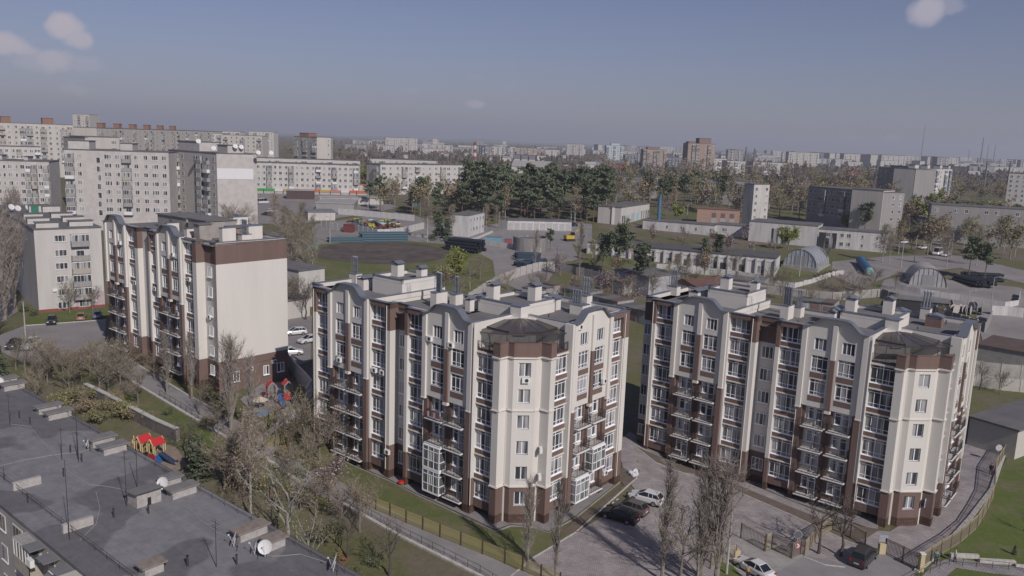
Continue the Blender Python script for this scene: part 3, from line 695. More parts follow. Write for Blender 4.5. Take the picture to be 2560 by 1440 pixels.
        chimney(-20.6, 7.2, 1.1, 2.0, 1.9, 21.45, cap=False); put(flue_mesh(4, 2.4), 'flue', root, (-20.6, 7.2, 23.4), -.3)
        chimney(-20.0, 9.8, 1.1, 1.4, 1.4, 21.45, cap=False); put(flue_mesh(2, 2.2), 'flue', root, (-20.0, 9.8, 22.9))
        chimney(-14.3, 6.2, .8, .8, 1.4); chimney(-14.6, 9.0, 1.1, 2.5, 1.35)
        chimney(-12.9, 8.9, 1.2, 1.2, 1.8, 23.25); chimney(-9.3, 12.6, 1.2, 1.3, 1.8, 23.25)
        chimney(-8.4, 15.1, 2.0, 1.0, 1.3, brick=b1); chimney(-4.3, 15.3, 1.9, 1.5, 1.2, brick=b1, cap=b1)
        if not b1: put(flue_mesh(4, 1.7), 'flue', root, (-4.8, 15.3, 23.2))
        chimney(-6.4, 19.6, 1.2, 1.2, 1.5, cap=False); put(flue_mesh(3, 2.3), 'flue', root, (-6.4, 19.6, 23.5), .2)
        for x, y, z in ((-24.5, 3, 21.45), (-18, 4.5, 21.45), (-5, 10, 22), (-3.5, 18, 22)):
            m = MB(); m.tube((0, 0, 0), (0, 0, .5), .07, .07, 6); m.tube((0, 0, .5), (0, 0, .62), .13, .05, 6); m.build('roof_vent', iron, root, (x, y, z))
        m = MB()
        for x in (-.25, .25): m.path([(x, 0, 0), (x, 0, 1.6), (x, .3, 1.8), (x, .5, 1.3)], .02, 4)
        for i in range(5): m.tube((-.25, 0, .2+.3*i), (.25, 0, .2+.3*i), .012, .012, 4)
        m.build('ladder', flue, root, (-25.25, 6.4, 22.0), pi/2)
        # downpipes
        dpm = cached('downpipe', lambda: MB().tube((0, 0, 1.2), (0, 0, 22.3), .05, .05, 5).mesh('downpipe', creamB))
        for p in ((-7.2, -.62), (-22.0, -.38), (-15.45, -.3), (-36.6, -.38), (.38, 18.6)): put(dpm, 'downpipe', root, (*p, 0))
        # ac units
        if variant == 'B':
            for a, b, z in ((14.4, .35, 19.3), (10.9, .35, 19.2), (31.0, .4, 13.4), (24.5, 0, 13.3), (23.0, 0, 13.3), (21.6, .3, 3.3)): ac(f1, a, b, z)
            for a, b, z in ((8.6, .35, 21.9), (14.2, .4, 14.4), (16.2, 0, 2.0)): ac(f2, a, b, z)
            o = put(ac_mesh()[0], 'air_conditioner', root, fo(.1, 0, 16.6), pi/4); put(ac_mesh()[1], 'fan_grille', o)
            o = put(ac_mesh()[0], 'air_conditioner', root, (-.2, 2.95, 8.6), pi/2+.8); put(ac_mesh()[1], 'fan_grille', o)
            o = put(ac_mesh()[0], 'air_conditioner', root, (-.2, 2.95, 5.4), pi/2+.8); put(ac_mesh()[1], 'fan_grille', o)
        else:
            m = MB(); m.box(-.35, .35, -.03, 0, 0, .9, 0); m.box(-.22, .22, -.05, -.03, .5, .72, 1); m.box(-.25, .25, -.05, -.03, .15, .4, 1); m.box(-.2, .2, -.03, 0, .9, 1.02, 0)
            m.build('house_number_plate', [mat('plate_white', (.6, .6, .66), .5, 0), mat('plate_blue', (.08, .10, .3), .5, 0)], root, (-.25, 3.1, 2.5), pi/2+.06)
    else:       # the western block, only its end sections show
        core(-52, -19.5, 2.2, 12.6, -2.5, 21.9); core(-44.5, -36.3, .55, 2.2, -2.5, 21.9); core(-36.3, -22, .55, 2.2, -2.5, 21.9); core(-52, -44.5, .55, 2.2, -2.5, 21.9)
        for (c0, c1) in ((-22, -18.0), (-41.2, -36.6)):
            for lo, hi, mm in ((-2.5, 1.1, 2), (1.1, 4.4, 1), (4.4, 19.2, 0), (19.2, 22.0, 1)): wall.box(c0, c1, 1.05, 2.4, lo, hi, mm)
        # blank end wall with stub parapet
        for lo, hi, mm in ((-2.5, 4.4, 1), (4.4, 19.2, 0), (19.2, 22.3, 1)): wall.box(-19.6, -17.9, 1.05, 13.1, lo, hi, mm)
        for k in range(1, 6): window(KR(1.2, 1.5), f1, 19.6, -.92, FL[k]+.1)
        window(KR(1.2, 1.5), f1, 19.6, -.92, FL[0]+.1)
        winsec(f1, 22.35, 25.2, False); winsec(f1, 33.4, 36.2, False); winsec(f1, 41.3, 44.1, False)
        gable(f1, 25.4, 0); gable(f1, 44.3, 0)
        pil(f1, 25.18, 25.42, .3); pil(f1, 33.28, 33.42, .05); pil(f1, 21.2, 22.35, .3, top=19.2, bb=-1.1); pil(f1, 36.2, 36.7, .3, top=19.2, bb=-1.1); pil(f1, 40.2, 41.3, .3, top=19.2, bb=-1.1); pil(f1, 44.1, 44.32, .3)
        roof(-52, -18.2, .6, 12.8, 22.0)
        parapet([(-25.3, -.3), (-21.2, -.3), (-21.2, 1.05), (-17.9, 1.05), (-17.9, 13.1), (-36, 13.1)], m=0, z=22.0, hh=.45)
        parapet([(-44.2, -.3), (-40.2, -.3), (-40.2, 1.05), (-36.7, 1.05), (-36.7, -.3), (-33.4, -.3)], m=1)
        grey = mat('grey_render', (.33, .31, .29), .9, .12, 1)
        pinkb = mat('pink_brown_render', (.27, .20, .18), .9, .08, 1)
        for x0, x1, y0, y1, hh, m in ((-32.5, -26.5, 4.5, 9.5, 2.6, grey), (-31, -23.6, 7.5, 12.4, 1.7, pinkb), (-39, -34, 5, 10, 2.4, grey), (-45, -40, 5.5, 11, 2.2, grey), (-26.3, -24.6, 2.2, 4.2, 2.4, grey)):
            b = MB(); b.box(x0, x1, y0, y1, 0, hh); o = b.build('roof_room', m, root, (0, 0, 22.0)); b = MB(); b.box(x0-.2, x1+.2, y0-.2, y1+.2, hh, hh+.12); b.build('roof', roofm, o)
        for x, y, wx, wy, hh in ((-20, 4.2, 1.0, 2.2, 2.3), (-19.6, 6.8, 1.3, 1.6, 1.2), (-21.5, 9.5, 1.2, 2.4, 2.2), (-24, 11.4, 1.3, 1.5, 2.0), (-36, 3.5, 1.0, 2.0, 1.6), (-29, 3, 1.0, 1.6, 1.4), (-27.5, 10.5, 1.2, 2.6, 3.0)): chimney(x, y, wx, wy, hh, 22.0, cap=False)
        for x, y in ((-19.6, 6.8), (-36, 9), (-28.5, 10.8)): put(flue_mesh(4, 2.2), 'flue', root, (x, y, 23.2))
        # ground-floor windows, gas pipe and awning boxes of the end wall
        f3 = lambda a, b, z: (-17.9+b, a, z); RZ[f3] = pi/2
        window(KR(1.5, 1.6), f3, 3.6, .12, .9); window(KO(1.0, 1.5), f3, 9.0, .12, 1.0); window(KO(1.3, 1.5), f3, 11.6, .12, 1.0)
        m = MB(); m.path([(-17.8, 1.1, 3.1), (-17.8, 12.9, 3.5)], .06, 5); m.tube((-17.85, 2.4, 3.1), (-17.85, 2.4, -.8), .05, .05, 5); m.path([(-21.1, -.4, 3.0), (-21.1, -.4, -1)], .06, 5); m.build('gas_pipe', brown2, root)
        for a, b, z in ((27.0, .4, 10.3), (23.8, 0, 16.1), (35.0, 0, 13), (46.4, .35, 19.2), (28.0, .35, 19.4), (42, 0, 13)): ac(f1, a, b, z)
        ac(f3, 6.2, 0, 2.2); ac(f3, 10.4, 0, 2.6); ac(f1, 19.9, -1.0, 10.8)
    wall.build('wall', [cream, brown, plinth, creamB], root)
    return root
blockB = complex_block('apartment_block', 'cream and brown seven-storey corner block in the centre with glass-roofed terrace over its chamfered corner', (1.97, 84.28), 39.6, 0, 'B', 'new cream and brown apartment blocks')
blockC = complex_block('apartment_block', 'cream and brown seven-storey corner block at the right beside the gated drive and grass slope', (48.3, 89.2), 39.6, -1.0, 'C', 'new cream and brown apartment blocks')
blockA = complex_block('apartment_block', 'cream and brown block at left with a blank cream end wall above a playground', (-30.7, 106.0), 41.0, 4.0, 'A', 'new cream and brown apartment blocks')
# ---------------------------------------------------------------- older housing blocks, near and far
panel_g = brickmat('pale_panel_wall', (.47, .45, .44), (.44, .42, .41), (.37, .355, .345), 3.0, .9, .93, .012, noise=.14, off=0)
panel_w = mat('white_brick_wall', (.49, .475, .46), .9, .07, .6, streak=True)
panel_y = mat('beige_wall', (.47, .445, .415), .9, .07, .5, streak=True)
panel_d = mat('grey_or_shaded_wall', (.28, .27, .27), .9, .08, .5, streak=True)  # plain grey, also used to colour shade onto faces turned from the sun
brickr = mat('red_brick', (.27, .15, .11), .9, .12, 3)
feltm = mat('old_roof_felt', (.15, .145, .15), .92, .15, .22, col2=(.105, .102, .108), bump=.15)
winfr = mat('window_white', (.62, .62, .62), .5, 0)
BCOL = [mat('balcony_white', (.62, .62, .64), .6, 0), mat('balcony_grey', (.30, .30, .31), .8, .1, 2), mat('balcony_beige', (.40, .36, .31), .8, .1, 2), mat('balcony_blue', (.16, .23, .33), .7, 0), mat('balcony_brown', (.20, .12, .09), .7, .1, 2), mat('balcony_concrete', (.34, .33, .32), .9, .15, 2)]
def mwin(w, hh, n=2):
    def mk():
        mb = MB(); f = .09
        mb.box(-w/2, w/2, -.04, .02, 0, hh, 0)
        for i in range(n):
            x0 = -w/2+f+(w-f)*i/n; x1 = -w/2+(w-f)*(i+1)/n
            mb.quad((x0, -.05, f), (x1, -.05, f), (x1, -.05, hh-f), (x0, -.05, hh-f), 1)
        mb.box(-w/2-.05, w/2+.05, -.12, -.03, -.07, 0, 0)
        return mb.mesh('window', [winfr, glass])
    return cached(('mw', w, hh, n), mk)
def mbalc(kind, w=2.9, open_=False):
    def mk():
        mb = MB(); d = 1.0
        mb.box(-w/2, w/2, -d, 0, -.15, 0, 1); mb.box(-w/2, w/2, -d, -d+.07, 0, 1.05, 0); mb.box(-w/2, -w/2+.07, -d, 0, 0, 1.05, 0); mb.box(w/2-.07, w/2, -d, 0, 0, 1.05, 0)
        if not open_:
            mb.box(-w/2, w/2, -d, -d+.07, 2.35, 2.5, 3); mb.box(-w/2, w/2, -d+.02, 0, 2.48, 2.55, 1)
            n = 5
            for i in range(n+1):
                x = -w/2+(w-.07)*i/n; mb.box(x, x+.07, -d, -d+.07, 1.05, 2.35, 3)
            mb.quad((-w/2, -d+.04, 1.05), (w/2, -d+.04, 1.05), (w/2, -d+.04, 2.35), (-w/2, -d+.04, 2.35), 2)
            for x in (-w/2+.03, w/2-.03): mb.quad((x, -d, 1.05), (x, 0, 1.05), (x, 0, 2.35), (x, -d, 2.35), 2)
        else:
            mb.box(-.9, .9, -.03, .02, 0, 2.1, 3); mb.quad((-.8, -.04, .1), (.8, -.04, .1), (.8, -.04, 2.0), (-.8, -.04, 2.0), 2)
        return mb.mesh('balcony', [BCOL[kind], BCOL[5], glass, winfr])
    return cached(('mb', kind, w, open_), mk)
def dish_mesh(r=.45):
    def mk():
        mb = MB(); n = 14; rings = [(0, .0), (.5*r, .05*r), (.8*r, .13*r), (r, .22*r)]
        for (r0, y0), (r1, y1) in zip(rings, rings[1:]):
            for k in range(n):
                a, b = 2*pi*k/n, 2*pi*(k+1)/n
                mb.quad((r0*cos(a), -y0, r0*sin(a)), (r0*cos(b), -y0, r0*sin(b)), (r1*cos(b), -y1, r1*sin(b)), (r1*cos(a), -y1, r1*sin(a)))
        mb.tube((0, 0, -r), (0, -.55*r-.2, .1), .015, .015, 4); mb.box(-.04, .04, -.55*r-.3, -.55*r-.2, .05, .15)
        mb.tube((0, .02, 0), (0, .12, -r*1.3), .03, .03, 5)
        return mb.mesh('satellite_dish', mat('dish_white', (.62, .62, .62), .5, .05, 3))
    return cached(('dish', r), mk)
def block(label, A, B, depth, cols, floors, wallm, zb=None, side_cols='', sp=2.8, top=1.1, roof_boxes=(), cat='apartment block', name='apartment_block', group='older housing blocks behind', left_cols='', balc=(0, 1, 1, 2, 5, 5), fh=None, roofm_=None, wsize=(1.5, 1.5), rooms_m=None, seed=1, parts=True, eave=.15):
    """A, B: 3D roof corners of the front, left and right; cols: one character per bay"""
    rnd = random.Random(seed)
    A, B = Vector(A), Vector(B); zt = (A.z+B.z)/2; d = Vector((B.x-A.x, B.y-A.y, 0)); L = d.length; ang = math.atan2(d.y, d.x)
    z0 = (min(h(A.x, A.y), h(B.x, B.y))-1.0) if zb is None else zb
    root = thing(name, label, cat, (A.x, A.y, z0), ang, group); H = zt-z0
    mb = MB(); mb.box(0, L, 0, depth, 0, H); mb.build('wall', wallm, root)
    m = MB(); m.box(-eave, L+eave, -eave, depth+eave, H+.002, H+.22, 0); m.build('roof', roofm_ or feltm, root)
    def face(cols_, length, place_):
        if not cols_: return
        bw = length/len(cols_)
        for k in range(floors):
            z = H-top-1.5-sp*k
            if z < .6: break
            for i, c in enumerate(cols_):
                x = bw*(i+.5)
                if c == 'w': place_(mwin(1.35, 1.45), x, z, 'window')
                elif c == 'W': place_(mwin(min(2.1, bw*.8), 1.45, 3), x, z, 'window')
                elif c == 'n': place_(mwin(.8, 1.3, 1), x, z, 'window')
                elif c == 's': place_(mwin(1.2, 1.9, 1), x, z-1.4, 'window')
                elif c == 'b': place_(mbalc(rnd.choice(balc), round(min(3.0, bw*.95), 1), rnd.random() < .22), x, z-.9, 'balcony')
    face(cols, L, lambda me, x, z, n: put(me, n, root, (x, 0, z)))
    face(side_cols, depth, lambda me, x, z, n: put(me, n, root, (L, x, z), pi/2))
    face(left_cols, depth, lambda me, x, z, n: put(me, n, root, (0, depth-x, z), -pi/2))
    for (x0, x1, y0, y1, hh) in roof_boxes:
        m = MB(); m.box(x0*L, x1*L, y0*depth, y1*depth, 0, hh); o = m.build('roof_room', rooms_m or wallm, root, (0, 0, H+.2)); m = MB(); m.box(x0*L-.2, x1*L+.2, y0*depth-.2, y1*depth+.2, hh, hh+.15); m.build('roof', feltm, o)
    root['H'] = 0.0; del root['H']
    return root, L, H
def dish(root_or_none, p, r=.5, rz=None, tilt=-.45, label=None, group=None):
    if root_or_none is not None:
        o = put(dish_mesh(r), 'satellite_dish', root_or_none, p); o.rotation_euler = (tilt, 0, rz or 0); return o
# --- left: six-storey block whose end wall faces us
blkH, LH, HH = block('six-storey pale brick block at left, its end wall facing the car park', D(84, 573, 168), D(252, 571, 176), 60, '.' , 0, panel_w, zb=1.5, roof_boxes=[(.05, .38, .02, .05, 1.1), (.56, .92, .04, .07, 1.1), (.03, .36, .16, .19, 1.3), (.6, .93, .2, .23, 1.1), (.1, .4, .34, .37, 1.2), (.55, .9, .36, .39, 1.1), (.3, .5, .5, .53, 2.2), (.6, .9, .6, .64, 1.5)], left_cols='bwbwbwbwbwbwbwb', name='brick_apartment_block', top=1.2)
for k in range(6):
    z = HH-1.2-1.45-2.8*k-(.3 if k else 0)
    put(mwin(2.3, 1.4, 3), 'window', blkH, (LH*.375, 0, z))
    if k < 5: put(mbalc((1, 5, 2, 1, 5)[k], 3.5, k == 1), 'balcony', blkH, (LH*.66, 0, z-1.0))
    else: put(mwin(1.9, 1.4, 3), 'window', blkH, (LH*.68, 0, z))
m = MB(); m.box(-.03, LH+.03, -.04, 0, 0, 2.6); m.build('red_base_strip', mat('dull_red_paint', (.25, .07, .06), .85, .1, 1), blkH)
m = MB(); m.box(LH*.55, LH+.03, -.035, 0, 2.6, 5.6); m.build('painted_patch', mat('pale_pink_paint', (.42, .34, .36), .9, .06, 1), blkH)
for k, (a, z) in enumerate([(.25, 6.3), (.82, 6.0), (.84, 3.4)]): put(ac_mesh()[0], 'air_conditioner', blkH, (LH*a, 0, z))
for x, y in ((2, 34), (4.5, 36), (1.2, 38), (6, 33)): dish(blkH, (x, y, HH+1.5), .75, .4)
m = MB(); m.box(0, 1.6, -.03, .03, 0, 2.0); m.build('door', mat('green_door', (.03, .16, .11), .6, 0), blkH, (LH*.33, 29.9, HH+.3))
# --- nine-storey blocks further left
block('long nine-storey panel block left of the stairwell glazing, behind poplars', D(160, 375.5, 262), D(421, 380, 268), 14, 'bw.sWwbwwWw', 7, panel_g, left_cols='...n', roof_boxes=[(-.0, .2, .3, .8, 2.6), (.5, .62, .3, .8, 2.2)], name='panel_apartment_block', seed=3, zb=6)[0]
b2, L2, H2 = block('grey shaded wing of the nine-storey block beside the windowless end wall', D(421, 376, 285), D(541, 382.5, 262), 14, 'wbw.wbbw', 7, panel_g, roof_boxes=[(.05, .5, .2, .7, 3.0), (.78, .98, .3, .7, 2.4)], name='panel_apartment_block', seed=4, zb=6)
b3, L3, H3 = block('windowless nine-storey end wall crossed by one white insulated band', D(541, 383, 262), D(632, 387, 267), 13, '.', 0, panel_g, name='panel_apartment_block', seed=5, zb=6)
m = MB(); m.box(0, L3, -.08, 0, H3-8.0, H3-4.6); m.build('insulated_band', mat('white_insulation', (.62, .62, .64), .8, .02, 1), b3)
for x, y, z in ((-.5, 3, 1.6), (6, 2, 2.4), (8, 3, 2.2), (13, 1, .6), (17, 1, .6), (-5, 3, 3.6)): dish(b3, (x, y, H3+z), .8, .2)
block('nine-storey panel block at the far left edge behind bare poplars', D(-60, 400, 278), D(122, 405, 284), 14, 'bwbwnwnwbbwb', 6, panel_g, roof_boxes=[(.2, .3, .3, .7, 1.5), (.6, .66, .3, .7, 1.2)], name='panel_apartment_block', seed=6, zb=8)
block('low housing block with dark roof in front of the long skyline block', D(-40, 363, 380), D(101, 370, 392), 12, 'wwbwwbwwb', 3, panel_w, name='panel_apartment_block', seed=7)
block('long nine-storey block on the left skyline with two brick lift rooms', D(-60, 301, 430), D(182, 316, 455), 14, 'wwbbwwbbwbwwbb', 7, panel_y, roof_boxes=[(.25, .35, .2, .7, 3.0), (.68, .8, .2, .7, 3.0)], rooms_m=brickr, name='panel_apartment_block', seed=8, zb=12)
block('pale tower on the left skyline standing above the long block', D(181, 283.5, 905), D(222.5, 288, 905), 22, 'wbwb', 9, panel_y, left_cols='.b', name='tower_block', seed=9, zb=12)
block('grey shaded block with dishes behind the roof of the panel block', D(158, 340, 318), D(212, 347, 310), 13, 'wbwb', 3, panel_d, name='panel_apartment_block', seed=10, zb=8)  # side in shade given a darker wall colour than its pale end
block('pale block end with a glazed corner seen above the panel block', D(212, 341, 310), D(297, 345, 320), 13, '..W', 3, panel_y, name='panel_apartment_block', seed=11, zb=8)
block('long skyline block with six small brick lift rooms and dishes', D(241, 318, 470), D(556, 331, 660), 14, 'bwbbwbwbbwbwbbwbwbbwbwbb', 6, panel_y, roof_boxes=[(.05+.1*i, .068+.1*i, .1, .35, 2.6) for i in range(6)], rooms_m=brickr, name='panel_apartment_block', seed=12, zb=12)
block('nine-storey block with white balcony stack, right of the long skyline block', D(462, 331, 640), D(556, 334, 640), 14, 'wbwbwb', 5, panel_w, name='panel_apartment_block', seed=13, zb=12)
block('ten-storey block with red roof rim between skyline blocks', D(556, 328, 760), D(600, 330, 760), 14, 'wbwb', 5, panel_w, roofm_=brickr, name='panel_apartment_block', seed=14, zb=12)
block('wide pale block below the red-roofed towers on the skyline', D(557, 337, 600), D(655, 340, 600), 14, 'bwwbwwb', 5, panel_y, name='panel_apartment_block', seed=15, zb=12)
block('tower with reddish top storeys on the skyline', D(622, 327, 820), D(684, 332, 820), 16, 'wbwwbw', 7, panel_w, roofm_=brickr, name='tower_block', seed=16, zb=12)
block('shaded five-bay block with tall white strips left of a lit gable', D(735, 341, 520), D(792, 344, 510), 14, 'bwbwb', 4, panel_d, roof_boxes=[(.1, .5, .2, .7, 2.2)], rooms_m=brickr, name='panel_apartment_block', seed=17, zb=12)  # darker wall than the lit gable beside it, shade put into the colour
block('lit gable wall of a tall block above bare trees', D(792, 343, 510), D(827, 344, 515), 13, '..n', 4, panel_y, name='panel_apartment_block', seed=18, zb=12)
# --- long five-storey block with shops
k3, LK, HK = block('long five-storey block with shops along its ground floor', D(625, 408, 392), D(897, 412, 400), 13, 'bwwbwwwbwwwwbwwbwwwb', 4, panel_w, side_cols='.w.w', name='shop_apartment_block', seed=20, zb=12, wsize=(1.4, 1.4))
shc = [('green', (.05, .28, .06)), ('white', (.55, .55, .55)), ('ochre', (.40, .28, .08)), ('yellow', (.55, .45, .08)), ('pink', (.42, .18, .16)), ('orange', (.5, .12, .04))]
xx = .5
for i, (w, c) in enumerate([(6, 0), (5, 0), (4, 1), (5, 2), (5, 3), (4, 4), (3, 5), (5, 2), (5, 4), (4, 1), (3.5, 5), (5, 5)]):
    if xx+w > LK+6: break
    m = MB(); m.box(0, w-.4, -2.2, 0, 0, 2.8, 1); m.box(-.1, w-.3, -2.4, .05, 2.8, 3.8, 0); m.build('shopfront', [mat('shop_'+shc[c][0], shc[c][1], .6, 0), mat('shop_wall', (.42, .40, .39), .8, .1, 1)], k3, (xx, 0, .2)); xx += w
k4 = block('second five-storey block behind the pines, shaded left end with balconies', D(951, 409, 405), D(1231, 416, 452), 13, 'WwwbWbwwwbWwbwwbwW', 4, panel_w, left_cols='.b', name='apartment_block', seed=21, zb=12)[0]
block('low roofs and white balconies peeping behind the shop block', D(640, 395, 470), D(900, 402, 480), 12, '.wb.wb.wb.wb', 1, panel_w, seed=22, zb=12)
block('low block with dark roof behind the second five-storey block', D(930, 396, 480), D(1090, 403, 480), 12, 'wb.wb.wbw', 1, panel_w, seed=23, zb=12)
# --- right half
block('shaded five-storey block behind the pine wood', D(1502, 438, 470), D(1632, 443, 455), 12, 'wbwwbwwb', 3, panel_d, seed=24, zb=12)  # its shade is carried by the dark wall colour
block('dark five-storey block among bare poplars', D(1768, 448, 430), D(1890, 455, 420), 12, 'bwbwwbwb', 3, panel_d, seed=25, zb=12)  # dark wall colour stands in for shade on this block
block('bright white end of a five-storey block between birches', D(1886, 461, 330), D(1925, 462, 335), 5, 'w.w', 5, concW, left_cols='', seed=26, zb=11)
block('long shaded five-storey block with lit end wall at right', D(2022, 469, 352), D(2209, 478, 318), 12, 'wwwbwwwbwwwbwww', 4, panel_d, side_cols='.ww', seed=27, zb=9)  # shaded front painted darker than its lit end wall
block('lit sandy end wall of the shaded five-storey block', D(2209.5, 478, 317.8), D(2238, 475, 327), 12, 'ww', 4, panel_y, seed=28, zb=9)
kr = block('nine-storey block with shaded left face in the right background', D(2197, 419, 490), D(2290, 423, 462), 14, 'www.www', 7, panel_d, roof_boxes=[(.1, .6, .4, .8, 1.2)], seed=29, zb=12)[0]  # shaded face coloured darker than the sunlit front of the same block
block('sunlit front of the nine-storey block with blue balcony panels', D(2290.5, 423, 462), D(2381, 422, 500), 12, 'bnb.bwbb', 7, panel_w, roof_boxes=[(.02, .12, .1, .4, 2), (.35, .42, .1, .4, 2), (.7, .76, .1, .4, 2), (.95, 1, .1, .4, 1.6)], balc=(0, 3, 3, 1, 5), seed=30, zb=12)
block('pale nine-storey block cut by the right edge of the photo', D(2523, 433, 500), D(2620, 437, 490), 14, 'wwwwww', 7, panel_w, seed=31, zb=12)
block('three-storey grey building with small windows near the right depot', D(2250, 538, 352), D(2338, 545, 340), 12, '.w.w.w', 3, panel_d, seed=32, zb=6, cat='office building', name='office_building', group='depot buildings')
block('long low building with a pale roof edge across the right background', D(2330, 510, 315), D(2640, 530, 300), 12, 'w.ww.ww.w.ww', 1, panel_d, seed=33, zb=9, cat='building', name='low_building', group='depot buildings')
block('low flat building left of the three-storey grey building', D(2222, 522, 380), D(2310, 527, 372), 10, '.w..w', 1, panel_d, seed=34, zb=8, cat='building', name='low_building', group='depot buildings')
# --- distant towers
def tower(label, x0, x1, y, Y, nm='tower_block', wall=panel_w, cols='wbwbw', fl=9, dp=20, crown=(), side='', grp='distant towers', bal=(0, 1, 2, 5), rm=None):
    yr = y+.036*(x1-x0)
    return block(label, D(x0, y, Y), D(x1, yr, Y), dp, cols, fl, wall, roof_boxes=crown, name=nm, cat='tower block', group=grp, seed=int(x0), zb=12, side_cols=side, balc=bal, rooms_m=rm, sp=3.0)
tower('blue and white twelve-storey tower near the middle of the horizon', 1516, 1559, 363, 1150, cols='bwbwb', fl=9, wall=mat('pale_blue_wall', (.42, .48, .53), .8, .05, 1), crown=[(.3, .8, .2, .8, 3)])
ochre = mat('ochre_panel', (.33, .255, .21), .9, .08, 1); rust = mat('rust_brick', (.25, .17, .145), .9, .08, 1)
tower('brown unfinished-looking tower left of the tallest tower', 1608, 1668, 373, 980, wall=ochre, cols='bbwbbwb', fl=9, bal=(4, 2, 5), crown=[(.2, .7, .2, .8, 2.5)], rm=rust)
tower('tallest brown tower with a stepped brick crown', 1721, 1789, 358, 800, wall=ochre, cols='wbb.wbw', fl=13, bal=(4, 2, 2), crown=[(.42, .85, .1, .8, 5.0), (.05, .3, .2, .8, 1.5)], rm=rust, dp=24)
tower('white nine-storey block with a bright end, right of the tallest tower', 1818, 1864, 402, 780, cols='bwbwb', fl=6)
tower('white block with pastel balconies behind the bright end', 1784, 1817, 396, 860, cols='wbw', fl=5, wall=panel_w)
tower('long pale nine-storey block right of the white block', 1884, 1970, 405, 800, cols='wbwbbwbwbb', fl=6)
tower('bluish dark slab left of the brown tower', 1562, 1609, 387, 1150, cols='bbbbbb', fl=5, wall=mat('blue_grey_wall', (.17, .19, .23), .8, .1, 1), bal=(3, 1, 1))
tower('bluish dark slab right of the brown tower', 1664, 1720, 393, 1050, cols='bbbbbbb', fl=5, wall=mat('blue_grey_wall2', (.17, .19, .23), .8, .1, 1), bal=(3, 1, 1))
for i, (x0, x1, y, Y, w, lb) in enumerate([(999, 1020, 357, 1500, panel_y, 'leftmost of three pale slabs on the horizon'), (1021, 1054, 358.5, 1600, panel_d, 'lower connecting slab between the first two horizon slabs'), (1055, 1076, 359, 1480, panel_w, 'middle of three pale slabs on the horizon'), (1077, 1110, 361, 1600, panel_y, 'lower connecting slab between the last two horizon slabs'), (1111, 1131, 363, 1450, panel_w, 'rightmost of three pale slabs on the horizon'),
     (1192, 1212, 363.5, 1300, mat('dark_glass_wall', (.05, .06, .10), .3, 0), 'dark glass tower behind the striped chimney'), (1213, 1229, 366, 1300, panel_d, 'grey slab right of the dark glass tower'), (1230, 1262, 366, 1320, panel_w, 'pale slab with white strip right of the grey slab'), (1263, 1273, 368, 1350, mat('dark_glass_wall2', (.08, .08, .11), .4, 0), 'narrow dark tower between two pale slabs'), (1274, 1289, 367, 1250, panel_y, 'narrow sandy slab left of the pinkish block'), (1290, 1316, 369, 1350, mat('pinkish_wall', (.36, .28, .25), .9, .1, 1), 'pinkish block, left half, on the horizon'), (1318, 1354, 370, 1350, mat('pinkish_wall2', (.38, .29, .26), .9, .1, 1), 'pinkish block, right half, on the horizon'), (1362, 1399, 374, 1500, concW, 'short white block right of the pinkish blocks'), (1178, 1190, 364, 1300, panel_y, 'narrow sandy tower left of the striped chimney')]):
    tower(lb, x0, x1, y, Y, wall=w, cols='bwb' if x1-x0 < 25 else 'bwbwb', fl=6, dp=18)
# striped chimney and other tall slim things
def mast(label, px, pyt, pyb, Y, r0, r1, name, cat, mats, stripes=1, lean=0):
    a = D(px, pyb, Y); b = D(px, pyt, Y); z0 = h(a.x, Y)-1 if Y < 15000 else 0; n = stripes; root = thing(name, label, cat, (a.x, Y, z0)); H_ = b.z-z0
    for i in range(n):
        m = MB(); m.tube((0, 0, H_*i/n), (0, 0, H_*(i+1)/n), r0+(r1-r0)*i/n, r0+(r1-r0)*(i+1)/n, 10); m.build('shaft', mats[i % len(mats)], root)
    return root
mast('red and white striped boiler chimney among the horizon slabs', 1186.5, 355, 400, 900, 2.2, 1.5, 'striped_chimney', 'chimney', [mat('chim_red', (.20, .07, .06), .8, 0), mat('chim_white', (.5, .48, .47), .8, 0)], 7)
greyc = mat('grey_stack', (.13, .13, .15), .8, 0)
mast('left slim factory chimney right of the tallest tower', 1864, 367, 395, 1700, 2.6, 1.6, 'factory_chimney', 'chimney', [greyc])
mast('middle slim factory chimney on the horizon', 1885, 371, 398, 1700, 2.4, 1.5, 'factory_chimney', 'chimney', [greyc])
mast('shortest slim factory chimney beside the middle one', 1888.5, 376, 398, 1750, 2.0, 1.3, 'factory_chimney', 'chimney', [greyc])
mast('tallest thin lattice mast on the right horizon', 2303, 312, 392, 3200, 1.6, .8, 'radio_mast', 'mast', [greyc])
mast('thick radio mast near the right edge of the horizon', 2452, 343, 398, 2800, 2.6, 1.2, 'radio_mast', 'mast', [greyc])
mast('thin radio mast just right of the thick one', 2467, 362, 398, 3000, 1.4, .8, 'radio_mast', 'mast', [greyc])
mast('rightmost thin radio mast on the horizon', 2484, 362, 400, 3000, 1.8, .9, 'radio_mast', 'mast', [greyc])
mast('short mast left of the thick radio mast', 2421, 374, 396, 3000, 1.4, .8, 'radio_mast', 'mast', [greyc])
for lb, px in (('left stadium floodlight tower with wide lamp rack', 2463), ('right stadium floodlight tower with wide lamp rack', 2521)):
    r_ = mast(lb, px, 402, 445, 700, .9, .6, 'floodlight_tower', 'floodlight', [greyc]); b = D(px, 402, 700); m = MB()
    for k in range(4): m.box(-3.4, 3.4, -.2, .2, k*1.6, k*1.6+.5)
    for k in range(6): m.box(-3.4+k*1.3, -3.2+k*1.3, -.1, .1, 0, 5.3)
    stuff(m.build('lamp_rack', greyc, r_, (0, 0, b.z-r_.location.z-4)))
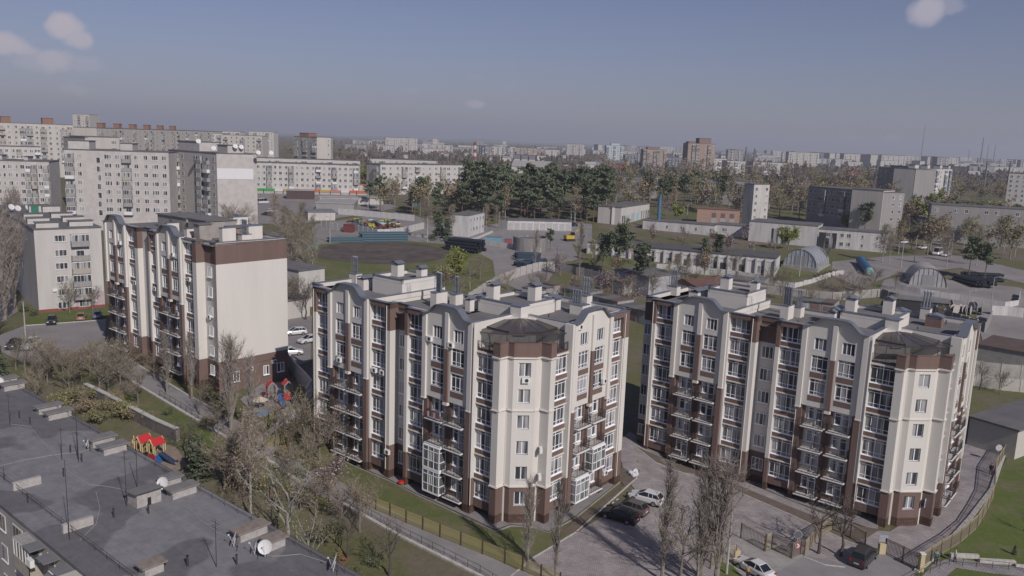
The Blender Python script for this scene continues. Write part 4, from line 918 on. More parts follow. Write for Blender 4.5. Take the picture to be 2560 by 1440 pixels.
# --- low town: houses, sheds and small blocks scattered across the plain
random.seed(11)
def house_mesh(k):
    def mk():
        r_ = random.Random(k); mb = MB(); w, d, hh = r_.uniform(9, 22), r_.uniform(7, 10), r_.uniform(3, 6)
        mb.box(-w/2, w/2, -d/2, d/2, -3, hh, 0); rh = r_.uniform(1.5, 3)
        a = [(-w/2-.4, -d/2-.4, hh), (w/2+.4, -d/2-.4, hh), (w/2+.4, d/2+.4, hh), (-w/2-.4, d/2+.4, hh), (-w/2-.4, 0, hh+rh), (w/2+.4, 0, hh+rh)]
        mb.quad(a[0], a[1], a[5], a[4], 1); mb.quad(a[2], a[3], a[4], a[5], 1); mb.tri(a[0], a[4], a[3], 0); mb.tri(a[1], a[2], a[5], 0)
        for i in range(int(w/3)): mb.box(-w/2+1+i*3, -w/2+2+i*3, -d/2-.05, -d/2, 1, 2.3, 2)
        return mb.mesh('house', [[concW, panel_y, panel_w][k % 3], [mat('slate_roof', (.21, .20, .20), .9, .1, 1), mat('pale_roof', (.36, .35, .35), .8, .1, 1), mat('dull_red_roof', (.24, .10, .08), .9, .1, 1), mat('grey_roof', (.27, .265, .27), .8, .1, 1)][k % 4], glass])
    return cached(('house', k), mk)
def flatb_mesh(k):
    def mk():
        r_ = random.Random(k+50); mb = MB(); w, d, fl = r_.uniform(26, 60), 12, r_.choice([3, 4, 5, 5, 9]); hh = fl*2.8+1
        mb.box(-w/2, w/2, -d/2, d/2, -3, hh, 0); mb.box(-w/2-.3, w/2+.3, -d/2-.3, d/2+.3, hh, hh+.4, 1)
        for f_ in range(fl):
            for i in range(int(w/3.2)):
                x = -w/2+1.6+i*3.2
                if (i*7+k) % 4 == 1: mb.box(x-1.2, x+1.2, -d/2-1, -d/2, f_*2.8+.2, f_*2.8+1.3, 3); mb.box(x-1.2, x+1.2, -d/2-.9, -d/2, f_*2.8+1.3, f_*2.8+2.3, 2)
                else: mb.box(x-.65, x+.65, -d/2-.06, -d/2, f_*2.8+1, f_*2.8+2.3, 2)
        return mb.mesh('small_block', [[panel_w, concW, panel_y, panel_d][k % 4], feltm, glass, BCOL[0]])
    return cached(('flatb', k), mk)
placed = []
lowl = ['low white house on the plain beyond the pines', 'grey-roofed house on the plain towards the horizon', 'small house far off on the plain']
def town(n, x0, x1, y0, y1, kinds, lab, cat, nm, grp):
    k = 0; tries = 0
    while k < n and tries < n*20:
        tries += 1; px = random.uniform(x0, x1); py = 345+.036*(px-900)+random.uniform(y0, y1); g = G(px, py)
        if any((g-q).length < 22+g.y*.006 for q in placed): continue
        placed.append(g); kk = random.choice(kinds)
        me = house_mesh(kk) if kk < 20 else flatb_mesh(kk-20)
        tag(put(me, nm, None, g, random.choice([0, .2, -.3, pi/2])+random.uniform(-.2, .2)), lab, cat, grp); k += 1
town(95, 880, 2560, 18, 66, list(range(12)), 'small low house half hidden among bare trees on the far plain', 'house', 'house', 'houses on the far plain')
town(110, 880, 2560, 8, 34, list(range(20, 30)), 'small pale apartment block on the plain near the horizon', 'apartment block', 'distant_apartment_block', 'pale blocks near the horizon')
town(70, 1900, 2560, 5, 30, list(range(20, 30)), 'small pale apartment block in the right-hand skyline cluster', 'apartment block', 'distant_apartment_block', 'blocks of the right-hand skyline')
def shed(label, P0, P1, depth, hh, wallm, roofm2, rise=0, name='shed', cat='shed', zb=None, group='depot buildings'):
    A, B = Vector(P0), Vector(P1); d = Vector((B.x-A.x, B.y-A.y, 0)); L = d.length; z0 = min(A.z, B.z)-.6 if zb is None else zb
    root = thing(name, label, cat, (A.x, A.y, z0), math.atan2(d.y, d.x), group); H_ = hh+.6
    m = MB(); m.box(0, L, 0, depth, 0, H_); m.build('wall', wallm, root)
    m = MB()
    if rise:
        e = .4; a = [(-e, -e, H_), (L+e, -e, H_), (L+e, depth+e, H_), (-e, depth+e, H_), (-e, depth/2, H_+rise), (L+e, depth/2, H_+rise)]
        m.quad(a[0], a[1], a[5], a[4]); m.quad(a[2], a[3], a[4], a[5]); m.tri(a[0], a[4], a[3]); m.tri(a[1], a[2], a[5]); m.quad(a[0], a[1], a[2], a[3])
    else: m.box(-.25, L+.25, -.25, depth+.25, H_, H_+.3)
    m.build('roof', roofm2, root)
    return root, L, H_
greyroof = mat('grey_sheet_roof', (.20, .20, .21), .7, .12, .5); paleroof = mat('pale_sheet_roof', (.36, .35, .34), .7, .1, .4)
shed('large pale hipped hall roof beyond the pine wood', G(1278, 432), G(1378, 436), 40, 6, panel_w, paleroof, 5)
shed('blue-grey hall roof behind the pale hipped hall', G(1285, 414), G(1340, 416), 40, 8, panel_w, greyroof, 4)
shed('white workshop with dark roof left of the brown towers', G(1476, 420), G(1545, 424), 25, 9, concW, greyroof, 0)
shed('red shed with white stripes left of the brown towers', G(1531, 433), G(1549, 434), 14, 10, mat('red_sheet', (.28, .05, .05), .7, .05, 1), greyroof, 3)
shed('white long block with small windows beyond the pine wood', G(1284, 405), G(1336, 408), 16, 10, concW, feltm, 0)
shed('house with a large dark red roof in the right background', G(2110, 453), G(2160, 455), 14, 5, panel_y, mat('dark_red_roof', (.17, .05, .055), .8, .1, 1), 7)
# ---------------------------------------------------------------- depot behind the new blocks
depotw = mat('depot_white_wall', (.54, .53, .525), .9, .12, .8, col2=(.40, .39, .385), streak=True)
def conc_fence(label, pts, hh=2.2, pw=3.0, m=None, name='concrete_fence', th=.14, posts=True, postm=None, world=False, cat='fence', group=None):
    """panel fence: every panel and post an object of its own"""
    P = [Vector(p) if world else G(*p) for p in pts]; root = thing(name, label, cat, P[0], 0, group); m = m or depotw
    for a, b in zip(P, P[1:]):
        L = Vector((b.x-a.x, b.y-a.y)).length; n = max(1, round(L/pw))
        for k in range(n):
            q0 = a.lerp(b, k/n); q1 = a.lerp(b, (k+1)/n); q0.z = h(q0.x, q0.y); q1.z = h(q1.x, q1.y); l = (q1-q0).length; an = math.atan2(q1.y-q0.y, q1.x-q0.x)
            me = cached(('cf', round(l, 1), hh, m.name, th), lambda: MB().box(.08, l-.08, -th/2, th/2, -.4, hh).mesh('panel', m))
            put(me, 'panel', root, Vector((q0.x, q0.y, (q0.z+q1.z)/2))-P[0], an)
            if posts: put(cached(('cfp', hh), lambda: MB().box(-.12, .12, -.13, .13, -.5, hh+.12).mesh('post', m)), 'post', root, q0-P[0], an)
    return root
conc_fence('white ribbed concrete fence around the scrap yard, left of the red container', [(803, 568), (830, 574), (857, 579)], 2.3)
conc_fence('white concrete fence between the red container and the yard corner', [(884, 577), (944, 591)], 2.3)
conc_fence('plain white wall on the right side of the scrap yard', [(944, 591), (976, 590), (1012, 584), (1060, 572)], 2.4, posts=False)
conc_fence('pale back wall behind the scrap yard', [(845, 536), (910, 541), (1036, 553)], 2.4, posts=False)
def cont(label, px, py, w, d, hh, m, rz=0, name='container', cat='container', lid=None):
    g = G(px, py); root = thing(name, label, cat, g, rz)
    b = MB(); b.box(0, w, 0, d, 0, hh)
    for i in range(int(w/.5)): b.box(i*.5+.1, i*.5+.3, -.05, 0, .1, hh-.1)
    b.build('body', m, root); b = MB(); b.box(-.1, w+.1, -.1, d+.1, hh, hh+.1); b.build('roof', lid or m, root); b = MB(); b.box(w-.02, w+.05, d*.1, d*.45, .1, hh-.1); b.build('door', m, root); b = MB(); b.box(w-.02, w+.05, d*.55, d*.9, .1, hh-.1); b.build('door', m, root)
    return root
redm = mat('red_container_paint', (.17, .05, .05), .7, .1, 1); bluem = mat('pale_blue_paint', (.18, .33, .40), .6, .08, 1); tealm = mat('teal_booth_paint', (.20, .33, .31), .7, .08, 1)
cont('dark red container set in the scrap yard fence', 858, 581, 3.2, 2.4, 2.7, redm, -.2)
cont('pale teal booth at the left end of the pipe stacks', 767, 625, 2.7, 2.2, 2.5, tealm, -.1, 'booth', 'booth', greyroof)
cont('pale blue site cabin on the low white wall', 1213, 612, 5.2, 2.6, 2.6, bluem, -.1, 'site_cabin', 'cabin', greyroof)
cont('small red cabin beside the pale blue cabin', 1260, 613, 2.3, 2, 2.0, mat('faded_red', (.30, .10, .11), .8, .1, 1), -.1, 'small_cabin', 'cabin', greyroof)
# scrap in the yard
random.seed(5)
scols = [(.17, .05, .05), (.03, .035, .05), (.45, .38, .05), (.2, .12, .08), (.05, .12, .18), (.12, .11, .11), (.35, .50, .52)]
for i in range(26):
    px = random.uniform(880, 1000); py = random.uniform(556, 580); c = scols[i % 7]; m = MB()
    for k in range(5):
        Tm = Matrix.Translation((random.uniform(-1.5, 1.5), random.uniform(-1, 1), .5+k*.25)) @ Matrix.Rotation(random.uniform(0, 3), 4, 'Z') @ Matrix.Rotation(random.uniform(-.4, .4), 4, 'X')
        m.box(-1.1, 1.1, -.25, .25, -.25, .25, 0, Tm)
    stuff(tag(m.build('scrap_heap', mat('scrap_%d' % (i % 7), c, .8, .1, 2), None, G(px, py)), 'heap of coloured scrap metal inside the white fenced yard', 'scrap heap', 'scrap heaps in the fenced yard'))
# low buildings at the market square
shed('white flat building with pale roof at the near edge of the market square', G(770, 552), G(838, 551), 12, 3.2, concW, greyroof)
shed('low pale-roofed pavilion behind the near flat building', G(790, 529), G(885, 531), 22, 3.5, panel_d, paleroof)
shed('long white market canopy in the square', G(800, 510), G(960, 512), 6, 3, concW, paleroof)
shed('dark brown kiosk row in front of the shops', G(716, 498), G(784, 499), 8, 4, mat('dark_kiosk', (.09, .06, .06), .7, .1, 1), paleroof)
shed('white kiosk with orange fascia right of the kiosk row', G(898, 482), G(935, 483), 8, 4, concW, mat('orange_fascia', (.45, .12, .05), .7, 0))
shed('blue kiosk between the bare trees', G(1030, 516), G(1052, 517), 5, 3.5, mat('blue_kiosk', (.12, .20, .26), .7, .1, 1), greyroof)
# two-storey white house
hs, Ls, Hs = shed('two-storey white office with dark roof and two rows of small windows', G(1147, 590), G(1172, 592), 9, 6.6, depotw, feltm, name='office_building', cat='office building')
bpy.data.objects.remove(hs.children[0]) if False else None
hs2, L5, H5 = block('long side of the two-storey white depot office with two window rows', G(1172, 593)+Vector((0, 0, 7.2)), G(1210, 580)+Vector((0, 0, 7.2)), 7, 'wwwww', 2, depotw, sp=3.2, name='office_building', cat='office building', group='depot buildings', top=.9)
conc_fence('low white kerb wall curving in front of the depot office', [(1028, 590), (1070, 596), (1110, 604), (1150, 607), (1190, 600), (1232, 582)], .9, 4, posts=False, name='low_wall', cat='wall')
conc_fence('low white wall below the blue cabin and round tank', [(1210, 612), (1262, 620), (1330, 630), (1352, 634)], 1.6, 4, posts=False, name='low_wall', cat='wall')
# round tank
g = G(1325, 625); root = thing('concrete_tank', 'round stained concrete tank with an open dark top', 'tank', g); m = MB(); n = 40
for k in range(n):
    a, b = 2*pi*k/n, 2*pi*(k+1)/n; r = 5.4; r2 = 5.0
    P = lambda a, r, z: (r*cos(a), r*sin(a), z)
    m.quad(P(a, r, -1), P(b, r, -1), P(b, r, 4.2), P(a, r, 4.2)); m.quad(P(a, r2, 3.4), P(b, r2, 3.4), P(b, r2, 4.2), P(a, r2, 4.2)); m.quad(P(a, r, 4.2), P(b, r, 4.2), P(b, r2, 4.2), P(a, r2, 4.2))
m.build('wall', mat('stained_concrete', (.27, .255, .25), .95, .25, .5, streak=True), root)
m = MB(); m.v = [(5.05*cos(2*pi*k/n), 5.05*sin(2*pi*k/n), 3.5) for k in range(n)]; m.f = [tuple(range(n))]; m.m = [0]; m.build('sludge_surface', feltm, root)
# long white garage wall
gw, Lg, Hg = shed('long pale garage row with thin dark roof behind the round tank', G(1268, 575), G(1428, 578), 7, 3.6, depotw, feltm, name='garage_row', cat='garage')
for i in range(10):
    m = MB(); m.box(Lg*(i+.12)/10, Lg*(i+.9)/10, -.06, 0, .6, 3.4); m.build('garage_door', mat('pale_door', (.40, .39, .39), .8, .1, 1), gw)
conc_fence('pale end wall beside the long garage row', [(1245, 571), (1266, 575)], 3.4, 3, posts=False, name='end_wall', cat='wall')
# grey hall with tall doors
gh, Lh, Hh = shed('flat-roofed pale hall, its plain left side facing us', G(1528, 561), G(1551, 562), 10, 7, panel_w, feltm, name='workshop', cat='workshop')
gh, Lh, Hh = shed('flat-roofed pale hall front with blue doors and tall slots', G(1551, 563), G(1622, 543), 10, 7, panel_w, feltm, name='workshop', cat='workshop')
for a, w, z0, z1, c in [(.04, .04, .8, 4.2, 0), (.1, .04, .8, 4.2, 0), (.2, .1, .6, 4.3, 1), (.35, .11, .6, 4.8, 2), (.52, .1, .6, 4.6, 1), (.7, .04, 1, 5, 0), (.78, .04, 1, 5, 0), (.86, .04, 1, 5, 0), (.94, .04, 1, 5, 0)]:
    m = MB(); m.box(Lh*a, Lh*(a+w), -.06, 0, z0, z1); m.build('door' if c else 'window', [glass, mat('sky_blue_door', (.30, .45, .50), .7, .05, 1), mat('pale_door', (.4, .39, .39))][c], gh)
# pink brick building
pb, Lp, Hp = shed('pinkish brick two-storey building with three dark windows over pale doors', G(1741, 560), G(1847, 567), 8, 6.6, mat('pink_brick_wall', (.36, .245, .20), .9, .08, .8), mat('rust_roof_edge', (.20, .12, .10), .9, .1, 1), name='brick_building', cat='building')
for i, a in enumerate((.35, .56, .77)):
    m = MB(); m.box(Lp*a, Lp*(a+.1), -.08, 0, 3.9, 5.7); m.build('window', mat('reddish_pane', (.17, .12, .12), .4, .1, 3), pb); m = MB(); m.box(Lp*a-.2, Lp*(a+.1)+.2, -.06, 0, .7, 3.6); m.build('door', mat('pale_grey_door', (.36, .35, .35), .8, .1, 1), pb)
# long warehouse with white piers and dark windows
wh, Lw, Hw = shed('long low warehouse with white piers and dark square windows', G(1470, 634), G(1936, 692), 12, 5.2, mat('whitewash_panel', (.56, .55, .57), .9, .12, .5, col2=(.43, .42, .43), streak=True), mat('warehouse_roof', (.105, .103, .108), .9, .12, .3), name='warehouse', cat='warehouse')
for i in range(22):
    m = MB(); x = Lw*i/21; m.box(x-.22, x+.22, -.75, 0, .1, 5.5); m.build('pier', concW, wh)
    if i < 21:
        m = MB(); m.box(x+.3, x+Lw/21-.3, -.1, 0, 4.55, 4.85); m.box(x+.3, x+Lw/21-.3, -.1, 0, 1.0, 1.25); m.build('ledge', concW, wh)
    if i < 21 and i % 2 == 1 or i in (14, 15): m = MB(); m.box(x+.6, x+Lw/21-.45, -.08, 0, 1.4, 3.3); m.build('window', glass, wh)
block('long low building with small openings behind the warehouse', G(1606, 572)+Vector((0, 0, 3.6)), G(1785, 590)+Vector((0, 0, 3.6)), 9, '.n.n.n.n.n', 1, depotw, name='low_building', cat='building', group='depot buildings', sp=3, top=1)
block('curved-roof annex joining the two rear depot halls', G(1786, 588)+Vector((0, 0, 4.2)), G(1868, 596)+Vector((0, 0, 4.2)), 10, '.W.n.', 1, depotw, name='low_building', cat='building', group='depot buildings', sp=3, top=1)
t2 = block('tall rear hall with four narrow dark slots', G(1870, 602)+Vector((0, 0, 7.2)), G(2040, 618)+Vector((0, 0, 7.2)), 14, '.', 0, depotw, name='workshop', cat='workshop', group='depot buildings')[0]
for x in (8, 11.5, 24, 27.5): m = MB(); m.box(x, x+2.4, -.07, 0, 1, 6.4); m.build('window', glass, t2)
block('two-storey office wing with rows of white-framed windows, right of the rear hall', G(2042, 617)+Vector((0, 0, 6.4)), G(2215, 632)+Vector((0, 0, 6.4)), 10, '.wwww.n.n.', 2, depotw, name='office_building', cat='office building', group='depot buildings', sp=3.0, top=.9)
# blue chimney
g = G(1645, 572); root = thing('blue_chimney', 'slim blue boiler chimney behind the warehouse', 'chimney', g); m = MB(); m.tube((0, 0, 0), (0, 0, 13), .75, .6, 12); m.build('shaft', mat('chimney_blue', (.07, .16, .27), .6, .1, 1), root); m = MB(); m.tube((0, 0, 12.8), (0, 0, 13.2), .75, .75, 12); m.build('rim', mat('chimney_blue', (.07, .16, .27)), root)
# arched hangars
def hangar(label, a, b, depth, m, name='hangar', z=0, front=None, apex=1.0):
    A, B = G(*a), G(*b); d = Vector((B.x-A.x, B.y-A.y, 0)); w = d.length; r = w/2; root = thing(name, label, 'hangar', A+Vector((0, 0, z)), math.atan2(d.y, d.x)); n = 22
    for seg in range(10):
        mb = MB(); y0, y1 = depth*seg/10, depth*(seg+1)/10-.02
        for k in range(n):
            a0, a1 = pi*k/n, pi*(k+1)/n; rr = r+(.06 if seg % 2 else 0)
            mb.quad((r-rr*cos(a0), y0, rr*apex*sin(a0)), (r-rr*cos(a1), y0, rr*apex*sin(a1)), (r-rr*cos(a1), y1, rr*apex*sin(a1)), (r-rr*cos(a0), y1, rr*apex*sin(a0)))
        mb.build('roof_panel', m, root)
    mb = MB(); mb.v = [(r-r*.98*cos(pi*k/n), .25, r*.98*apex*sin(pi*k/n)) for k in range(n+1)]; mb.f = [tuple(range(n+1))]; mb.m = [0]; mb.build('end_wall', front or m, root)
    mb = MB()
    for i in range(1, 8):
        x = w*i/8; hh = math.sqrt(max(0, r*r-(x-r)**2))*.96*apex; mb = MB(); mb.box(x-.04, x+.04, .1, .26, 0, hh); mb.build('rib', front or m, root)
    mb = MB(); mb.box(r-1.6, r+1.6, .12, .24, 0, min(3.2, r*.7)); mb.build('door', mat('hangar_door', (.30, .31, .33), .6, .1, 1, metal=.3), root)
    mb = MB(); mb.box(-.4, w+.4, -.3, depth+.3, -1.8, 0.02); mb.build('plinth', conc, root)
    return root
hangar('shiny corrugated arched hangar between the warehouse and the green bank', (1957, 668), (2040, 682), 13, mat('corrugated_zinc', (.50, .52, .56), .45, .15, 1.5, metal=.5), z=.8, front=mat('hangar_front_zinc', (.44, .46, .50), .5, .15, 1, metal=.4), apex=1.05)
hangar('weathered concrete-grey arched hangar on the raised yard at right', (2272, 712), (2366, 722), 12, mat('weathered_shell', (.42, .40, .39), .8, .25, .35, col2=(.29, .26, .25)), front=mat('weathered_front', (.38, .37, .385), .9, .15, .5), apex=1.1)
# pipes
def pipes(label, a, b, rows, layers, r, m, name='pipe_stack', sag=0, grp='pipe stacks on the depot yard'):
    A, B = G(*a), G(*b); d = B-A; L = d.length; root = thing(name, label, 'pipes', A, math.atan2(d.y, d.x), grp)
    me = cached(('pipe', round(L, 1), r, m.name), lambda: (lambda q: q)(MB().tube((0, 0, r), (L, 0, r), r, r, 10).mesh('pipe', m)))
    rnd = random.Random(int(a[0]))
    for k in range(layers):
        for i in range(rows-k): put(me, 'pipe', root, (rnd.uniform(-.6, .6), (i+k*.5)*r*2.05, k*r*1.75), rnd.uniform(-.012, .012))
    return root
pipeb = mat('blue_black_pipe', (.035, .055, .085), .35, .1, 2); pipet = mat('teal_grey_pipe', (.06, .11, .14), .45, .1, 2); pipek = mat('black_pipe', (.02, .023, .03), .3, 0)
pipes('long thin teal pipes lying left along the ploughed field', (822, 607), (905, 606), 5, 3, .3, pipet)
pipes('tall stack of teal-grey pipes behind the ploughed field', (905, 606), (1018, 604), 8, 4, .4, pipet)
pipes('stack of thick black pipes right of the ploughed field', (1112, 624), (1190, 636), 7, 4, .5, pipek)
pipes('blue pipes stacked beyond the curved wall, upper pile', (1292, 648), (1350, 648), 7, 3, .32, pipeb)
pipes('blue pipes fanned out beyond the curved wall, lower pile', (1318, 672), (1372, 655), 9, 3, .3, pipeb)
pipes('black corrugated pipes lying beside the weathered hangar', (2382, 700), (2440, 722), 8, 2, .42, pipek)
pipes('long black pipes behind the corrugated ones', (2410, 700), (2505, 706), 5, 3, .4, pipek)
pipes('short dark drain pipes in the middle of the raised yard', (2425, 715), (2470, 722), 4, 2, .35, pipek)
g = G(2150, 660); g2 = G(2172, 690); root = thing('blue_tank', 'blue cylindrical tank lying on the grass near a birch', 'tank', g); m = MB(); d = g2-g; m.tube((0, 0, 1.3), (d.x, d.y, 1.3+d.z), 1.3, 1.3, 16); m.build('barrel', mat('tank_blue', (.05, .13, .24), .5, .1, 1), root); m = MB(); m.tube((d.x, d.y, 1.3+d.z), (d.x*1.06, d.y*1.06, 1.3+d.z), 1.3, .8, 16); m.build('end_cap', tealm, root)
# walls in the middle ground
conc_fence('curved pale concrete wall below the blue pipes', [(1170, 760), (1215, 730), (1262, 706), (1300, 691), (1345, 678), (1387, 676)], 2.6, 3.2, mat('curved_wall_concrete', (.40, .385, .37), .9, .1, .8), posts=False, name='concrete_wall', cat='wall')
conc_fence('weathered grey wall running right from the curved wall', [(1387, 676), (1460, 690), (1540, 712), (1600, 730)], 2.2, 3.2, mat('grey_wall_dark', (.24, .235, .25), .9, .15, .8), posts=False, name='concrete_wall', cat='wall')
conc_fence('whitewashed brick wall below the warehouse lawn', [(1640, 678), (1740, 685), (1850, 698), (1930, 712)], 2.2, 4, posts=False, name='garden_wall', cat='wall')
conc_fence('long white retaining wall left of the drying poles', [(1930, 712), (1985, 720), (2030, 708), (2080, 690), (2110, 686)], 1.3, 4, posts=False, name='garden_wall', cat='wall')
conc_fence('grey concrete wall with faded graffiti below the hangar bank', [(1850, 725), (1950, 738), (2080, 752), (2200, 742)], 2.2, 3.5, conc, posts=False, name='concrete_wall', cat='wall')
conc_fence('white edge wall of the raised yard under the weathered hangar', [(2236, 722), (2300, 736), (2400, 752), (2510, 772), (2545, 764), (2550, 740)], 1.6, 4.5, posts=False, name='yard_wall', cat='wall')
conc_fence('white concrete fence panels along the right-hand road', [(2478, 788), (2520, 790), (2600, 800)], 2.4, 4.5, name='concrete_fence')
conc_fence('grey plank fence enclosing the cable drums', [(2200, 745), (2300, 775), (2400, 812), (2462, 832), (2478, 800)], 2.4, 2.4, mat('grey_planks', (.22, .21, .21), .9, .15, 2), name='plank_fence')
# x-shaped timber barriers
for i in range(6):
    g = G(2036+i*10, 702-i*2.6); m = MB(); m.tube((-.5, 0, 0), (.5, 0, 1.9), .12, .12, 5); m.tube((.5, 0, 0), (-.5, 0, 1.9), .12, .12, 5); m.tube((0, -.8, 1.5), (0, .9, 1.5), .1, .1, 5)
    tag(m.build('timber_trestle', mat('dark_timber', (.06, .05, .045), .9, 0), None, g), 'dark crossed timber trestle in the row along the white wall', 'trestle', 'trestles along the white wall')
# cable drums
for i, (px, py) in enumerate([(2362, 779), (2386, 783), (2404, 783), (2420, 786), (2446, 786), (2372, 770), (2432, 776)]):
    g = G(px, py); root = thing('cable_drum', 'pale wooden cable drum in the plank-fenced yard', 'cable drum', g, .3*i, 'cable drums in the plank-fenced yard')
    for y in (-.5, .5): m = MB(); m.tube((0, y-.05, 1.1), (0, y+.05, 1.1), 1.1, 1.1, 18); m.build('flange', mat('drum_wood', (.42, .40, .38), .8, .1, 2), root)
    m = MB(); m.tube((0, -.5, 1.1), (0, .5, 1.1), .6, .6, 14); m.build('core', pipek, root)
shed('open dark lean-to behind the cable drums', G(2235, 772), G(2370, 790), 5, 3, mat('dark_board', (.05, .048, .05), .9, .1, 1), greyroof, name='lean_to', cat='shed')
# garages
gcols = [mat('garage_door_grey', (.27, .28, .31), .7, .1, 1), mat('garage_door_green', (.16, .20, .11), .7, .1, 1), mat('garage_door_blue', (.16, .24, .33), .7, .1, 1), mat('garage_door_brown', (.22, .14, .13), .7, .1, 1), mat('garage_door_pale', (.40, .41, .42), .7, .1, 1), mat('garage_door_red', (.36, .03, .03), .7, .05, 1)]
groofs = [feltm, mat('garage_roof_brown', (.15, .115, .10), .9, .15, .8), mat('garage_roof_grey', (.17, .17, .17), .9, .15, .8)]
def garages(pts, n, doors, lab, depth=5.5, grp='garages behind the new blocks'):
    P = [G(*p) for p in pts]; a, b = P
    for i in range(n):
        q0 = a.lerp(b, i/n); q1 = a.lerp(b, (i+.97)/n); q0.z = h(q0.x, q0.y); d = q1-q0; L = Vector((d.x, d.y)).length; r = thing('garage', lab % ['grey', 'green', 'light blue', 'brown', 'pale', 'bright red'][doors[i % len(doors)]], 'garage', q0, math.atan2(d.y, d.x), grp)
        hh = 2.5+.25*((i*7) % 3); m = MB(); m.box(0, L, 0, depth, -1.5, hh); m.build('wall', [depotw, panel_d, conc][i % 3], r); m = MB(); m.box(-.1, L+.02, -.35, depth+.1, hh, hh+.14); m.build('roof', groofs[(i*5) % 3], r)
        m = MB(); m.box(L*.14, L*.86, -.06, 0, 0, 2.1); m.build('garage_door', gcols[doors[i % len(doors)]], r)
garages([(1345, 752), (1400, 738)], 3, [4, 0, 4], 'old garage with %s door in the left rank behind the centre block')
garages([(1410, 745), (1470, 763)], 2, [1, 2], 'old garage with %s door where the two ranks meet')
garages([(1472, 764), (1620, 815)], 6, [4, 3, 4, 0, 3, 0], 'old garage with %s door in the long rank behind the centre block')
garages([(1990, 775), (2085, 792)], 3, [4, 3, 3], 'dark-roofed garage with %s door behind the right block')
garages([(2086, 795), (2130, 803)], 1, [5], 'garage with a %s door behind the right block')
garages([(1480, 716), (1560, 736)], 3, [0, 3, 0], 'rear garage with %s door seen over the long rank')
# old building between the left and centre blocks
shed('plain pale wall of an old building between the left and centre blocks', G(748, 772), G(812, 760), 22, 9.5, panel_w, feltm, name='old_building', cat='building', zb=2)
shed('old low building with barred windows and brick piers behind the left block', G(716, 800), G(775, 790), 8, 4, panel_y, feltm, name='old_building', cat='building')
shed('weathered wall and dark roof among trees behind the right block', G(1620, 742), G(1700, 725), 12, 5, mat('flaking_wall', (.38, .37, .38), .9, .25, .6, col2=(.24, .24, .26)), feltm, 0, name='old_building', cat='building')
shed('small house with a rusty lean roof behind the right block', G(1745, 745), G(1830, 728), 10, 2.6, panel_w, mat('rusty_roof', (.16, .09, .075), .9, .2, 1), 1.6, name='old_building', cat='building')
shed('barrel-roofed low pale shed beside the grey wall', G(1810, 722), G(1870, 732), 6, 3, panel_w, feltm, name='shed')
# guardhouse building at the right
shed('single-storey cream service building with dark flat roof at the right edge', G(2416, 1112, 0), G(2535, 1150, 0), 30, 4.4, mat('service_cream', (.48, .46, .42), .9, .05, 1), feltm, name='service_building', cat='building', group='buildings at the right edge')
conc_fence('cream garden wall with square piers behind the right block', [(2395, 960), (2440, 965), (2500, 975), (2600, 985)], 2.3, 4, mat('cream_wall', (.46, .44, .40), .9, .06, 1), name='garden_wall', cat='wall')
shed('long brown-roofed shed beyond the cream garden wall', G(2440, 900), G(2600, 935), 12, 3.5, conc, mat('brown_flat_roof', (.12, .085, .075), .9, .15, .5), name='shed')
conc_fence('tall pale concrete wall behind the cream garden wall', [(2400, 935), (2500, 948), (2600, 955)], 3.0, 4, mat('rough_wall', (.36, .35, .32), .9, .15, .6), name='concrete_wall', cat='wall')
# lamp posts and poles
def lamp(label, px, py, hh, arm=1.2, m=None, name='lamp_post', rz=0, grp='lamp posts and poles'):
    g = G(px, py); r = thing(name, label, 'lamp post', g, rz, grp); m = m or mat('pole_concrete', (.40, .39, .37), .8, .1, 1)
    b = MB(); b.tube((0, 0, -.3), (0, 0, hh), .14, .08, 7); b.build('pole', m, r)
    if arm: b = MB(); b.path([(0, 0, hh), (arm*.5, 0, hh+.3), (arm, 0, hh+.35)], .04, 5); b.build('arm', m, r); b = MB(); b.box(arm-.1, arm+.5, -.12, .12, hh+.25, hh+.4); b.build('lamp_head', mat('lamp_grey', (.3, .3, .3), .6, 0), r)
    return r
for lb, px, py, hh, rz in [('white lamp post at the left end of the pipe stacks', 825, 608, 8, 2.6), ('lamp post in front of the depot office', 1068, 606, 8, 0), ('thin lamp post left of the garage row', 1247, 571, 6, 0), ('lamp post at the right end of the garage row', 1427, 560, 8, 1), ('lamp post right of the curved wall', 1391, 668, 6, 2), ('tall thin pole before the spruce by the warehouse', 1768, 662, 7, 1), ('bent lamp post by the whitewashed wall', 1840, 702, 6, 3), ('pole in front of the shiny hangar', 1998, 692, 8, 0), ('white pole left of the birches by the road', 2252, 672, 9, 1), ('pole beside the parked cars at right', 2285, 656, 8, 1), ('pole at the edge of the wooded road', 2376, 652, 9, 2), ('white pole on the raised yard edge', 2477, 762, 7, 0), ('lamp post in the market square', 975, 512, 9, 1), ('lamp post by the bare trees of the square', 920, 530, 9, 2), ('pole behind the plank fence', 2414, 800, 7, 0), ('thin pole left of the pink brick building', 1717, 552, 7, 0)]:
    lamp(lb, px, py, hh, rz=rz)
lamp('concrete utility pole at the left car park with a small transformer box', 66, 872, 8.5, 0)
lamp('leaning concrete lamp post beside the entrance gate poplars', 1816, 1437, 7.5, 1.4, rz=1.2)
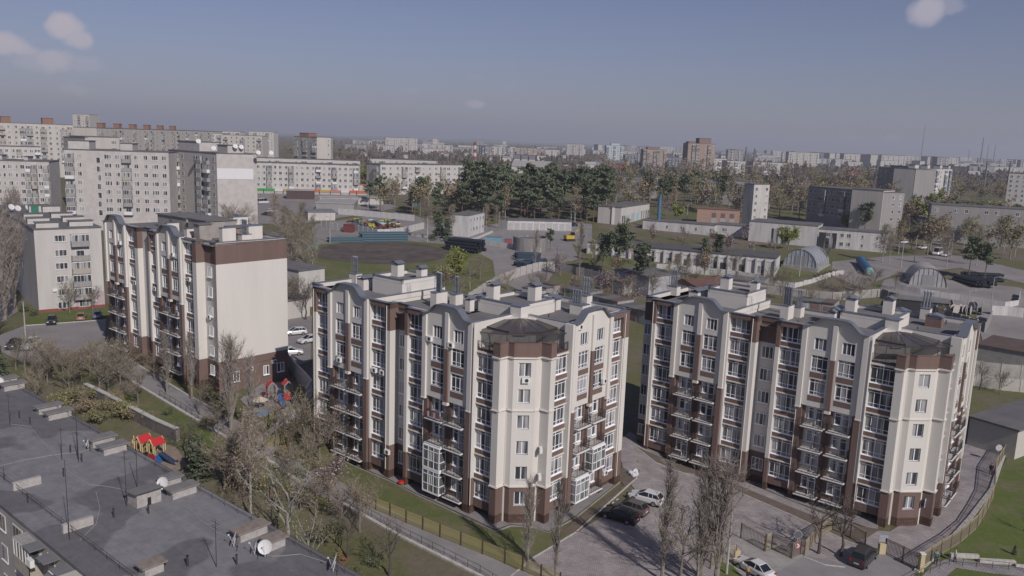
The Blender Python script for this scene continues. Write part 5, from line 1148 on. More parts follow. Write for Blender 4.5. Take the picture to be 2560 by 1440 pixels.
# ---------------------------------------------------------------- trees
bark = mat('bark_grey_brown', (.22, .19, .165), .95, .15, 3)
barkp = mat('poplar_bark', (.25, .225, .20), .95, .15, 3)
barkw = mat('birch_bark', (.42, .41, .39), .9, .3, 5, col2=(.16, .15, .14))
barkd = mat('dark_bark', (.10, .085, .075), .95, .15, 3)
barkpine = mat('pine_bark', (.17, .115, .085), .95, .15, 3)
twig = mat('bare_twigs', (.27, .225, .19), .95, .12, 1, rnd=.15)
twigd = mat('dark_twigs', (.13, .108, .098), .95, .12, 1)
twigp = mat('poplar_twigs', (.30, .26, .23), .95, .12, 1, rnd=.12)
bud = mat('olive_buds', (.27, .26, .12), .95, .25, 1.5, rnd=.2)
budb = mat('brownish_buds', (.30, .235, .145), .95, .25, 1.5, rnd=.2)
leafy = mat('young_leaves', (.24, .27, .07), .9, .2, 1.5, rnd=.15)
leafg = mat('green_leaves', (.12, .16, .055), .9, .25, 1.5, rnd=.2)
needle = mat('pine_needles', (.080, .108, .066), .9, .3, .8, col2=(.125, .145, .085), rnd=.25)
blossom = mat('pink_blossom', (.42, .32, .34), .9, .2, 2)
def tree_mesh(key, seed, H, th, r0, limbs, ang, llen, nsec, slen, ntw, twl, up=.3, droop=0, tww=.035, leaf=0, ls=.12, zr=(.3, .95), mats=None, lean=0, profile=None, sides=4, trunk_top=True, tws=.0):
    def mk():
        r = random.Random(seed); tr = MB(); cr = MB()
        # trunk
        P = [Vector((0, 0, -.4))]; n = 6
        for i in range(1, n+1): P.append(Vector((lean*H*(i/n)**1.5+r.uniform(-.02, .02)*H*.5, r.uniform(-.02, .02)*H*.5, th*i/n)))
        for i in range(n): tr.tube(P[i], P[i+1], r0*(1-.75*i/n), r0*(1-.75*(i+1)/n), 7, 0, False)
        def at(f):
            k = min(n-1, int(f*n)); return P[k].lerp(P[k+1], f*n-k)
        def leafq(p, s, m):
            a = Vector((r.gauss(0, 1), r.gauss(0, 1), r.gauss(0, 1))).normalized(); b = a.orthogonal().normalized()*s; c = a.cross(b).normalized()*s
            if a.z < 0: b, c = c, b
            cr.quad(tuple(p-b-c), tuple(p+b-c), tuple(p+b+c), tuple(p-b+c), m)
        def tw(p, d, l):
            w = d.orthogonal().normalized()*tww
            q = p+d*l; q.z -= droop*l*.6
            cr.tri(tuple(p-w), tuple(p+w), tuple(q), 0)
            if leaf and r.random() < leaf: leafq(q+Vector((r.uniform(-.1, .1), r.uniform(-.1, .1), r.uniform(-.1, .1))), ls*r.uniform(.6, 1.3), 1)
            if leaf > 1: leafq(p.lerp(q, r.uniform(.2, .9)), ls*r.uniform(.6, 1.3), 1)
        for i in range(limbs):
            f = zr[0]+(zr[1]-zr[0])*((i+r.random())/limbs); s = at(f); az = r.uniform(0, 2*pi) if limbs > 5 else 2*pi*i/limbs+r.uniform(-.4, .4)
            pf = profile(f) if profile else 1
            a = R(ang*r.uniform(.7, 1.25)); L = llen*pf*r.uniform(.75, 1.2)
            d = Vector((sin(a)*cos(az), sin(a)*sin(az), cos(a))); pts = [s]; m = 4
            for k in range(m):
                d = (d+Vector((r.uniform(-.22, .22), r.uniform(-.22, .22), up*.35+r.uniform(-.1, .1)))).normalized(); pts.append(pts[-1]+d*L/m)
            rr = r0*.5*(1-.5*f)
            for k in range(m): tr.tube(pts[k], pts[k+1], max(.012, rr*(1-.8*k/m)), max(.01, rr*(1-.8*(k+1)/m)), sides, 0, False)
            for j in range(nsec):
                t = .2+.8*(j+r.random())/nsec; k = min(m-1, int(t*m)); p = pts[k].lerp(pts[k+1], t*m-k); dd = (pts[k+1]-pts[k]).normalized()
                d2 = (dd*.7+Vector((r.uniform(-1, 1), r.uniform(-1, 1), r.uniform(-.5, .8)+up*.6))).normalized(); sl = slen*pf*r.uniform(.5, 1.2)
                q = p+d2*sl*.5; d3 = (d2+Vector((r.uniform(-.3, .3), r.uniform(-.3, .3), up*.5-droop*.8))).normalized(); q2 = q+d3*sl*.5
                tr.tube(p, q, .026+rr*.16, .018, 3, 0, False); tr.tube(q, q2, .015, .008, 3, 0, False)
                for w in range(ntw):
                    t2 = r.random(); b = p.lerp(q, t2*2) if t2 < .5 else q.lerp(q2, t2*2-1); db = d2 if t2 < .5 else d3
                    dt = (db*.6+Vector((r.uniform(-1, 1), r.uniform(-1, 1), r.uniform(-.7, .7)+up*.7-droop))).normalized(); tw(b, dt, twl*r.uniform(.5, 1.3))
        if trunk_top:
            for w in range(ntw*2):
                b = at(r.uniform(.75, 1)); tw(b, Vector((r.uniform(-.5, .5), r.uniform(-.5, .5), 1)).normalized(), twl*1.2)
        return tr.mesh('trunk', mats[0]), cr.mesh('crown', list(mats[1:]))
    return cached(('tree', key), mk)
def pine_mesh(key, seed, H, r0, base=.5, spread=2.6, clumps=34, cards=46, cs=.32, mats=None, cone=False):
    def mk():
        r = random.Random(seed); tr = MB(); cr = MB(); n = 6; P = [Vector((0, 0, -.4))]
        for i in range(1, n+1): P.append(Vector((r.uniform(-.03, .03)*H*.4*i/n, r.uniform(-.03, .03)*H*.4*i/n, H*i/n)))
        for i in range(n): tr.tube(P[i], P[i+1], r0*(1-.8*i/n), r0*(1-.8*(i+1)/n), 6, 0, False)
        for i in range(clumps):
            f = base+(1-base)*((i+r.random())/clumps); k = min(n-1, int(f*n)); s = P[k].lerp(P[k+1], f*n-k); az = r.uniform(0, 2*pi)
            if cone: L = spread*(1.05-(f-base)/(1-base))*r.uniform(.7, 1.1)
            else: L = spread*math.sqrt(max(.05, 1-((f-base)/(1-base)-.35)**2*1.6))*r.uniform(.35, 1.1)
            e = s+Vector((cos(az)*L, sin(az)*L, (-.15 if cone else .25)*L)); tr.tube(s, e, .06, .02, 3, 0, False)
            sz = (.9 if cone else 1.15)*r.uniform(.7, 1.2)
            for c in range(cards):
                t = r.uniform(.3, 1.1); g = s.lerp(e, t)+Vector((r.gauss(0, .42), r.gauss(0, .42), r.gauss(0, .2)))*sz
                a = Vector((r.gauss(0, 1), r.gauss(0, 1), r.gauss(0, 1)+.8)).normalized(); b = a.orthogonal().normalized(); q = Matrix.Rotation(r.uniform(0, pi), 3, a) @ b; b = q*cs*r.uniform(.6, 1.3); c2 = a.cross(b).normalized()*cs*.5
                cr.quad(tuple(g-b-c2), tuple(g+b-c2), tuple(g+b+c2), tuple(g-b+c2), 0)
        return tr.mesh('trunk', mats[0]), cr.mesh('crown', [mats[1]])
    return cached(('pine', key), mk)
poplar = lambda v: tree_mesh('poplar%d' % v, 100+v, 15, 14.0, .24, 40, 13, 3.8, 5, 1.5, 8, .9, up=.55, tww=.016, zr=(.08, .93), mats=(barkp, twigp, bud), profile=lambda f: .45+.75*sin(pi*min(1, f*1.05)**.8))
popbig = lambda v: tree_mesh('popbig%d' % v, 150+v, 16, 14.5, .34, 46, 17, 5.0, 6, 1.9, 9, 1.1, up=.5, tww=.017, zr=(.1, .9), mats=(barkp, twigp, bud), profile=lambda f: .4+.8*sin(pi*min(1, f*1.05)**.8))
bare = lambda v: tree_mesh('bare%d' % v, 200+v, 9, 5.2, .17, 11, 48, 3.6, 8, 1.7, 11, .8, up=.25, tww=.017, leaf=.4, ls=.052, zr=(.3, .98), mats=(bark, twig, bud))
bareb = lambda v: tree_mesh('bareb%d' % v, 230+v, 9, 5.0, .15, 12, 52, 3.4, 8, 1.6, 11, .8, up=.2, tww=.017, leaf=.45, ls=.055, zr=(.25, .98), mats=(bark, twig, budb))
darkt = lambda v: tree_mesh('dark%d' % v, 260+v, 8, 4.6, .2, 7, 42, 3.6, 7, 1.7, 8, .75, up=.2, tww=.018, zr=(.45, .98), mats=(barkd, twigd, bud))
birch = lambda v: tree_mesh('birch%d' % v, 300+v, 12, 11.5, .16, 20, 36, 3.0, 7, 1.5, 12, .9, up=.1, droop=.55, tww=.016, leaf=.55, ls=.06, zr=(.25, .97), mats=(barkw, twig, [bud, budb, bud][v % 3]), profile=lambda f: 1.25-.8*f)
plane = lambda v: tree_mesh('plane%d' % v, 340+v, 11, 6.5, .26, 9, 42, 5.0, 6, 1.8, 4, .8, up=.25, tww=.02, leaf=.5, ls=.07, zr=(.35, .98), mats=(mat('pale_plane_bark', (.36, .35, .32), .9, .25, 3), mat('pale_twigs', (.24, .225, .20), .9, .1, 1), bud), sides=5)
willow = lambda v: tree_mesh('willow%d' % v, 370+v, 8, 5.0, .2, 14, 50, 3.2, 9, 1.6, 12, .7, up=.15, droop=.2, tww=.02, leaf=1.5, ls=.12, zr=(.3, .98), mats=(bark, twig, leafy))
bloss = lambda v: tree_mesh('bloss%d' % v, 390+v, 6, 3.4, .14, 10, 52, 2.6, 7, 1.3, 10, .6, up=.2, tww=.02, leaf=.5, ls=.08, zr=(.3, .98), mats=(bark, twigd, blossom))
shrub = lambda v: tree_mesh('shrub%d' % v, 410+v, 2.5, .9, .06, 12, 48, 1.5, 5, .9, 10, .5, up=.2, tww=.016, leaf=.9, ls=.08, zr=(.1, .98), mats=(bark, twig, [bud, budb, leafg][v % 3]), trunk_top=False)
pine = lambda v: pine_mesh('pine%d' % v, 430+v, 13, .2, .48, 3.0, 30, 44, .30, (barkpine, needle))
spruce = lambda v: pine_mesh('spruce%d' % v, 450+v, 8, .16, .1, 2.2, 40, 36, .24, (bark, needle), True)
# far variants: fewer, wider twigs
fpop = lambda v: tree_mesh('fpop%d' % v, 500+v, 17, 15, .3, 22, 14, 4.0, 4, 1.9, 7, 1.2, up=.5, tww=.06, zr=(.08, .92), mats=(barkp, twigp, bud), profile=lambda f: .45+.75*sin(pi*min(1, f*1.05)**.8), sides=3)
fbare = lambda v: tree_mesh('fbare%d' % v, 520+v, 9, 5.2, .18, 9, 45, 3.6, 5, 1.9, 9, 1.0, up=.25, tww=.06, leaf=.7, ls=.16, zr=(.3, .98), mats=(bark, twig, [bud, budb, twig][v % 3]), sides=3)
fbirch = lambda v: tree_mesh('fbirch%d' % v, 540+v, 13, 12, .2, 16, 38, 3.2, 4, 1.7, 9, 1.1, up=.15, droop=.3, tww=.05, leaf=.8, ls=.15, zr=(.25, .97), mats=(barkw, twig, [bud, budb][v % 2]), profile=lambda f: 1.25-.8*f, sides=3)
fwil = lambda v: tree_mesh('fwil%d' % v, 560+v, 8, 5.0, .2, 12, 50, 3.2, 7, 1.7, 9, .8, up=.15, tww=.05, leaf=1.6, ls=.2, zr=(.25, .98), mats=(bark, twig, leafy), sides=3)
fpine = lambda v: pine_mesh('fpine%d' % v, 580+v, 14, .22, .45, 3.3, 26, 30, .42, (barkpine, needle))
def tree(kind, v, px, py, hs, label, grp, name='tree', rz=None, world=None, cat='tree'):
    """hs: real height in metres; the pixel is the foot of the trunk"""
    g = Vector((*world, h(*world))) if world else G(px, py); ms = kind(v)
    H0 = max(q.co.z for q in ms[1].vertices) if ms[1].vertices else 1; H0 = CA.setdefault(('h', ms[1].name), H0); s = hs/H0
    r = thing(name, label, cat, g, random.uniform(0, 6.28) if rz is None else rz, grp); r.scale = (s, s, s*random.uniform(.96, 1.04))
    put(ms[0], 'trunk', r); put(ms[1], 'crown', r); return r
random.seed(21)
T_ = tree
# woods: each tree its own object
def wood(n, x0, x1, y0, y1, kinds, hs, lab, grp, nm, sep=3.5, cat='tree'):
    ok = []; t = 0
    while len(ok) < n and t < n*30:
        t += 1; px = random.uniform(x0, x1); py = random.uniform(y0, y1)+.036*(px-x0); g = G(px, py)
        if any((g-q).length < sep*(1+g.y/300) for q in ok): continue
        ok.append(g); k, v = random.choice(kinds); T_(k, v, 0, 0, random.uniform(*hs), lab, grp, nm, world=(g.x, g.y))
# the courtyard poplars
g1 = 'bare poplars in front of the centre and right blocks'
for lb, px, py, hs, k, v in [('thin bare poplar before the chamfered corner of the centre block', 1318, 1432, 11, poplar, 0), ('second thin poplar right of the chamfered corner', 1390, 1450, 11.5, poplar, 1),
    ('leftmost bare poplar of the courtyard clump', 1655, 1452, 13.5, poplar, 2), ('short crooked tree between two courtyard poplars', 1700, 1460, 9.5, bare, 3), ('wide bare poplar in the middle of the courtyard clump', 1752, 1462, 14.5, popbig, 0), ('tallest bare poplar at the right of the courtyard clump', 1788, 1475, 15.5, popbig, 1), ('slim poplar behind the courtyard clump', 1740, 1475, 12, poplar, 0)]:
    T_(k, v, px, py, hs, lb, g1, 'poplar_tree')
for lb, px, py, hs, v in [('dark bare tree on the small lawn by the gate, its trunk forked', 2046, 1386, 8.2, 0), ('leaning dark bare tree beside the parked dark estate car', 2103, 1392, 8.8, 1)]:
    T_(darkt, v, px, py, hs, lb, 'dark bare trees on the gate lawn', 'bare_tree')
# poplars before the left block
for lb, px, py, hs, k, v in [('bare poplar in front of the left block, leftmost of four', 418, 985, 10, poplar, 1), ('bare poplar at the balconies of the left block', 480, 1000, 11, poplar, 2), ('thick bare poplar before the corner of the left block', 578, 1078, 14.5, popbig, 1), ('slim bare poplar before the blank end wall', 628, 1090, 12.5, poplar, 0)]:
    T_(k, v, px, py, hs, lb, 'bare poplars in front of the left block', 'poplar_tree')
# big poplars at the far left edge
for i, (px, py, hs) in enumerate([(12, 800, 24), (38, 770, 20), (62, 735, 19), (-20, 860, 22), (50, 700, 16), (85, 700, 14)]):
    T_(popbig, i % 2, px, py, hs, ['tall bare poplar at the left edge beside the pale brick block', 'bare poplar second from the left edge', 'bare poplar touching the left face of the pale brick block', 'poplar cut by the left edge of the photo', 'smaller poplar behind the left-edge poplars', 'shortest poplar by the brick block balconies'][i], 'tall bare poplars at the left edge', 'poplar_tree')
T_(bare, 0, 175, 782, 8, 'bare tree against the end wall of the pale brick block', None, 'bare_tree'); T_(bare, 1, 232, 775, 6, 'small bare tree at the pink painted patch', None, 'bare_tree')
# trees between the path and the old roof (foreground)
fg = [(120, 960, 8, bare, 0, 'olive bare tree beside the left car park'), (40, 925, 6, bare, 1, 'bushy bare tree below the dark blue car'), (175, 985, 9, bareb, 0, 'brownish bare tree behind the old roof'), (250, 990, 8, bare, 2, 'bare tree above the stone retaining wall'), (300, 960, 7.5, bareb, 1, 'budding tree by the upper end of the path'), (90, 1010, 6, bare, 1, 'low olive tree behind the roof vents'), (225, 940, 6.5, bare, 0, 'thin tree at the car park corner'),
      (345, 1010, 6, bareb, 2, 'small brown tree on the grassy bank'), (560, 1225, 9, bareb, 1, 'golden-brown drooping tree left of the white birch trunk'), (470, 1150, 7, darkt, 1, 'dark crooked tree right of the playground'), (690, 1120, 8, bareb, 2, 'bare tree on the corner lawn'), (760, 1130, 10, bare, 0, 'tall olive tree before the left end of the centre block'), (800, 1155, 9.5, bareb, 0, 'brown budding tree at the left balconies of the centre block'), (835, 1140, 7, bare, 2, 'small olive tree next to the centre block'), (820, 1250, 7.5, bloss, 0, 'faint pink blossoming tree beside the picket fence'), (790, 1295, 6, bareb, 2, 'low tree at the path railing'), (870, 1395, 6.5, darkt, 0, 'dark tree with wide crown near the scrap furniture'), (975, 1440, 7, darkt, 1, 'slim dark tree crossing the path railing'), (545, 1095, 6.5, bare, 0, 'budding tree below the path'), (385, 950, 5.5, bareb, 1, 'small tree between path and left block'), (330, 925, 6, bareb, 2, 'bare tree at the steps of the left block'), (500, 1040, 6, bare, 1, 'small bare tree by the thick poplar'), (900, 1330, 6.5, bareb, 2, 'thin brown tree over the path, near the picket fence')]
for px, py, hs, k, v, lb in fg: T_(k, v, px, py, hs, lb, 'bare and budding trees along the footpath', 'budding_tree')
T_(birch, 1, 628, 1300, 12.5, 'birch with a long white trunk behind the old roof', None, 'birch_tree'); T_(plane, 0, 722, 1385, 11, 'big tree with bare white limbs in front of the centre block', None, 'plane_tree', rz=.5); T_(plane, 1, 770, 1440, 7, 'lower white-limbed tree at the roof corner', None, 'plane_tree')
T_(spruce, 0, 495, 1215, 6.5, 'drooping conifer behind the old roof, right of the playground', None, 'spruce_tree'); T_(spruce, 1, 2, 1000, 8, 'dark conifer at the left edge above the old roof', None, 'spruce_tree')
T_(spruce, 1, 560, 1040, 3.5, 'dark evergreen bush at the base of the poplars', None, 'spruce_tree')
for i, (px, py, hs, v) in enumerate([(300, 1010, 1.8, 0), (420, 1040, 1.6, 2), (520, 1070, 2.0, 0), (610, 1095, 2.0, 2), (660, 1080, 2.2, 0), (705, 1150, 2.2, 1), (740, 1100, 2.4, 0), (780, 1180, 2.2, 1), (270, 1030, 2.2, 1), (330, 1050, 2.2, 1), (370, 1060, 2.0, 1), (450, 940, 1.6, 0), (880, 1460, 2.0, 2), (845, 1340, 2.2, 2), (805, 1365, 2.5, 0), (940, 1420, 1.8, 2), (560, 1140, 2.0, 0), (595, 1160, 2.0, 1), (490, 1110, 1.8, 1), (640, 1230, 2.4, 0), (690, 1260, 2.4, 1), (760, 1200, 2.2, 2), (60, 780, 2.4, 2), (85, 790, 2.0, 2), (520, 985, 1.6, 2), (545, 1005, 1.6, 2), (230, 1000, 2.2, 0), (150, 1020, 2.4, 1), (70, 985, 2.2, 0), (120, 930, 2.0, 0), (200, 905, 1.8, 1)]):
    T_(shrub, v, px, py, hs, 'low %s shrub in the strip between footpath and old roof' % ['olive budding', 'brown bare', 'fresh green'][v], 'shrubs along the footpath', 'shrub', cat='shrub')
T_(spruce, 0, 2535, 1388, 1.2, 'tiny evergreen on the right-hand grass slope', None, 'small_evergreen')
wood(7, 600, 800, 1120, 1180, [(bare, 0), (bareb, 1), (bare, 2), (bareb, 2)], (4.5, 7), 'budding tree in the thicket between old roof and corner lawn', 'thicket between old roof and corner lawn', 'budding_tree', sep=2)
wood(10, 560, 860, 1200, 1300, [(bare, 0), (bareb, 1), (bare, 1), (bareb, 0)], (4.5, 7), 'budding tree in the thicket around the white-limbed tree', 'thicket around the white-limbed tree', 'budding_tree', sep=2)
wood(11, 60, 330, 905, 975, [(bare, 0), (bareb, 0), (bare, 1), (bareb, 2)], (5.5, 8), 'olive tree in the thicket above the upper old roof', 'thicket above the upper old roof', 'budding_tree', sep=2)
wood(16, 150, 340, 985, 1060, [(shrub, 1), (shrub, 0), (bareb, 1)], (2, 3.4), 'brown shrub in the hedge beside the stone retaining wall', 'hedge beside the stone retaining wall', 'shrub', sep=1.2, cat='shrub')
wood(14, 1230, 1640, 715, 760, [(bareb, 0), (bloss, 0), (bare, 1), (bareb, 2)], (5, 8), 'scrubby tree on the slope above the garages', 'slope above the garages', 'budding_tree', sep=3)
wood(16, 1640, 2240, 700, 760, [(bare, 0), (bareb, 0), (bare, 2)], (5, 8), 'olive scrubby tree on the slope behind the right block', 'slope behind the right block', 'budding_tree', sep=4)
wood(12, 690, 790, 600, 720, [(birch, 0), (birch, 1), (birch, 2)], (10, 14), 'birch in the clump right of the left block roof', 'birch clump right of the left block roof', 'birch_tree', sep=3)
wood(10, 700, 770, 720, 800, [(bare, 0), (darkt, 0), (bareb, 1)], (8, 11), 'bare tree between the left block and the old building', 'trees between left block and old building', 'bare_tree', sep=3)
wood(9, -30, 90, 640, 800, [(popbig, 0), (popbig, 1)], (16, 22), 'tall bare poplar in the row along the left edge', 'poplar row along the left edge', 'poplar_tree', sep=3)
# middle distance
mid = [(712, 640, 15, birch, 0, 'tall birch right of the nine-storey end wall', 'birch_tree'), (690, 600, 15, birch, 1, 'birch against the shop block', 'birch_tree'), (740, 640, 12, birch, 2, 'olive birch at the corner of the depot', 'birch_tree'), (770, 660, 11, birch, 0, 'birch beside the teal booth', 'birch_tree'), (728, 700, 9, bare, 1, 'bare tree above the left block roof', 'bare_tree'),
       (210, 560, 16, popbig, 0, 'bare poplar before the long panel block', 'poplar_tree'), (235, 565, 15, poplar, 0, 'second poplar before the long panel block', 'poplar_tree'), (262, 570, 14, popbig, 1, 'third poplar before the long panel block', 'poplar_tree'), (310, 545, 9, willow, 0, 'green leafing tree at the foot of the panel block', 'leafing_tree'), (430, 540, 11, poplar, 1, 'poplar before the shaded wing', 'poplar_tree'), (455, 545, 10, popbig, 0, 'bare poplar near the windowless end wall', 'poplar_tree'), (575, 590, 12, bare, 0, 'bare tree against the windowless end wall', 'bare_tree'), (605, 592, 12, bare, 2, 'second bare tree against the windowless end wall', 'bare_tree'), (630, 585, 9, bareb, 1, 'bare tree at the right corner of the end wall', 'bare_tree'),
       (1068, 598, 15, birch, 2, 'tall brown birch left of the depot office', 'birch_tree'), (1130, 592, 12, birch, 0, 'olive birch beside the depot office', 'birch_tree'), (1095, 600, 10, spruce, 0, 'dark spruce in front of the depot office', 'spruce_tree'), (1118, 604, 8, spruce, 1, 'smaller spruce in front of the depot office', 'spruce_tree'), (1215, 575, 10, birch, 1, 'thin birch right of the depot office', 'birch_tree'), (1240, 570, 9, birch, 0, 'thin birch left of the garage row', 'birch_tree'),
       (1140, 700, 9, willow, 1, 'wide olive shrubby tree on the depot lawn', 'leafing_tree'), (1175, 725, 8, birch, 0, 'olive birch at the edge of the depot lawn', 'birch_tree'), (1110, 735, 7, bareb, 0, 'budding tree behind the roofs of the centre block', 'budding_tree'), (1200, 700, 8, bare, 0, 'olive tree right of the depot lawn', 'budding_tree'), (1150, 745, 6, bare, 2, 'low budding tree behind the centre block flues', 'budding_tree'),
       (1338, 670, 12, poplar, 1, 'thin dark poplar beside the round tank', 'poplar_tree'), (1448, 690, 16, poplar, 2, 'tall thin poplar left of the warehouse', 'poplar_tree'), (1365, 700, 7, darkt, 0, 'bare tree above the curved wall', 'bare_tree'), (1400, 690, 8, bloss, 1, 'pale blossoming tree by the curved wall', 'blossom_tree'), (1375, 625, 7, fpine, 0, 'small pine by the yellow excavator', 'pine_tree'),
       (1505, 690, 12, pine, 0, 'left pine before the warehouse', 'pine_tree'), (1545, 695, 15, pine, 1, 'tallest pine before the warehouse', 'pine_tree'), (1600, 735, 13, pine, 2, 'leaning pine with a dark trunk before the warehouse', 'pine_tree'), (1760, 665, 9, spruce, 0, 'spruce before the warehouse windows', 'spruce_tree'), (1790, 668, 10, pine, 0, 'pine before the warehouse windows', 'pine_tree'), (1690, 720, 10, birch, 1, 'pale thin birch behind the right block', 'birch_tree'), (1715, 730, 9, birch, 0, 'olive birch behind the right block flues', 'birch_tree'), (1670, 725, 8, birch, 2, 'birch beside the old roofs', 'birch_tree'),
       (1490, 730, 7, bloss, 0, 'pink blossoming tree over the garages', 'blossom_tree'), (1530, 735, 7, bloss, 1, 'second pink blossoming tree over the garages', 'blossom_tree'), (1450, 740, 7, bareb, 1, 'brown tree over the garages', 'bare_tree'), (1570, 745, 7, bareb, 0, 'olive tree over the garages', 'budding_tree'), (1860, 680, 6, bloss, 0, 'bare blossoming tree at the warehouse corner', 'blossom_tree'), (1925, 715, 7, bare, 0, 'rounded olive tree left of the shiny hangar', 'budding_tree'), (1955, 735, 8, bare, 1, 'olive tree before the hangar bank', 'budding_tree'), (2065, 665, 8, darkt, 1, 'dark bare tree right of the shiny hangar', 'bare_tree'), (2130, 740, 7, bare, 2, 'rounded tree behind the right block', 'budding_tree'), (2160, 735, 6.5, bare, 0, 'olive shrubby tree by the grey wall', 'budding_tree'), (2090, 745, 5, bareb, 1, 'low brown tree by the grey wall', 'budding_tree'), (1970, 625, 9, willow, 0, 'bright green tree before the rear hall', 'leafing_tree'),
       (1692, 555, 9, fwil, 0, 'yellow-green tree left of the pink brick building', 'leafing_tree'), (1665, 540, 8, bloss, 1, 'pink blossoming tree behind the blue chimney', 'blossom_tree'), (2205, 655, 13, birch, 0, 'birch pair left of the road', 'birch_tree'), (2222, 660, 12, birch, 2, 'second birch of the pair left of the road', 'birch_tree'), (2190, 705, 5, bareb, 0, 'low bare tree near the blue tank', 'bare_tree'), (2365, 670, 13, birch, 1, 'birch before the parked cars', 'birch_tree'), (2440, 665, 13, birch, 0, 'birch left of the right-hand pines', 'birch_tree'), (2420, 700, 13, pine, 1, 'pine on the wooded lawn at right', 'pine_tree'), (2460, 705, 12, pine, 2, 'second pine on the wooded lawn at right', 'pine_tree'), (2375, 560, 13, fpine, 0, 'dark pine before the long low building', 'pine_tree'), (2540, 600, 15, fpine, 1, 'dark pine at the right edge', 'pine_tree'), (2160, 590, 14, fpine, 2, 'pine left of the lit sandy wall', 'pine_tree'), (2060, 560, 10, fwil, 1, 'bright yellow-green tree before the dark five-storey block', 'leafing_tree'), (2085, 562, 10, fwil, 0, 'second bright green tree before the dark block', 'leafing_tree'), (2125, 580, 10, fwil, 1, 'golden-green round tree left of the pine', 'leafing_tree'), (2280, 500, 9, fpine, 2, 'small pine at the foot of the sunlit nine-storey block', 'pine_tree'),
       (740, 770, 9, bare, 0, 'bare tree before the old building wall', 'bare_tree'), (765, 800, 10, darkt, 1, 'bare dark tree between the left and centre blocks', 'bare_tree'), (725, 760, 8, bareb, 2, 'bare tree right of the brown parapet', 'bare_tree'), (2450, 975, 6, darkt, 0, 'bare bush-like tree before the tall rough wall', 'bare_tree'), (2500, 985, 5, bareb, 0, 'bare tree behind the garden wall piers', 'bare_tree'), (2420, 965, 5, darkt, 1, 'dark bare tree behind the right block corner', 'bare_tree'), (1110, 705, 5, shrub, 0, 'round olive bush on the depot lawn', 'shrub'), (2350, 800, 4, bareb, 2, 'dark bush behind the plank fence', 'shrub'), (2560, 1330, 3.0, darkt, 0, 'cut leaning dark tree at the right edge of the lawn', 'bare_tree')]
for px, py, hs, k, v, lb, nm in mid: T_(k, v, px, py, hs, lb, 'trees round the depot', nm)
wood(46, 1165, 1515, 500, 548, [(fpine, 0), (fpine, 1), (fpine, 2)], (16, 21), 'dark green pine in the dense pine wood in mid-picture', 'pine wood in the middle of the photo', 'pine_tree')
wood(12, 1040, 1165, 510, 545, [(fpine, 0), (fbare, 1), (fbirch, 0)], (12, 17), 'tree in the looser left part of the pine wood', 'looser left part of the pine wood', 'park_tree')
wood(16, 1180, 1500, 535, 556, [(fpine, 0), (fpine, 1), (fbirch, 1)], (12, 17), 'tree on the near edge of the pine wood', 'near edge of the pine wood', 'pine_tree')
wood(9, 920, 1060, 505, 540, [(fbare, 0), (fbare, 1), (fpine, 0)], (10, 15), 'tall thin tree in the small park left of the pine wood', 'trees in the small park', 'park_tree')
wood(8, 1560, 1800, 500, 520, [(fpine, 1), (fpine, 2), (fpine, 0)], (14, 18), 'pine in the group behind the pale hall', 'pines behind the pale hall', 'pine_tree')
wood(70, 1500, 2220, 488, 534, [(fbare, 0), (fbare, 1), (fbirch, 0), (fbirch, 1), (fbirch, 2), (fbare, 2)], (11, 17), 'bare or budding birch in the belt behind the depot halls', 'tree belt behind the depot halls', 'birch_tree')
wood(44, 2230, 2570, 545, 640, [(fbare, 1), (fbirch, 0), (fbirch, 1), (fbare, 0), (fbirch, 2)], (10, 15), 'bare birch in the grove beside the right-hand road', 'grove beside the right-hand road', 'birch_tree')
wood(70, 2240, 2570, 455, 500, [(fbare, 0), (fbare, 2), (fbare, 1), (fbirch, 0)], (10, 14), 'greyish bare tree in the wooded slope at right', 'wooded slope at right', 'bare_tree')
wood(60, 1490, 2250, 440, 478, [(fpop, 0), (fbare, 0), (fbare, 2), (fpop, 1)], (13, 21), 'bare tree standing between the five-storey blocks', 'bare trees between the five-storey blocks', 'bare_tree')
wood(16, 1750, 1900, 468, 505, [(fbare, 0), (fbirch, 0), (fpop, 0), (fbirch, 1)], (11, 16), 'tree in front of the white five-storey end wall', 'trees round the white end wall', 'birch_tree', sep=3)
wood(26, 2010, 2360, 500, 560, [(fbare, 1), (fbirch, 0), (fbirch, 1), (fwil, 0), (fpine, 1)], (10, 15), 'tree before the long shaded five-storey block', 'trees before the long shaded block', 'birch_tree', sep=3)
wood(26, 1480, 1940, 585, 700, [(fbare, 1), (fbirch, 0), (bloss, 0), (bare, 0), (bareb, 1)], (5, 9), 'small tree on the lawn around the warehouse', 'small trees around the warehouse', 'budding_tree', sep=4)
wood(9, 1960, 2010, 470, 520, [(fpop, 0), (fpop, 1)], (16, 24), 'tall dark poplar in the row right of mid-picture', 'dark poplar row', 'poplar_tree', sep=2)
wood(40, 640, 960, 375, 400, [(fbare, 0), (fbare, 2), (fpop, 0)], (12, 17), 'bare tree behind the roofs of the shop block', 'bare trees behind the shop block', 'bare_tree')
wood(34, 240, 640, 362, 385, [(fpop, 1), (fbare, 2)], (14, 22), 'bare tree rising in front of the skyline blocks', 'bare trees before the skyline blocks', 'bare_tree')
wood(14, 0, 150, 385, 410, [(fpop, 0), (fbare, 0), (fbare, 2)], (12, 20), 'bare tree between the far-left blocks', 'bare trees between the far-left blocks', 'bare_tree')
wood(9, 900, 960, 440, 480, [(fwil, 0), (fbirch, 0), (fwil, 1)], (10, 15), 'greenish tree between the two long five-storey blocks', 'trees between the long blocks', 'leafing_tree')
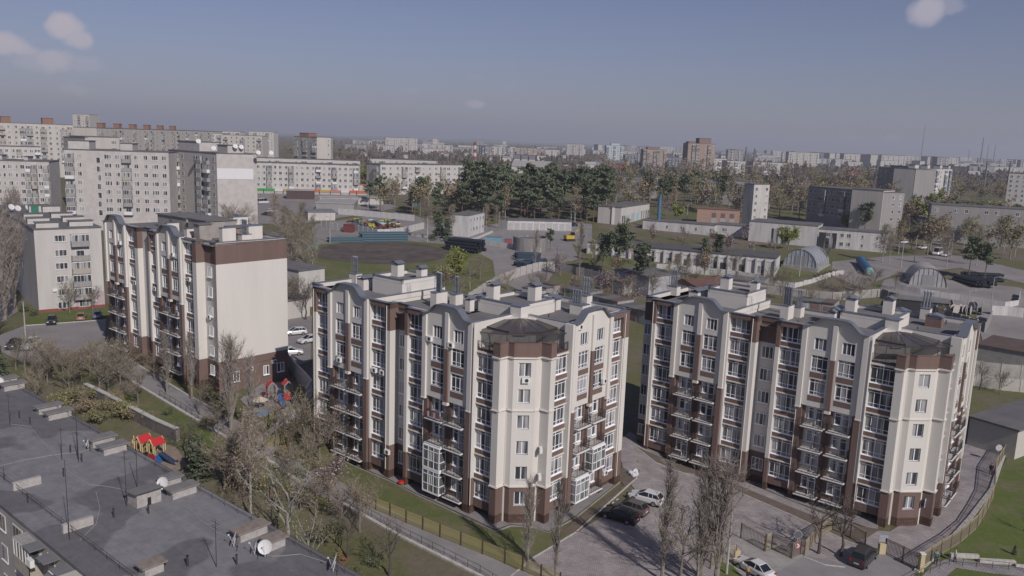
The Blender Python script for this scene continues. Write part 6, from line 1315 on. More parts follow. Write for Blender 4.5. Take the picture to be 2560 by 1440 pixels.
# distant trees: one far-off mass of scrub and crowns on the plain
def far_mass():
    r = random.Random(77); mb = MB(); cnt = 0
    for i in range(9000):
        px = r.uniform(-60, 2620); d = r.random()**1.6*70+3; py = 348+.036*(px-900)+d
        if px < 830 and d > 12: continue
        g = G(px, py)
        if any((g.x-q.x)**2+(g.y-q.y)**2 < 120 for q in placed): continue
        if g.y < 470: continue
        hh = r.uniform(4, 8.5); w = r.uniform(2.5, 5)*(1 if g.y < 1500 else 1.8); m = r.choice([0, 0, 0, 1, 1, 2, 3]); n = 9 if g.y < 1200 else 5
        if r.random() < .12: w *= .4; hh *= 1.9; m = 0
        for k in range(n):
            a = r.uniform(0, 2*pi); cx = g.x+cos(a)*w*r.uniform(0, .7); cy = g.y+sin(a)*w*r.uniform(0, .7); z = g.z+hh*r.uniform(.25, .8); s = w*r.uniform(.25, .55); s2 = hh*r.uniform(.12, .28)
            t = r.uniform(-.6, .6)
            mb.quad((cx-s, cy+t, z-s2), (cx+s, cy-t, z-s2*.8), (cx+s*.7, cy-t, z+s2), (cx-s*.6, cy+t+.5, z+s2*.9), m)
            mb.quad((cx+t, cy-s, z-s2*.7), (cx-t, cy+s, z-s2), (cx-t, cy+s*.6, z+s2*.8), (cx+t+.4, cy-s*.7, z+s2), m)
    return mb
stuff(tag(far_mass().build('distant_woodland', [mat('far_bare_crowns', (.19, .155, .14), 1, .2, .02), mat('far_brown_crowns', (.16, .13, .11), 1, .2, .02), mat('far_olive_crowns', (.19, .185, .12), 1, .2, .02), mat('far_dark_crowns', (.08, .092, .065), 1, .2, .02)]), 'mass of bare and budding trees covering the far plain', 'woodland'))
# ---------------------------------------------------------------- old block in the foreground, seen from above
RA = WZ(0, 1260, 11); RB = WZ(168.7, 1398.7, 11); rd = (RB-RA).normalized(); rn = Vector((-rd.y, rd.x, 0)); rang = math.atan2(rd.y, rd.x)
FA = RA-rd*48
oldw = brickmat('old_panel_wall', (.35, .325, .32), (.32, .30, .295), (.25, .235, .23), 3.2, .9, .86, .012, noise=.15, off=0)
roofF = bpy.data.materials.new('patched_roof_felt'); roofF.use_nodes = True; t = roofF.node_tree; p = t.nodes['Principled BSDF']; p.inputs['Roughness'].default_value = .9; p.inputs['Specular IOR Level'].default_value = .25
tc = N(t, 'ShaderNodeTexCoord'); br = N(t, 'ShaderNodeTexBrick'); br.offset = .35; br.inputs['Scale'].default_value = 1; br.inputs['Brick Width'].default_value = 9; br.inputs['Row Height'].default_value = 1.0; br.inputs['Mortar Size'].default_value = .02
br.inputs['Color1'].default_value = (.168, .166, .178, 1); br.inputs['Color2'].default_value = (.185, .181, .19, 1); br.inputs['Mortar'].default_value = (.15, .147, .155, 1)
t.links.new(tc.outputs['Object'], br.inputs['Vector'])
n1 = N(t, 'ShaderNodeTexNoise'); n1.inputs['Scale'].default_value = .11; n1.inputs['Detail'].default_value = 2; n2 = N(t, 'ShaderNodeTexNoise'); n2.inputs['Scale'].default_value = 1.2; n2.inputs['Detail'].default_value = 8; n2.inputs['Roughness'].default_value = .7
for n_ in (n1, n2): t.links.new(tc.outputs['Object'], n_.inputs['Vector'])
r1 = N(t, 'ShaderNodeMapRange'); r1.inputs[1].default_value = .49; r1.inputs[2].default_value = .51; r1.inputs[3].default_value = .74; r1.inputs[4].default_value = 1.08; t.links.new(n1.outputs['Fac'], r1.inputs[0])
r2 = N(t, 'ShaderNodeMapRange'); r2.inputs[1].default_value = .3; r2.inputs[2].default_value = .7; r2.inputs[3].default_value = .82; r2.inputs[4].default_value = 1.2; t.links.new(n2.outputs['Fac'], r2.inputs[0])
mu = N(t, 'ShaderNodeMath', operation='MULTIPLY'); t.links.new(r1.outputs[0], mu.inputs[0]); t.links.new(r2.outputs[0], mu.inputs[1])
hv = N(t, 'ShaderNodeHueSaturation'); t.links.new(mu.outputs[0], hv.inputs['Value']); t.links.new(br.outputs['Color'], hv.inputs['Color']); t.links.new(hv.outputs[0], p.inputs['Base Color'])
bf, LF, HF = block('old grey panel block filling the lower left corner, seen from above with its felt roof', FA, FA+rd*100, 13, 'Wbw'*10, 5, oldw, zb=-4.2, roofm_=roofF, name='old_apartment_block', seed=51, top=.75, group=None)
def RL(px, py):
    q = WZ(px, py, 11)-FA; return (q.dot(rd), q.dot(rn))
ZR = HF+.22
ventw = mat('whitewashed_vent', (.42, .40, .385), .9, .15, 2, col2=(.30, .28, .27)); lidm = mat('vent_lid_felt', (.20, .192, .19), .9, .1, 1)
def vent(a, b, w=1.0, hh=.75, lid=True, rusty=False):
    (x0, y0), (x1, y1) = RL(*a), RL(*b); r = MB(); L = abs(y1-y0); r.box(0, w, 0, L, 0, hh)
    o = r.build('ventilation_shaft', ventw, bf, ((x0+x1)/2-w, min(y0, y1), ZR-.02))
    if lid: r = MB(); r.box(-.15, w+.15, -.25, L+.25, hh, hh+.12); r.build('lid', mat('rusty_lid', (.25, .21, .185), .9, .15, 2) if rusty else lidm, o)
for a, b, w, ru in [((-5, 972), (41, 960), 1.1, 0), ((12, 984), (62, 974), 1.1, 0), ((100, 1043), (152, 1029), 1.0, 0), ((124, 1058), (178, 1044), 1.0, 0), ((233, 1125), (289, 1111), 1.2, 0), ((262, 1146), (317, 1130), 1.2, 0), ((418, 1226), (453, 1214), 1.1, 0), ((433, 1256), (492, 1237), 1.1, 0), ((605, 1366), (666, 1336), 1.1, 1), ((678, 1386), (713, 1370), 1.1, 1), ((36, 1235), (103, 1214), .35, 0), ((161, 1343), (233, 1316), .35, 0), ((362, 1452), (412, 1436), .9, 1)]:
    vent(a, b, w, .72, w > .5, ru)
x0, y0 = RL(342, 1277); r = MB(); r.prism([(0, 0), (1.7, 0), (1.7, 2.1), (0, 2.1)], 0, lambda z: 1.25 if z[0] > 1 else 1.0); o = r.build('roof_hatch', ventw, bf, (x0-1.6, y0, ZR-.02)); r = MB(); r.quad((-.2, -.2, 1.05), (1.9, -.2, 1.32), (1.9, 2.3, 1.32), (-.2, 2.3, 1.05)); r.quad((-.2, -.2, .98), (1.9, -.2, 1.25), (1.9, 2.3, 1.25), (-.2, 2.3, .98)); r.build('lid', lidm, o); r = MB(); r.box(1.7, 1.73, .9, 1.2, 0, .7); r.build('painted_door_slot', dark, o)  # slot is a solid panel, the dark of the opening is painted on
for px, py in [(49, 1050), (76, 1066), (177, 1138), (205, 1160), (160, 1197), (285, 1300), (70, 1263), (469, 1422), (470, 1421), (592, 1418), (18, 1280), (372, 1290), (300, 1010)]:
    x, y = RL(px, py)
    if 0 < y < 13: r = MB(); r.tube((0, 0, 0), (0, 0, .75), .07, .07, 7); r.tube((0, 0, .75), (0, 0, .8), .10, .10, 7); r.build('vent_pipe', iron, bf, (x, y, ZR))
# perimeter railing and roof-edge rail
for yy in (1.75, 12.5):
    r = MB()
    for i in range(0, 99, 2): r.tube((i, yy, 0), (i, yy, .6), .02, .02, 4)
    r.tube((0, yy, .6), (99, yy, .6), .02, .02, 4); r.tube((0, yy, .3), (99, yy, .3), .015, .015, 4); stuff(r.build('edge_railing', mat('rusty_iron', (.10, .07, .06), .9, .1, 3), bf, (0, 0, ZR)))
# antennas
def antenna(label, foot, top, bars=2, name='tv_antenna'):
    x, y = foot; q = WZ(x, y, 11.2); d = ray(*top); # top of the mast on the same vertical plane
    best = min(((abs((ray(*top)*((q.y)/ray(*top).y)).x-q.x), 0),)); zt = CAMZ+(d*(q.y/d.y)).z; hh = max(1.2, min(6.5, zt-11.2))
    r = thing(name, label, 'antenna', q, rang, 'antennas on the old roof'); m = MB(); m.tube((0, 0, -.05), (random.uniform(-.15, .15), random.uniform(-.1, .1), hh), .035, .02, 5); m.build('mast', iron, r)
    for i in range(bars):
        m = MB(); z = hh*(1-.12*i)-.1; m.tube((-.5, 0, z), (.5, 0, z), .015, .015, 4)
        for k in range(4): m.tube((-.45+.3*k, -.3, z), (-.45+.3*k, .3, z), .01, .01, 4)
        m.build('element', iron, r)
    return r
for lb, f, tp, b in [('thin rusty mast at the left end of the old roof', (25, 1064), (26, 987), 1), ('short antenna left of the roof cables', (155, 1150), (153, 1071), 1), ('tall antenna mast right of the short antenna', (197, 1155), (193, 992), 0), ('leaning antenna between two masts', (195, 1150), (172, 1080), 1), ('antenna with cross bars left of the roof hatch', (317, 1266), (312, 1126), 2), ('slim mast right of the cross-bar antenna', (343, 1219), (332, 1094), 0), ('very tall thin mast at the lower vent shaft', (174, 1350), (198, 1150), 0), ('antenna with a box-like head near the three dishes', (541, 1418), (539, 1303), 2), ('small antenna on the roof edge beyond the hatch', (412, 1207), (412, 1180), 1), ('stub antenna at the left edge of the old roof', (10, 1200), (10, 1177), 1)]:
    antenna(lb, f, tp, b)
def rdish(label, px, py, r, rz, hh=.9):
    q = WZ(px, py, 11.2); t_ = thing('satellite_dish', label, 'satellite dish', q, rz, 'satellite dishes on the old roof'); o = put(dish_mesh(r), 'dish', t_, (0, 0, hh)); o.rotation_euler = (-.35, 0, 0)
    m = MB(); m.tube((0, .15, 0), (0, .12, hh), .03, .03, 5); m.tube((-.4, .15, .03), (.4, .15, .03), .03, .03, 4); m.build('stand', iron, t_)
for lb, px, py, r, rz in [('round white dish facing us beside the roof hatch', 409, 1232, .55, -.15), ('dish seen edge-on at the left of the rusty-lid shafts', 588, 1372, .5, -1.4), ('dish seen edge-on between the two rusty-lid shafts', 640, 1392, .5, -1.35), ('white dish facing us at the last vent shaft', 664, 1395, .55, .0), ('large dish seen edge-on at the right tip of the old roof', 838, 1432, .6, -1.5), ('dish at the left edge by the first vent shafts', 0, 972, .5, .3), ('small dish tilted up beside the middle vent shafts', 222, 1128, .4, -1.0)]: rdish(lb, px, py, r, rz)
for lb, pts in [('pale cable running in a long curve across the old roof', [(25, 1060), (75, 1066), (110, 1110), (150, 1150), (172, 1180), (196, 1195), (222, 1212), (262, 1215), (300, 1222), (334, 1241)]), ('straight pale cable from the left edge to the tilted dish', [(0, 1165), (60, 1150), (130, 1138), (200, 1130), (225, 1122)]), ('thin cable loop below the roof hatch', [(470, 1270), (500, 1300), (540, 1330), (585, 1350)]), ('cable from the dish to the roof tip', [(664, 1390), (700, 1390), (750, 1385), (830, 1410)]), ('thin cable along the lower vent shaft', [(240, 1230), (250, 1270), (240, 1310), (200, 1350)])]:
    m = MB(); Q = [WZ(*q_, 11.27) for q_ in pts]; m.path([tuple(q_) for q_ in Q], .022, 4); tag(m.build('roof_cable', mat('cable_white', (.35, .34, .33), .8, 0)), lb, 'cable')
m = MB(); m.box(0, 3.2, -1.25, .1, 0, .1); m.build('balcony_roof', mat('cream_sheet', (.48, .46, .42), .7, .05, 1), bf, (RL(165, 1425)[0], 0, HF-.35))
for px in (60, 95, 130): x, y = RL(px, 1300+px*.82); m = MB(); m.box(0, 1.5, -1.2, 0, 0, .08); m.build('balcony_roof', greyroof, bf, (x, 0, HF-.5))
put(ac_mesh()[0], 'air_conditioner', bf, (RL(108, 1355)[0], -1.0, HF-1.6))
# ---------------------------------------------------------------- fences and railings
ypick = mat('yellow_fence_paint', (.36, .32, .16), .6, .05, 2); ypost = mat('brown_fence_post', (.10, .075, .045), .7, .05, 2); tanf = mat('tan_fence_paint', (.36, .31, .22), .6, .05, 2)
def picket(label, pts, hh=1.6, bay=2.5, m=ypick, gap=.14, cap=False, name='picket_fence', pm=ypost, group='painted metal fences'):
    P = [G(*q) for q in pts]; root = thing(name, label, 'fence', P[0], 0, group)
    for a, b in zip(P, P[1:]):
        L = Vector((b.x-a.x, b.y-a.y)).length; n = max(1, round(L/bay))
        for k in range(n+1):
            q0 = a.lerp(b, k/n); q0.z = h(q0.x, q0.y)
            if k < n:
                q1 = a.lerp(b, (k+1)/n); q1.z = h(q1.x, q1.y); l = Vector((q1.x-q0.x, q1.y-q0.y)).length; an = math.atan2(q1.y-q0.y, q1.x-q0.x)
                pwid = .025 if gap > .13 else .013
                def mk(pwid=pwid):
                    mb = MB(); c = int(l/gap)
                    for i in range(c): x = .08+(l-.16)*(i+.5)/c; mb.box(x-pwid, x+pwid, -.015, .015, .12, hh)
                    for z in (.3, hh-.2): mb.box(.06, l-.06, -.03, -.015, z, z+.05)
                    if cap: mb.box(.04, l-.04, -.04, .04, hh, hh+.07)
                    return mb.mesh('panel', m)
                me = cached(('pk', round(l, 1), hh, m.name, gap, cap), mk)
                o = put(me, 'panel', root, q0-P[0]); o.rotation_euler = (0, -math.atan2(q1.z-q0.z, l), an)
            put(cached(('pkp', hh, pm.name), lambda: MB().box(-.05, .05, -.05, .05, -.3, hh+.08).mesh('post', pm)), 'post', root, q0-P[0], math.atan2(b.y-a.y, b.x-a.x))
    return root
picket('long yellow picket fence between the footpath and the centre lawn', [(872, 1240), (905, 1262), (975, 1292), (1100, 1345), (1262, 1410), (1400, 1470)])
picket('short yellow picket fence on the corner lawn between left and centre blocks', [(660, 1125), (700, 1112), (745, 1095)])
picket('yellow fence around the upper play yard', [(672, 1052), (700, 1045), (745, 1030)], 1.2)
picket('curved tan mesh fence along the right-hand grass slope', [(2298, 1427), (2350, 1392), (2399, 1361), (2441, 1325), (2466, 1282), (2484, 1244), (2487, 1183), (2509, 1145), (2535, 1080)], 1.9, 2.6, tanf, .12, True)
picket('brown mesh gate across the right-hand drive', [(2212, 1387), (2255, 1408), (2296, 1428)], 1.9, 4.5, mat('gate_brown', (.22, .18, .15), .6, .05, 2), .16, True, 'sliding_gate')
picket('tan fence round the small lawn with dark trees', [(2010, 1390), (2045, 1348), (2080, 1326), (2125, 1345), (2162, 1366)], 1.7, 2.4, tanf, .14, True)
picket('open swing gate leaf beside the white car', [(1851, 1347), (1911, 1380)], 1.9, 6, tanf, .2, True, 'swing_gate')
picket('narrow pedestrian gate with curved top', [(1913, 1379), (1928, 1375)], 2.0, 2, tanf, .2, True, 'pedestrian_gate')
picket('brown fence between pedestrian gate and round signs', [(1928, 1375), (1978, 1398), (2000, 1388)], 1.8, 3, mat('gate_brown', (.22, .18, .15), .6, .05, 2), .15, True)
picket('tan fence left of the white car', [(1775, 1425), (1805, 1408), (1838, 1402)], 1.8, 3, tanf, .2, True)
def railing(label, pts, hh=1.0, bay=1.8, m=iron, name='path_railing'):
    P = [G(*q) for q in pts]; root = thing(name, label, 'railing', P[0])
    for a, b in zip(P, P[1:]):
        L = (b-a).length; n = max(1, round(L/bay))
        for k in range(n+1):
            q0 = a.lerp(b, k/n); q0.z = h(q0.x, q0.y); put(cached(('rp', hh), lambda: MB().tube((0, 0, -.1), (0, 0, hh), .03, .03, 5).mesh('post', m)), 'post', root, q0-P[0])
            if k < n:
                q1 = a.lerp(b, (k+1)/n); q1.z = h(q1.x, q1.y); mb = MB(); v0, v1 = q0-P[0], q1-P[0]
                for z in (hh, hh*.5): mb.tube(v0+Vector((0, 0, z)), v1+Vector((0, 0, z)), .022, .022, 4)
                stuff(mb.build('rail', m, root))
    return root
railing('thin dark railing along the lower edge of the footpath', [(862, 1258), (1000, 1337), (1200, 1437), (1330, 1520)])
railing('dark railing along the upper footpath in front of the left block', [(400, 992), (480, 1040), (560, 1088), (640, 1138)])
railing('railing along the ramp at the lower right corner', [(2225, 1490), (2300, 1446), (2372, 1414), (2440, 1420), (2560, 1432), (2650, 1445)])
sheet('ramp', [(2290, 1460), (2335, 1408), (2380, 1397), (2470, 1410), (2620, 1428), (2640, 1452), (2480, 1436), (2390, 1422), (2330, 1475)], paverG, .11)
kerb('low_wall', [(2375, 1395), (2445, 1398)], .4, .55, kerbm, label='upper low white wall beside the ramp', cat='wall', kind=None)
kerb('low_wall', [(2447, 1407), (2537, 1412)], .4, .5, kerbm, label='lower low white wall beside the ramp', cat='wall', kind=None)
kerb('low_wall', [(2538, 1418), (2620, 1425)], .35, .35, kerbm, label='last low white wall at the right edge', cat='wall', kind=None)
kerb('retaining_wall', [(215, 985), (262, 1008), (330, 1045), (392, 1078), (445, 1102)], .5, 1.5, mat('rubble_stone', (.20, .185, .17), .95, .3, 1.6, col2=(.11, .10, .095), bump=.8), label='grey stone retaining wall with a white cap behind the old roof', cat='wall', kind=None)
P_ = [G(*q)+Vector((0, 0, 1.5)) for q in [(215, 985), (262, 1008), (330, 1045), (392, 1078), (445, 1102)]]; m = MB()
for a, b in zip(P_, P_[1:]):
    n_ = 4
    for k in range(n_):
        q0, q1 = a.lerp(b, k/n_), a.lerp(b, (k+1)/n_); d = (q1-q0).normalized(); nn = Vector((-d.y, d.x, 0))*.32; z0, z1 = h(q0.x, q0.y)+1.5, h(q1.x, q1.y)+1.5
        T0 = [Vector((v.x, v.y, z)) for v, z in ((q0-nn, z0), (q1-nn, z1), (q1+nn, z1), (q0+nn, z0))]; U = [v+Vector((0, 0, .16)) for v in T0]
        m.quad(*[tuple(v) for v in U]); m.quad(tuple(T0[0]), tuple(T0[1]), tuple(U[1]), tuple(U[0])); m.quad(tuple(T0[2]), tuple(T0[3]), tuple(U[3]), tuple(U[2]))
ow = [o for o in C.objects if o.name == 'retaining_wall'][0]; m.build('cap', concW, ow)
kerb('garden_step_wall', [(640, 1110), (670, 1088), (693, 1065)], .5, .5, kerbm, label='narrow white wall stepping down the corner lawn', cat='wall', kind=None)
kerb('yard_wall', [(690, 1066), (748, 1048)], .4, 1.6, concW, label='white-flecked retaining wall under the upper play yard', cat='wall', kind=None)
kerb('yard_wall', [(765, 1010), (778, 985), (735, 940), (722, 915)], .3, 2.4, panel_w, label='pale high wall between the play yard and the centre block', cat='wall', kind=None)
# ---------------------------------------------------------------- vehicles
tyre = mat('tyre_rubber', (.02, .02, .02), .9, 0); rim = mat('alloy_rim', (.35, .35, .37), .35, 0, metal=.7); cglass = mat('car_glass', (.015, .018, .022), .06, 0, spec=.6); redl = mat('tail_lamp_red', (.30, .02, .02), .3, 0); whl = mat('head_lamp', (.55, .56, .58), .2, 0); trim = mat('black_trim', (.025, .025, .027), .6, 0)
paint = lambda n, c: mat('paint_'+n, c, .28, 0, spec=.5, metal=.15)
KIND = {'sedan': dict(L=4.5, W=1.78, H=1.45, st=[(-2.25, .62, .78), (-2.05, .92, .86), (-1.3, .97, .9), (1.1, .95, .9), (2.0, .80, .86), (2.25, .58, .72)], cab=[(-1.65, .97, .72), (-1.0, 1.42, .62), (.15, 1.45, .62), (1.15, .96, .7)]),
        'hatch': dict(L=4.25, W=1.8, H=1.5, st=[(-2.12, .6, .8), (-2.02, .98, .86), (-1.4, 1.0, .9), (1.0, .97, .9), (1.85, .82, .86), (2.12, .6, .72)], cab=[(-2.0, 1.0, .72), (-1.55, 1.44, .64), (.1, 1.5, .64), (1.1, .98, .7)]),
        'suv': dict(L=4.6, W=1.88, H=1.7, st=[(-2.3, .7, .82), (-2.2, 1.1, .88), (-1.5, 1.12, .92), (1.1, 1.08, .92), (2.0, .98, .88), (2.3, .7, .78)], cab=[(-2.15, 1.12, .76), (-1.75, 1.62, .68), (.1, 1.7, .68), (1.15, 1.08, .74)]),
        'van': dict(L=5.6, W=2.0, H=2.4, st=[(-2.8, .7, .96), (-2.78, 1.2, .98), (-1.5, 1.2, 1), (1.6, 1.2, 1), (2.5, 1.05, .92), (2.8, .6, .84)], cab=[(-2.78, 1.2, .93), (-2.72, 2.3, .86), (1.3, 2.4, .84), (2.2, 1.15, .84)])}
def car_meshes(kind, pm):
    def mk():
        K = KIND[kind]; w = K['W']/2; st = K['st']; b = MB()
        def ring(x, zt, f): ww = w*f/.92; return [(x, -ww*.9, .22), (x, -ww, .45), (x, -ww*.99, zt-.16), (x, -ww*.9, zt), (x, ww*.9, zt), (x, ww*.99, zt-.16), (x, ww, .45), (x, ww*.9, .22)]
        def loft(mb, R_, cap=True, skip=()):
            n = len(R_[0]); i0 = len(mb.v)
            for r_ in R_: mb.v += r_
            for i in range(len(R_)-1):
                for k in range(n):
                    if k in skip: continue
                    mb.f.append((i0+i*n+k, i0+i*n+(k+1) % n, i0+(i+1)*n+(k+1) % n, i0+(i+1)*n+k)); mb.m.append(0)
            if cap: mb.f.append(tuple(i0+k for k in range(n))); mb.m.append(0); mb.f.append(tuple(i0+(len(R_)-1)*n+k for k in range(n))[::-1]); mb.m.append(0)
        loft(b, [ring(*s) for s in st]); cb = K['cab']
        g = MB(); loft(g, [[(x, -w*f, z0-.03 if i in (0, 3) else 1.0 if kind != 'van' else 1.15), (x, -w*f, z0), (x, w*f, z0), (x, w*f, 1.0 if kind != 'van' else 1.15)] if False else [(x, -w*.86, min(z0, cb[0][1])-.05), (x, -w*f, z0), (x, w*f, z0), (x, w*.86, min(z0, cb[0][1])-.05)] for i, (x, z0, f) in enumerate(cb)])
        rf = MB(); (xa, za, fa), (xb, zb_, fb) = cb[1], cb[2]
        e = .03; rf.v = [(xa-.05, -w*fa-e, za), (xb+.05, -w*fb-e, zb_), (xb+.05, w*fb+e, zb_), (xa-.05, w*fa+e, za), (xa, -w*fa*.8, za+.05), (xb-.1, -w*fb*.8, zb_+.05), (xb-.1, w*fb*.8, zb_+.05), (xa, w*fa*.8, za+.05)]
        rf.f = [(4, 5, 6, 7), (0, 1, 5, 4), (1, 2, 6, 5), (2, 3, 7, 6), (3, 0, 4, 7), (0, 3, 2, 1)]; rf.m = [0]*6
        belt = min(cb[0][1], cb[3][1])-.03
        for s in (-1, 1):       # pillars
            P0 = [(c[0], s*w*c[2]*1.01, c[1]) for c in cb]
            rf.tube(P0[0], P0[1], .05, .05, 4); rf.tube(P0[2], P0[3], .045, .045, 4); rf.tube((P0[1][0], P0[1][1], P0[1][2]), (P0[2][0], P0[2][1], P0[2][2]), .04, .04, 4)
            for f in ((.35,) if kind == 'sedan' else (.3, .62)): a = Vector(P0[1]).lerp(Vector(P0[2]), f); rf.tube((a.x, s*w*.87, belt), tuple(a), .04, .04, 4)
        wh_ = MB(); wh_.tube((0, -.11, 0), (0, .11, 0), .33, .33, 16); rm = MB()
        rm.tube((0, -.125, 0), (0, -.10, 0), .21, .21, 12); rm.tube((0, .10, 0), (0, .125, 0), .21, .21, 12)
        q = K['L']/2; hl = MB(); hl.box(q-.42, q-.02, -.2, .2, .62, .76); tl = MB(); tl.box(-q-.01, -q+.25, -.14, .14, .72, .95 if kind != 'sedan' else .85)
        pl = MB(); pl.box(-q-.03, -q+.01, -.26, .26, .55, .66); tr_ = MB(); tr_.box(-q-.02, q+.0, -w*.92, w*.92, .2, .3)
        mi = MB(); mi.box(-.08, .08, -.1, .1, 0, .13)
        return [x.mesh(n_, m_) for x, n_, m_ in ((b, 'body', pm), (g, 'window_glass', cglass), (rf, 'roof', pm), (wh_, 'wheel', tyre), (rm, 'rim', rim), (hl, 'headlight', whl), (tl, 'tail_light', redl), (pl, 'number_plate', whl), (tr_, 'sill_trim', trim), (mi, 'wing_mirror', pm))]
    return cached(('car', kind, pm.name), mk)
def car(label, kind, col, front, rear, group='parked cars', lift=.05, name='parked_car'):
    a, b = G(*front), G(*rear); c = (a+b)/2; an = math.atan2(a.y-b.y, a.x-b.x); c.z = h(c.x, c.y)+lift; M = car_meshes(kind, col); K = KIND[kind]; w = K['W']/2; r = thing(name, label, 'van' if kind == 'van' else 'car', c, an, group)
    put(M[0], 'body', r); put(M[1], 'window_glass', r); put(M[2], 'roof', r); put(M[8], 'sill_trim', r); put(M[7], 'number_plate', r)
    for x in (-K['L']*.3, K['L']*.31):
        for y in (-w+.1, w-.1): o = put(M[3], 'wheel', r, (x, y, .33)); put(M[4], 'rim', o)
    for s in (-1, 1): put(M[5], 'headlight', r, (0, s*w*.62, 0)); put(M[6], 'tail_light', r, (0, s*w*.72, 0)); put(M[9], 'wing_mirror', r, (K['cab'][3][0]-.35, s*(w+.02), K['cab'][3][1]))
    return r
pw = paint('white', (.62, .62, .63)); pb_ = paint('black', (.018, .018, .022)); pg = paint('grey', (.12, .105, .10)); pn = paint('dark_blue', (.03, .035, .055)); ps = paint('silver', (.40, .40, .40)); pgold = paint('tan', (.24, .16, .09)); pbl = paint('blue', (.10, .13, .22)); pd = paint('dark_grey', (.05, .048, .05))
for lb, k, c, f, r_ in [('white estate car parked by the soil bed beside the centre block', 'hatch', pw, (1585, 1246), (1645, 1266)), ('bronze-grey hatchback parked between the white and black cars', 'hatch', pg, (1547, 1271), (1604, 1289)), ('black hatchback nearest the camera in the row of three', 'sedan', pb_, (1516, 1290), (1580, 1309)),
    ('white saloon car at the gate, cut by the bottom edge', 'sedan', pw, (1852, 1414), (1918, 1452)), ('dark grey estate seen from behind near the brown gate', 'suv', pd, (2176, 1384), (2138, 1424)),
    ('dark blue car at the left edge of the car park', 'sedan', pn, (18, 879), (54, 858)), ('white SUV beside the dark blue car', 'suv', pw, (57, 882), (98, 858)), ('black hatchback facing us in front of the pale brick block', 'hatch', pb_, (126, 819), (134, 799)), ('tan hatchback in front of the pale brick block', 'hatch', pgold, (207, 789), (200, 809)), ('blue car in the shade by the left block', 'hatch', pbl, (247, 785), (241, 803)),
    ('white hatchback behind the left block, farthest of three', 'hatch', pw, (722, 839), (756, 836)), ('white saloon half hidden by the centre block', 'sedan', pw, (755, 860), (790, 853)), ('white hatchback behind the left block, nearest of three', 'hatch', pw, (742, 887), (712, 889)),
    ('white car by the pole on the right-hand road', 'hatch', pw, (2246, 610), (2268, 609)), ('white car parked among birches at right', 'hatch', pw, (2296, 624), (2318, 622)), ('silver car farther among the birches', 'sedan', ps, (2340, 612), (2356, 614)), ('white van among the birches', 'van', pw, (2334, 640), (2352, 634)), ('white car behind the white van', 'hatch', pw, (2356, 643), (2372, 640)), ('white car before the shaded block behind the pine', 'hatch', pw, (2150, 570), (2168, 568)), ('another white car before the shaded block', 'hatch', pw, (2172, 570), (2190, 569)), ('dark car beside the garage row end', 'sedan', pn, (1420, 565), (1440, 566)), ('dark blue car at the right edge beyond the fence', 'sedan', pn, (2548, 1128), (2580, 1120)),
    ('white minibus on the market square', 'van', pw, (672, 508), (642, 511)), ('white car below the minibus on the square', 'hatch', pw, (690, 530), (665, 532)), ('dark car on the market square', 'sedan', pd, (655, 538), (680, 540))]:
    car(lb, k, c, f, r_)
# excavator
g = G(1424, 603); r = thing('excavator', 'yellow excavator working beside the round tank', 'excavator', g, .4); yel = mat('machine_yellow', (.48, .34, .04), .5, .05, 2)
for s in (-1, 1): m = MB(); m.box(-1.6, 1.6, s*1.0-.25, s*1.0+.25, 0, .8); m.build('track', trim, r)
m = MB(); m.prism([(-1.8, -1.2), (1.2, -1.2), (1.5, 1.2), (-1.8, 1.2)], .9, 2.1); m.build('body', yel, r); m = MB(); m.box(.2, 1.4, -1.1, 0, 2.1, 3.1); m.build('cab', cglass, r); m = MB(); m.tube((1.2, .3, 1.8), (3.4, .3, 4.2), .22, .18, 5); m.tube((3.4, .3, 4.2), (5.2, .3, 2.0), .16, .12, 5); m.build('boom', yel, r); m = MB(); m.prism([(4.8, -.2), (5.7, -.2), (5.7, .8), (4.8, .8)], 1.2, 2.0); m.build('bucket', trim, r)
